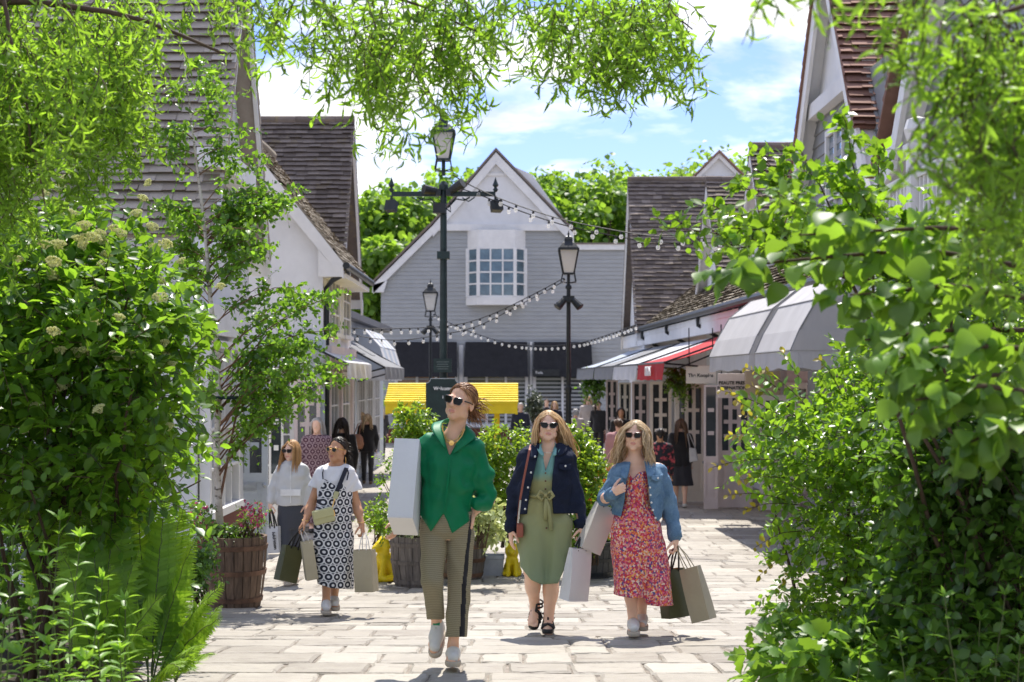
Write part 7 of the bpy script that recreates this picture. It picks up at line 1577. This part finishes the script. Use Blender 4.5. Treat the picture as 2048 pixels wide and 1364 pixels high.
# ---------- woman in the pale jacket ----------
def pale_woman():
    d = 17.4
    J = dict(neck=(583, 926, .02), shL=(561, 938, .02), shR=(606, 938, .02), elL=(548, 975, .04), wrL=(541, 1007, -.03), elR=(616, 975, .04), wrR=(614, 1008, -.02), hipL=(570, 1036, 0), hipR=(596, 1036, 0), knL=(572, 1098, -.08), anL=(576, 1150, -.03), toeL=(575, 1165, -.15), knR=(592, 1098, .04), anR=(590, 1146, .12), toeR=(590, 1160, .0))
    f = Fig('person', 'woman in pale grey hooded jacket and dark leggings with long straight red blond hair', d, J, (583, 901, 0, -24, 2, 0, .94), S_fair, 'shoppers walking toward us', hands=((np.array([-.05, -.1, -1.]), np.array([.3, -1, 0]), -1, dict(curl=1.0, L=.165)), (np.array([0, -.1, -1.]), np.array([-.3, -1, 0]), 1, dict(curl=.5, L=.165))), h=.006, legs=(.058, .044, .032), calf=.012)
    o = f.o; W = lambda *p: PP(p[0], p[1], d + p[2]); sh = [(W(561, 950, .03), np.array([.085, .10, .10])), (W(606, 950, .03), np.array([.085, .10, .10])), (W(583, 975, .02), np.array([.15, .125, .2]))]
    hair(o, f.hc, f.R, f.hk, H_red, 'long', .34, 380, (.05, -.2, 0), (-.05, -.25, 0), -.01, sh, seed=15, forward=1., rad=.0046); shades(o, f.hc, f.R, f.hk, 'square', M_frame)
    s = f.sdf(.008); s.stack(f.rings([(920, 570, 596, .075, .02), (930, 558, 611, .105, .01), (950, 553, 614, .13), (985, 553, 613, .135), (1010, 553, 612, .13)]), 0); s.chain([W(562, 940, .02), W(548, 975, .04), W(541, 1004, -.02)], (.066, .06, .045), .03); s.chain([W(605, 940, .02), W(616, 975, .04), W(614, 1006, -.01)], (.066, .06, .045), .03); s.wrinkle(.008, 40, 81); jk = part(s, 'jacket', cloth('pale_grey_shell', (.60, .60, .59), .55, 300, .08, .35), o)
    z = MB(); z.box(W(581, 985, -.137), (.22, .02, .07)); z.tube([W(581, 932, -.115), W(581, 960, -.137), W(581, 1006, -.137)], .007, 6); z.build('zip_placket', pm('white_tape', (.74, .74, .73), .6), jk)
    s = f.sdf(.008); s.stack(f.rings([(1000, 558, 608, .105), (1020, 555, 611, .115), (1038, 557, 609, .11), (1056, 561, 605, .09)]), 0); s.chain([W(570, 1040, 0), W(572, 1098, -.08), W(576, 1154, -.03)], (.085, .062, .042), .03); s.chain([W(597, 1040, 0), W(592, 1098, .04), W(590, 1150, .11)], (.085, .062, .042), .03); part(s, 'leggings', cloth('slate_leggings', (.055, .06, .075), .7), o)
    g = np.array([0, 0, 1.]); shoe(o, W(576, 1165, .04), W(575, 1171, -.22), g, .095, 'sneaker', M_shoe, M_sole); shoe(o, W(590, 1158, .2), W(590, 1166, -.03), np.array([0, -.2, 1.]), .095, 'sneaker', M_shoe, M_sole)
pale_woman()
# ---------- people farther off ----------
def passer(label, px, ytop, d, away, top, bottom, kind, hm, hairlen, skin=S_fair, lean=0, shoes=None, sleeve=True, group='people farther down the street', long_top=.0, seed=1, wide=1.):
    s_ = F / d; yf = HZ - (gz(d) - CZ) * s_; Hm = (yf - ytop) / s_; k = Hm / 1.7; q = lambda x, z, y=0: (px + x * k * s_ + lean * z * s_, yf - z * k * s_, y * k); sg = 1 if away else -1; st = .10 * (1 if seed % 2 else -1)
    J = dict(neck=q(0, 1.43, .01), shL=q(-.165, 1.37), shR=q(.165, 1.37), elL=q(-.215, 1.1, .05), wrL=q(-.21, .87, -.05 * sg), elR=q(.215, 1.1, .03), wrR=q(.20, .88, .08 * sg), hipL=q(-.085, .88), hipR=q(.085, .88), knL=q(-.09, .49, st), anL=q(-.085, .09, st * 1.3), toeL=q(-.085, .04, st * 1.3 + .13 * sg), knR=q(.085, .49, -st), anR=q(.08, .09, -st * 1.3), toeR=q(.08, .04, -st * 1.3 + .13 * sg))
    f = Fig('person', label, d, J, (*q(0, 1.585)[:2], 0, 180 if away else RNG.uniform(-15, 15), 0, 0, .98 * k), skin, group, hands=((np.array([0, .1 * sg, -1]), np.array([.2, sg, 0]), -1, dict(curl=.5)), (np.array([0, .1 * sg, -1]), np.array([-.2, sg, 0]), 1, dict(curl=.5))), h=.011, face=False)
    o = f.o; W = lambda *p: PP(*(lambda t: (t[0], t[1], d + t[2]))(q(*p)))
    rg = lambda L: [(zc(yf - z * k * s_, d), xc(px + (x0 + lean * z) * s_, d), d, rx * k * wide, ry * k * wide) for z, x0, rx, ry in L]
    s = f.sdf(.014); lz = .84 - long_top; s.stack(rg([(1.45, 0, .085, .07), (1.40, 0, .18, .10), (1.28, 0, .195, .13), (1.08, 0, .165, .12), (.95, 0, .18, .135), (lz, 0, .195 + long_top * .12, .14 + long_top * .1)]), 0, lambda th, z: .03 * np.sin(th * 6 + z * 9))
    if sleeve:
        for e in 'LR': s.chain([f.J['sh' + e], f.J['el' + e], f.J['wr' + e]], (.07 * k, .062 * k, .05 * k), .03)
    s.wrinkle(.008, 30, seed); part(s, 'top', top, o)
    s = f.sdf(.014)
    if kind == 'trousers':
        s.stack(rg([(1.0, 0, .155, .11), (.86, 0, .18, .125), (.80, 0, .17, .12)]), 0)
        for e in 'LR': s.chain([f.J['hip' + e], f.J['kn' + e], f.J['an' + e]], (.095 * k, .068 * k, .052 * k), .03)
        part(s, 'trousers', bottom, o)
    elif kind == 'skirt': s.stack(rg([(1.0, 0, .155, .11), (.86, 0, .19, .13), (.6, 0, .21, .16), (.42, 0, .24, .19)]), 0, lambda th, z: .05 * np.sin(th * 8 + z * 5)); part(s, 'skirt', bottom, o)
    else: s.stack(rg([(.9, 0, .19, .13), (.5, 0, .23, .17), (.14, 0, .27, .2)]), 0, lambda th, z: .05 * np.sin(th * 7 + z * 4)); part(s, 'robe_skirt', bottom, o)
    bl = [(W(0, 1.2, .0), np.array([.2, .15, .24]) * k)]
    if hairlen > 0: hair(o, f.hc, f.R, f.hk, hm, 'long', hairlen, 70, (.1, .3, 0), (-.1, .3, 0), 0, bl, seed=seed, rad=.010)
    elif hairlen < 0: hair(o, f.hc, f.R, f.hk, hm, 'bun', .1, 50, (0, 0, 0), seed=seed, rad=.009)
    else: hair(o, f.hc, f.R, f.hk, hm, 'short', .06, 40, (0, 0, 0), seed=seed, rad=.009, volume=.97)
    sm = shoes or M_blackl
    for e in 'LR':
        a, t = f.J['an' + e], f.J['toe' + e]; m = MB(); g = max(gz(d), 0 * a[2] + gz(d)); u = t - a; hx = a - nrmz(u) * .05; m.tube([np.array([hx[0], hx[1], g + .05]), np.array([a[0], a[1], g + .055]), np.array([t[0], t[1], g + .04]), np.array([t[0], t[1], g + .035]) + nrmz(u * np.array([1, 1, 0])) * .07], [.03, .045, .045, .022], 10); m.build('shoe', sm, o, smooth=True)
    return f
C = cloth
blk = C('black_cloth', (.014, .013, .014)); nav = C('navy_cloth', (.018, .022, .04)); pnk = C('dusty_pink_cloth', (.52, .27, .27)); chk = motif('maroon_check_robe', 11, (.075, .022, .04), (.34, .24, .25)); drk = C('charcoal_cloth', (.035, .034, .036)); plm = C('plum_cloth', (.075, .02, .05)); pale = C('pale_blouse_cloth', (.55, .48, .45)); flr = None
def dark_floral():
    m, t, bs, out = nt('black_rose_print'); v = coord(t, 'Object'); n = noise(t, v, 13, 3); t.links.new(ramp(t, n, [(.52, (.012, .012, .018)), (.60, (.38, .04, .06)), (.72, (.45, .14, .12))]), bs.inputs[0]); bs.inputs['Roughness'].default_value = .8; return m
flr = dark_floral()
passer('person in a long maroon and cream checked robe behind the pale jacket', 634, 836, 25, False, chk, chk, 'robe', H_grey, .25, seed=2, wide=1.12)
passer('dark haired figure in black between the checked robe and the black trouser suit', 684, 836, 27, True, blk, drk, 'trousers', H_dark, .4, seed=3)
passer('woman walking away in black tunic and trousers, fair hair, tan bag on her arm', 735, 828, 36.6, True, blk, drk, 'trousers', H_blond2, .33, seed=5, shoes=pm('tan_boot', (.25, .17, .1), .6), long_top=.06)
passer('woman in pale blouse half hidden behind the black tunic', 723, 825, 39, True, pale, drk, 'trousers', H_blond, .3, seed=6)
passer('woman in dark jacket with loose blond hair, farthest walker on the left', 761, 811, 46.6, True, drk, drk, 'trousers', H_blond2, .34, seed=7)
passer('grey haired man in navy jacket beyond the planter bushes', 1041, 806, 44, False, nav, drk, 'trousers', H_grey, 0, seed=8)
passer('far person with flushed face among the crowd right of the blond hair', 1093, 799, 52, False, drk, nav, 'trousers', H_brown, 0, seed=9)
passer('far woman with straight pale hair in the crowd right of the clipped cone', 1109, 803, 50, False, nav, nav, 'trousers', H_blond, .3, seed=10)
passer('white haired person low in the far crowd by the lamp post', 1151, 818, 43, True, pale, drk, 'trousers', H_grey, .12, seed=11)
passer('far woman with long fair hair and pale top right of the lamp post', 1176, 792, 50, False, pale, nav, 'trousers', H_blond2, .32, seed=12)
passer('far dark haired person in a black coat, last of the crowd on the right', 1197, 803, 48, False, drk, drk, 'trousers', H_dark, 0, seed=13)
passer('person in dusty pink top with short brown hair, seen from behind', 1237, 838, 30, True, pnk, nav, 'trousers', H_brown, 0, seed=14)
passer('dark haired person in black just beyond the dusty pink top', 1242, 816, 37, False, blk, blk, 'trousers', H_dark, .2, skin=S_brown, seed=15)
passer('person with bun of black hair in a black and red flowered top', 1320, 857, 27, True, flr, drk, 'trousers', H_dark, -1, skin=S_brown, seed=16)
passer('woman in black with long brown hair and sheer skirt by the open doors', 1361, 838, 30, True, blk, C('sheer_black', (.03, .03, .035)), 'skirt', H_brown, .42, seed=17, shoes=M_shoe, long_top=.05, wide=1.05)
# ================= BAGS =================
def bag(label, cpx, cpy, d, w, t, h, eul, mat, grip=None, hm=None, inner=None, pinch=1., name='paper_bag', hr=.004, cat='shopping bag', fold=True, hw=.4):
    C_ = P(cpx, cpy, d); R = Euler([math.radians(k) for k in (eul[1], eul[0], eul[2])], 'YXZ').to_matrix(); Q = lambda x, y, z: C_ + R @ Vector((x, y, z)); r = thing(name, label, cat, Q(0, 0, -h / 2), 'carrier bags in hands')
    m = MB(); b = [(-w / 2, -t / 2), (w / 2, -t / 2), (w / 2, t / 2), (-w / 2, t / 2)]; n = 5
    lv = []
    for i in range(n + 1):
        f = i / n; ty = 1 + (pinch - 1) * f ** 1.3; bulge = .006 * math.sin(PI * f)
        lv.append([Q(x * (1 - .0 * f), y * ty + (bulge if y > 0 else -bulge), -h / 2 + h * f) for x, y in b] + [Q((w / 2) * (1 - .10 * f * (1 - pinch) - .06 * f), 0, -h / 2 + h * f), Q((-w / 2) * (1 - .10 * f * (1 - pinch) - .06 * f), 0, -h / 2 + h * f)])
    vs = [v for l in lv for v in l]; order = [0, 1, 4, 2, 3, 5]; fs = []
    for i in range(n):
        for a, c in zip(order, order[1:] + order[:1]): fs.append((6 * i + a, 6 * i + c, 6 * i + 6 + c, 6 * i + 6 + a))
    fs.append((0, 1, 4, 2, 3, 5)); m.add(vs, fs); o = m.build('bag_body', [mat, inner or mat], r)
    sd = o.modifiers.new('paper', 'SOLIDIFY'); sd.thickness = .003; sd.offset = -1; sd.material_offset = 1 if inner else 0
    if fold:
        k = MB(); e = Q(0, 0, 0); z = -h / 2; k.beam(Q(-w / 2 + .004, -t / 2 - .0085, z + t * .02), Q(w / 2 - .004, -t / 2 - .0085, z + t * .02), .002, .003); k.build('crease', mat, r)
    if grip is not None:
        G_ = P(grip[0], grip[1], grip[2]) if len(grip) == 3 else Vector(grip)
        for sy in (-1, 1):
            k = MB(); y = sy * t / 2 * pinch; A, B = Q(-w * hw / 2, y, h / 2 - .02), Q(w * hw / 2, y, h / 2 - .02); top = Q(0, 0, h / 2)
            k.tube([A, A.lerp(G_, .55) + R @ Vector((-.012, 0, .01)), G_ + R @ Vector((-.012, 0, 0)), G_ + R @ Vector((.012, 0, 0)), B.lerp(G_, .55) + R @ Vector((.012, 0, .01)), B], hr, 6); k.build('handle', hm or mat, r)
    return r, Q
K_white = pm('white_card', (.70, .70, .72), .5, .03, 2, .35, 7); K_warm = pm('off_white_card', (.66, .63, .58), .5, .03, 2, .35, 7); K_olive = pm('dark_olive_card', (.075, .078, .028), .45, .1, 3, .35, 7); K_beige = pm('pale_gold_card', (.42, .37, .25), .42, .06, 3, .35, 7); K_kraft = pm('kraft_lining', (.36, .17, .06), .7, .08); K_blackcord = pm('black_ribbon', (.015, .015, .016), .6)
K_grey = pm('reusable_bag_cloth', (.52, .52, .52), .6, .06, 4, .15, 30)
bag('big white paper bag held under the arm of the woman in green', 813, 974, 9.42, .150, .32, .50, (2, -24, -3), K_white, None)
r, Q = bag('white paper bag with black ribbon handles held by the denim jacket woman', 1154, 1148, 11.65, .19, .11, .39, (5, 6, 38), K_white, (1164, 1074, 11.72), K_blackcord, pinch=.35, hr=.007)
r, Q = bag('off white bag slung behind the hip of the floral dress woman', 1194, 1056, 11.72, .17, .12, .36, (24, 4, 22), K_warm, (1237, 982, 11.42), K_blackcord, pinch=.5, hr=.0035)
bag('dark olive paper bag with kraft lining hanging beside the floral dress', 1347, 1186, 11.72, .19, .12, .36, (-4, -6, 28), K_olive, (1353, 1093, 11.56), K_blackcord, K_kraft, .8, hr=.007)
bag('pale gold paper bag swinging out right of the dark olive one', 1394, 1188, 11.55, .16, .10, .40, (-17, 2, -38), K_beige, (1356, 1094, 11.56), K_beige, pinch=.5)
bag('dark olive paper bag in the left hand of the ring patterned dress woman', 578, 1128, 13.7, .17, .12, .31, (16, -4, 32), K_olive, (602, 1060, 13.55), K_blackcord, K_kraft, .8, hr=.007)
bag('slim pale gold bag between the dark olive one and the ring patterned dress', 618, 1120, 13.55, .10, .08, .34, (-8, 0, 20), K_beige, (604, 1060, 13.55), K_warm, pinch=.6)
bag('pale gold paper bag in the right hand of the ring patterned dress woman', 731, 1141, 13.5, .18, .10, .36, (-3, 2, -22), K_beige, (729, 1066, 13.57), K_warm, pinch=.7)
r, Q = bag('grey reusable bag with vertical black lettering carried by the pale jacket woman', 549, 1079, 17.3, .14, .10, .29, (-5, 0, -18), K_grey, (541, 1020, 17.3), K_blackcord, pinch=.6, hr=.009)
R_ = Euler([math.radians(k) for k in (0, -5, -18)], 'YXZ').to_matrix().to_4x4()
text_mesh('lettering', 'lululemon', .05, M_text_k, r, Matrix.Translation(Q(.03, -.062, -.01)) @ R_ @ Matrix.Rotation(math.radians(2.5 + 4), 4, 'X') @ Matrix.Rotation(PI / 2, 4, 'X') @ Matrix.Rotation(-PI / 2, 4, 'Z'), .001, bold=.002)
# shoulder and cross body bags
def strap(mb, pts, w, th=.004):
    """flat strap following points with outward direction"""
    vs = []; n = len(pts)
    for i, p in enumerate(pts):
        a = Vector(pts[max(i - 1, 0)]); b = Vector(pts[min(i + 1, n - 1)]); u = (b - a).normalized(); sd = u.cross(Vector((0, -1, 0))).normalized(); vs += [Vector(p) + sd * w / 2, Vector(p) - sd * w / 2]
    mb.add(vs + [v + Vector((0, -th, 0)) for v in vs], [(2 * i, 2 * i + 1, 2 * i + 3, 2 * i + 2) for i in range(n - 1)] + [(2 * n + 2 * i, 2 * n + 2 * i + 2, 2 * n + 2 * i + 3, 2 * n + 2 * i + 1) for i in range(n - 1)] + [(2 * i, 2 * i + 2, 2 * n + 2 * i + 2, 2 * n + 2 * i) for i in range(n - 1)] + [(2 * i + 1, 2 * n + 2 * i + 1, 2 * n + 2 * i + 3, 2 * i + 3) for i in range(n - 1)])
def crossbody():
    d = 13.67; r = thing('crossbody_bag', 'small pale green shoulder bag worn across the ring patterned dress', 'handbag', P(646, 1050, d - .2), None); K = pm('pale_green_leather', (.46, .45, .24), .45, .06, 4)
    b = MB(); R = Euler((math.radians(4), math.radians(-13), math.radians(16)), 'XYZ').to_matrix(); c = P(647, 1032, d - .2); b.box(c, (.185, .06, .125), R); b.build('bag_body', K, r, bevel=.014)
    f = MB(); f.box(c + R @ V3(0, -.034, .028), (.18, .012, .07), R); f.build('flap', K, r, bevel=.005); z = MB(); z.box(c + R @ V3(.09, -.02, .01), (.012, .03, .05), R); z.build('clasp', M_gold, r)
    s = MB(); strap(s, [P(695, 931, d + .02), P(692, 938, d - .085), P(684, 958, d - .14), P(673, 985, d - .155)], .036); s.build('strap', pm('navy_webbing', (.02, .022, .034), .8), r)
    s = MB(); strap(s, [P(674, 983, d - .158), P(670, 997, d - .163)], .042, .008); s.build('buckle', K, r); s = MB(); s.tube([P(670, 996, d - .163), P(667, 1006, d - .17), P(664, 1018, d - .185)], .005, 6); s.build('chain', M_gold, r)
crossbody()
def red_strap():
    d = 11.8; r = thing('crossbody_bag', 'thin tan leather strap bag hanging at the side of the dark denim jacket', 'handbag', P(1040, 1060, d - .1), None); K = pm('tan_red_leather', (.30, .09, .06), .5, .1)
    s = MB(); strap(s, [P(1062, 889, d + .0), P(1059, 900, d - .12), P(1055, 920, d - .155), P(1047, 960, d - .165), P(1040, 1000, d - .165), P(1036, 1040, d - .15), P(1035, 1068, d - .13)], .016); s.build('strap', K, r)
    c = MB(); c.tube([P(1041, 1000, d - .172), P(1038, 1025, d - .17), P(1036, 1046, d - .16)], .007, 6); c.build('chain', M_silver, r); b = MB(); b.box(P(1040, 1060, d - .10), (.05, .14, .10)); b.build('bag_body', K, r, bevel=.01)
red_strap()
def tote():
    d = 36.4; r = thing('tan_bag', 'tan slouchy bag on the arm of the woman in the black tunic', 'handbag', P(712, 900, d), None); b = MB(); b.lathe([(.001, 0), (.15, .02), (.19, .12), (.16, .28), (.10, .36), (.001, .36)], P(712, 899, d), 12, sy=.5); b.build('bag_body', pm('tan_leather', (.30, .14, .08), .6, .1), r, smooth=True); h = MB(); h.tube([P(708, 870, d), P(716, 848, d), P(722, 846, d), P(718, 870, d)], .014, 6); h.build('handle', pm('tan_handle', (.26, .12, .07), .6), r)
    d = 29.8; r = thing('white_handbag', 'white shoulder bag on the woman in the sheer black skirt', 'handbag', P(1387, 925, d), None); b = MB(); b.hexa([P(1379, 925, d - .05), P(1397, 922, d - .05), P(1397, 922, d + .05), P(1379, 925, d + .05), P(1378, 895, d - .03), P(1392, 897, d - .03), P(1392, 897, d + .03), P(1378, 895, d + .03)]); b.build('bag_body', pm('white_leather_bag', (.55, .54, .52), .5), r, bevel=.02); h = MB(); h.tube([P(1380, 896, d), P(1375, 868, d), P(1378, 866, d), P(1391, 897, d)], .012, 6); h.build('handle', pm('grey_handle', (.3, .3, .3), .5), r)
tote()
# ---------- yellow animal statues among the pots ----------
def statue(label, px, d, sc, yaw):
    base = np.array([xc(px, d), d, gz(d)]); R = R3(yaw, 0, 0); T = lambda *p: base + R @ (np.array(p) * sc); s = SDF(base - np.array([.4, .4, .03]) * sc, base + np.array([.4, .4, .62]) * sc, .008)
    s.cap(T(0, .09, .13), T(0, -.06, .30), .12 * sc, .085 * sc, .05); s.cap(T(0, .12, .10), T(0, .1, .12), .13 * sc, .12 * sc, .05); s.ell(T(0, -.09, .42), np.array((.075, .09, .08)) * sc, .04, R); s.ell(T(0, -.17, .40), np.array((.045, .05, .04)) * sc, .03, R)
    for q in (-1, 1): s.cap(T(q * .06, -.09, .26), T(q * .065, -.13, .05), .045 * sc, .035 * sc, .03); s.cap(T(q * .065, -.12, .035), T(q * .07, -.20, .03), .04 * sc, .032 * sc, .03); s.cap(T(q * .11, .06, .06), T(q * .12, -.10, .04), .055 * sc, .035 * sc, .03); s.ell(T(q * .05, -.06, .50), np.array((.022, .012, .035)) * sc, .02, R)
    for i in range(9): a = i / 9 * 2 * PI; s.ell(T(.085 * math.cos(a), -.06, .42 + .085 * math.sin(a)), np.array((.035, .04, .035)) * sc, .03, R)
    s.cap(T(.05, .2, .06), T(.14, .16, .2), .025 * sc, .02 * sc, .02); V, Fq = s.mesh(); o = npmesh('animal_statue', V - base, Fq, 4, M_yellow, None); o.location = base; tag(o, label, 'statue', 'yellow animal statues')
statue('bright yellow seated animal statue between the small pot and the grey barrel', 776, 17.9, .95, -55)
statue('bright yellow animal statue beside the galvanised tub, only its feet showing', 1024, 18.5, .72, 0)
CLOUD_SEED = 3.0
# ================= LIGHT, SKY, CAMERA =================
SUN_EL, SUN_AZ = math.radians(61), math.radians(4)     # azimuth to the right of straight ahead (+Y)
sl = bpy.data.lights.new('sun', 'SUN'); sl.energy = 3.7; sl.angle = math.radians(.53); sl.color = (1, .945, .86)
so = bpy.data.objects.new('sun', sl); link(so)
sdir = Vector((math.sin(SUN_AZ) * math.cos(SUN_EL), math.cos(SUN_AZ) * math.cos(SUN_EL), math.sin(SUN_EL)))
so.rotation_euler = sdir.to_track_quat('Z', 'Y').to_euler()
w = bpy.data.worlds.new('World'); SC.world = w; w.use_nodes = True; t = w.node_tree; bg = t.nodes['Background']
sky = N(t, 'ShaderNodeTexSky'); sky.sky_type = 'NISHITA'; sky.sun_disc = False; sky.sun_elevation = SUN_EL; sky.sun_rotation = SUN_AZ
sky.altitude = 80; sky.air_density = 1.0; sky.dust_density = .6; sky.ozone_density = 1.6
gen = N(t, 'ShaderNodeTexCoord').outputs['Generated']; sep = N(t, 'ShaderNodeSeparateXYZ'); t.links.new(gen, sep.inputs[0])
zz = math_(t, 'ADD', math_(t, 'MAXIMUM', sep.outputs[2], 0.0), .22)
cx_ = math_(t, 'DIVIDE', sep.outputs[0], zz); cy_ = math_(t, 'DIVIDE', sep.outputs[1], zz)
cmb = N(t, 'ShaderNodeCombineXYZ'); t.links.new(cx_, cmb.inputs[0]); t.links.new(cy_, cmb.inputs[1]); cmb.inputs[2].default_value = CLOUD_SEED
n1 = noise(t, cmb.outputs[0], 2.1, 8, .56, .25)
cl = ramp(t, n1, [(.455, 0), (.58, 1)])
n2 = noise(t, cmb.outputs[0], 5.0, 6, .6)
ccol = ramp(t, n2, [(.32, (3.0, 3.2, 3.6)), (.58, (5.6, 5.6, 5.5))])
ccol_n = ccol
skyb = mixc(t, 1.0, sky.outputs[0], (.44, .48, .74), 'MULTIPLY')
skyc = mixc(t, cl, skyb, ccol_n)
t.links.new(skyc, bg.inputs[0]); bg.inputs[1].default_value = .15
cam = bpy.data.cameras.new('camera'); co = bpy.data.objects.new('camera', cam); link(co)
co.location = (0, 0, CZ); co.rotation_euler = (PI / 2, 0, 0)
cam.sensor_width = 36; cam.lens = F * 36 / 2048; cam.shift_y = (HZ - 682) / 2048; cam.clip_end = 2000; cam.clip_start = .1
cam.dof.use_dof = True; cam.dof.focus_distance = 10.8; cam.dof.aperture_fstop = 4.2; cam.dof.aperture_blades = 9
SC.camera = co
SC.view_settings.view_transform = 'Standard'; SC.view_settings.look = 'None'; SC.view_settings.exposure = 1.0; SC.view_settings.gamma = 1
SC.render.film_transparent = False
SC.cycles.max_bounces = 8; SC.cycles.diffuse_bounces = 4; SC.cycles.transmission_bounces = 4; SC.cycles.transparent_max_bounces = 12
SC.cycles.sample_clamp_indirect = 8; SC.cycles.use_denoising = True
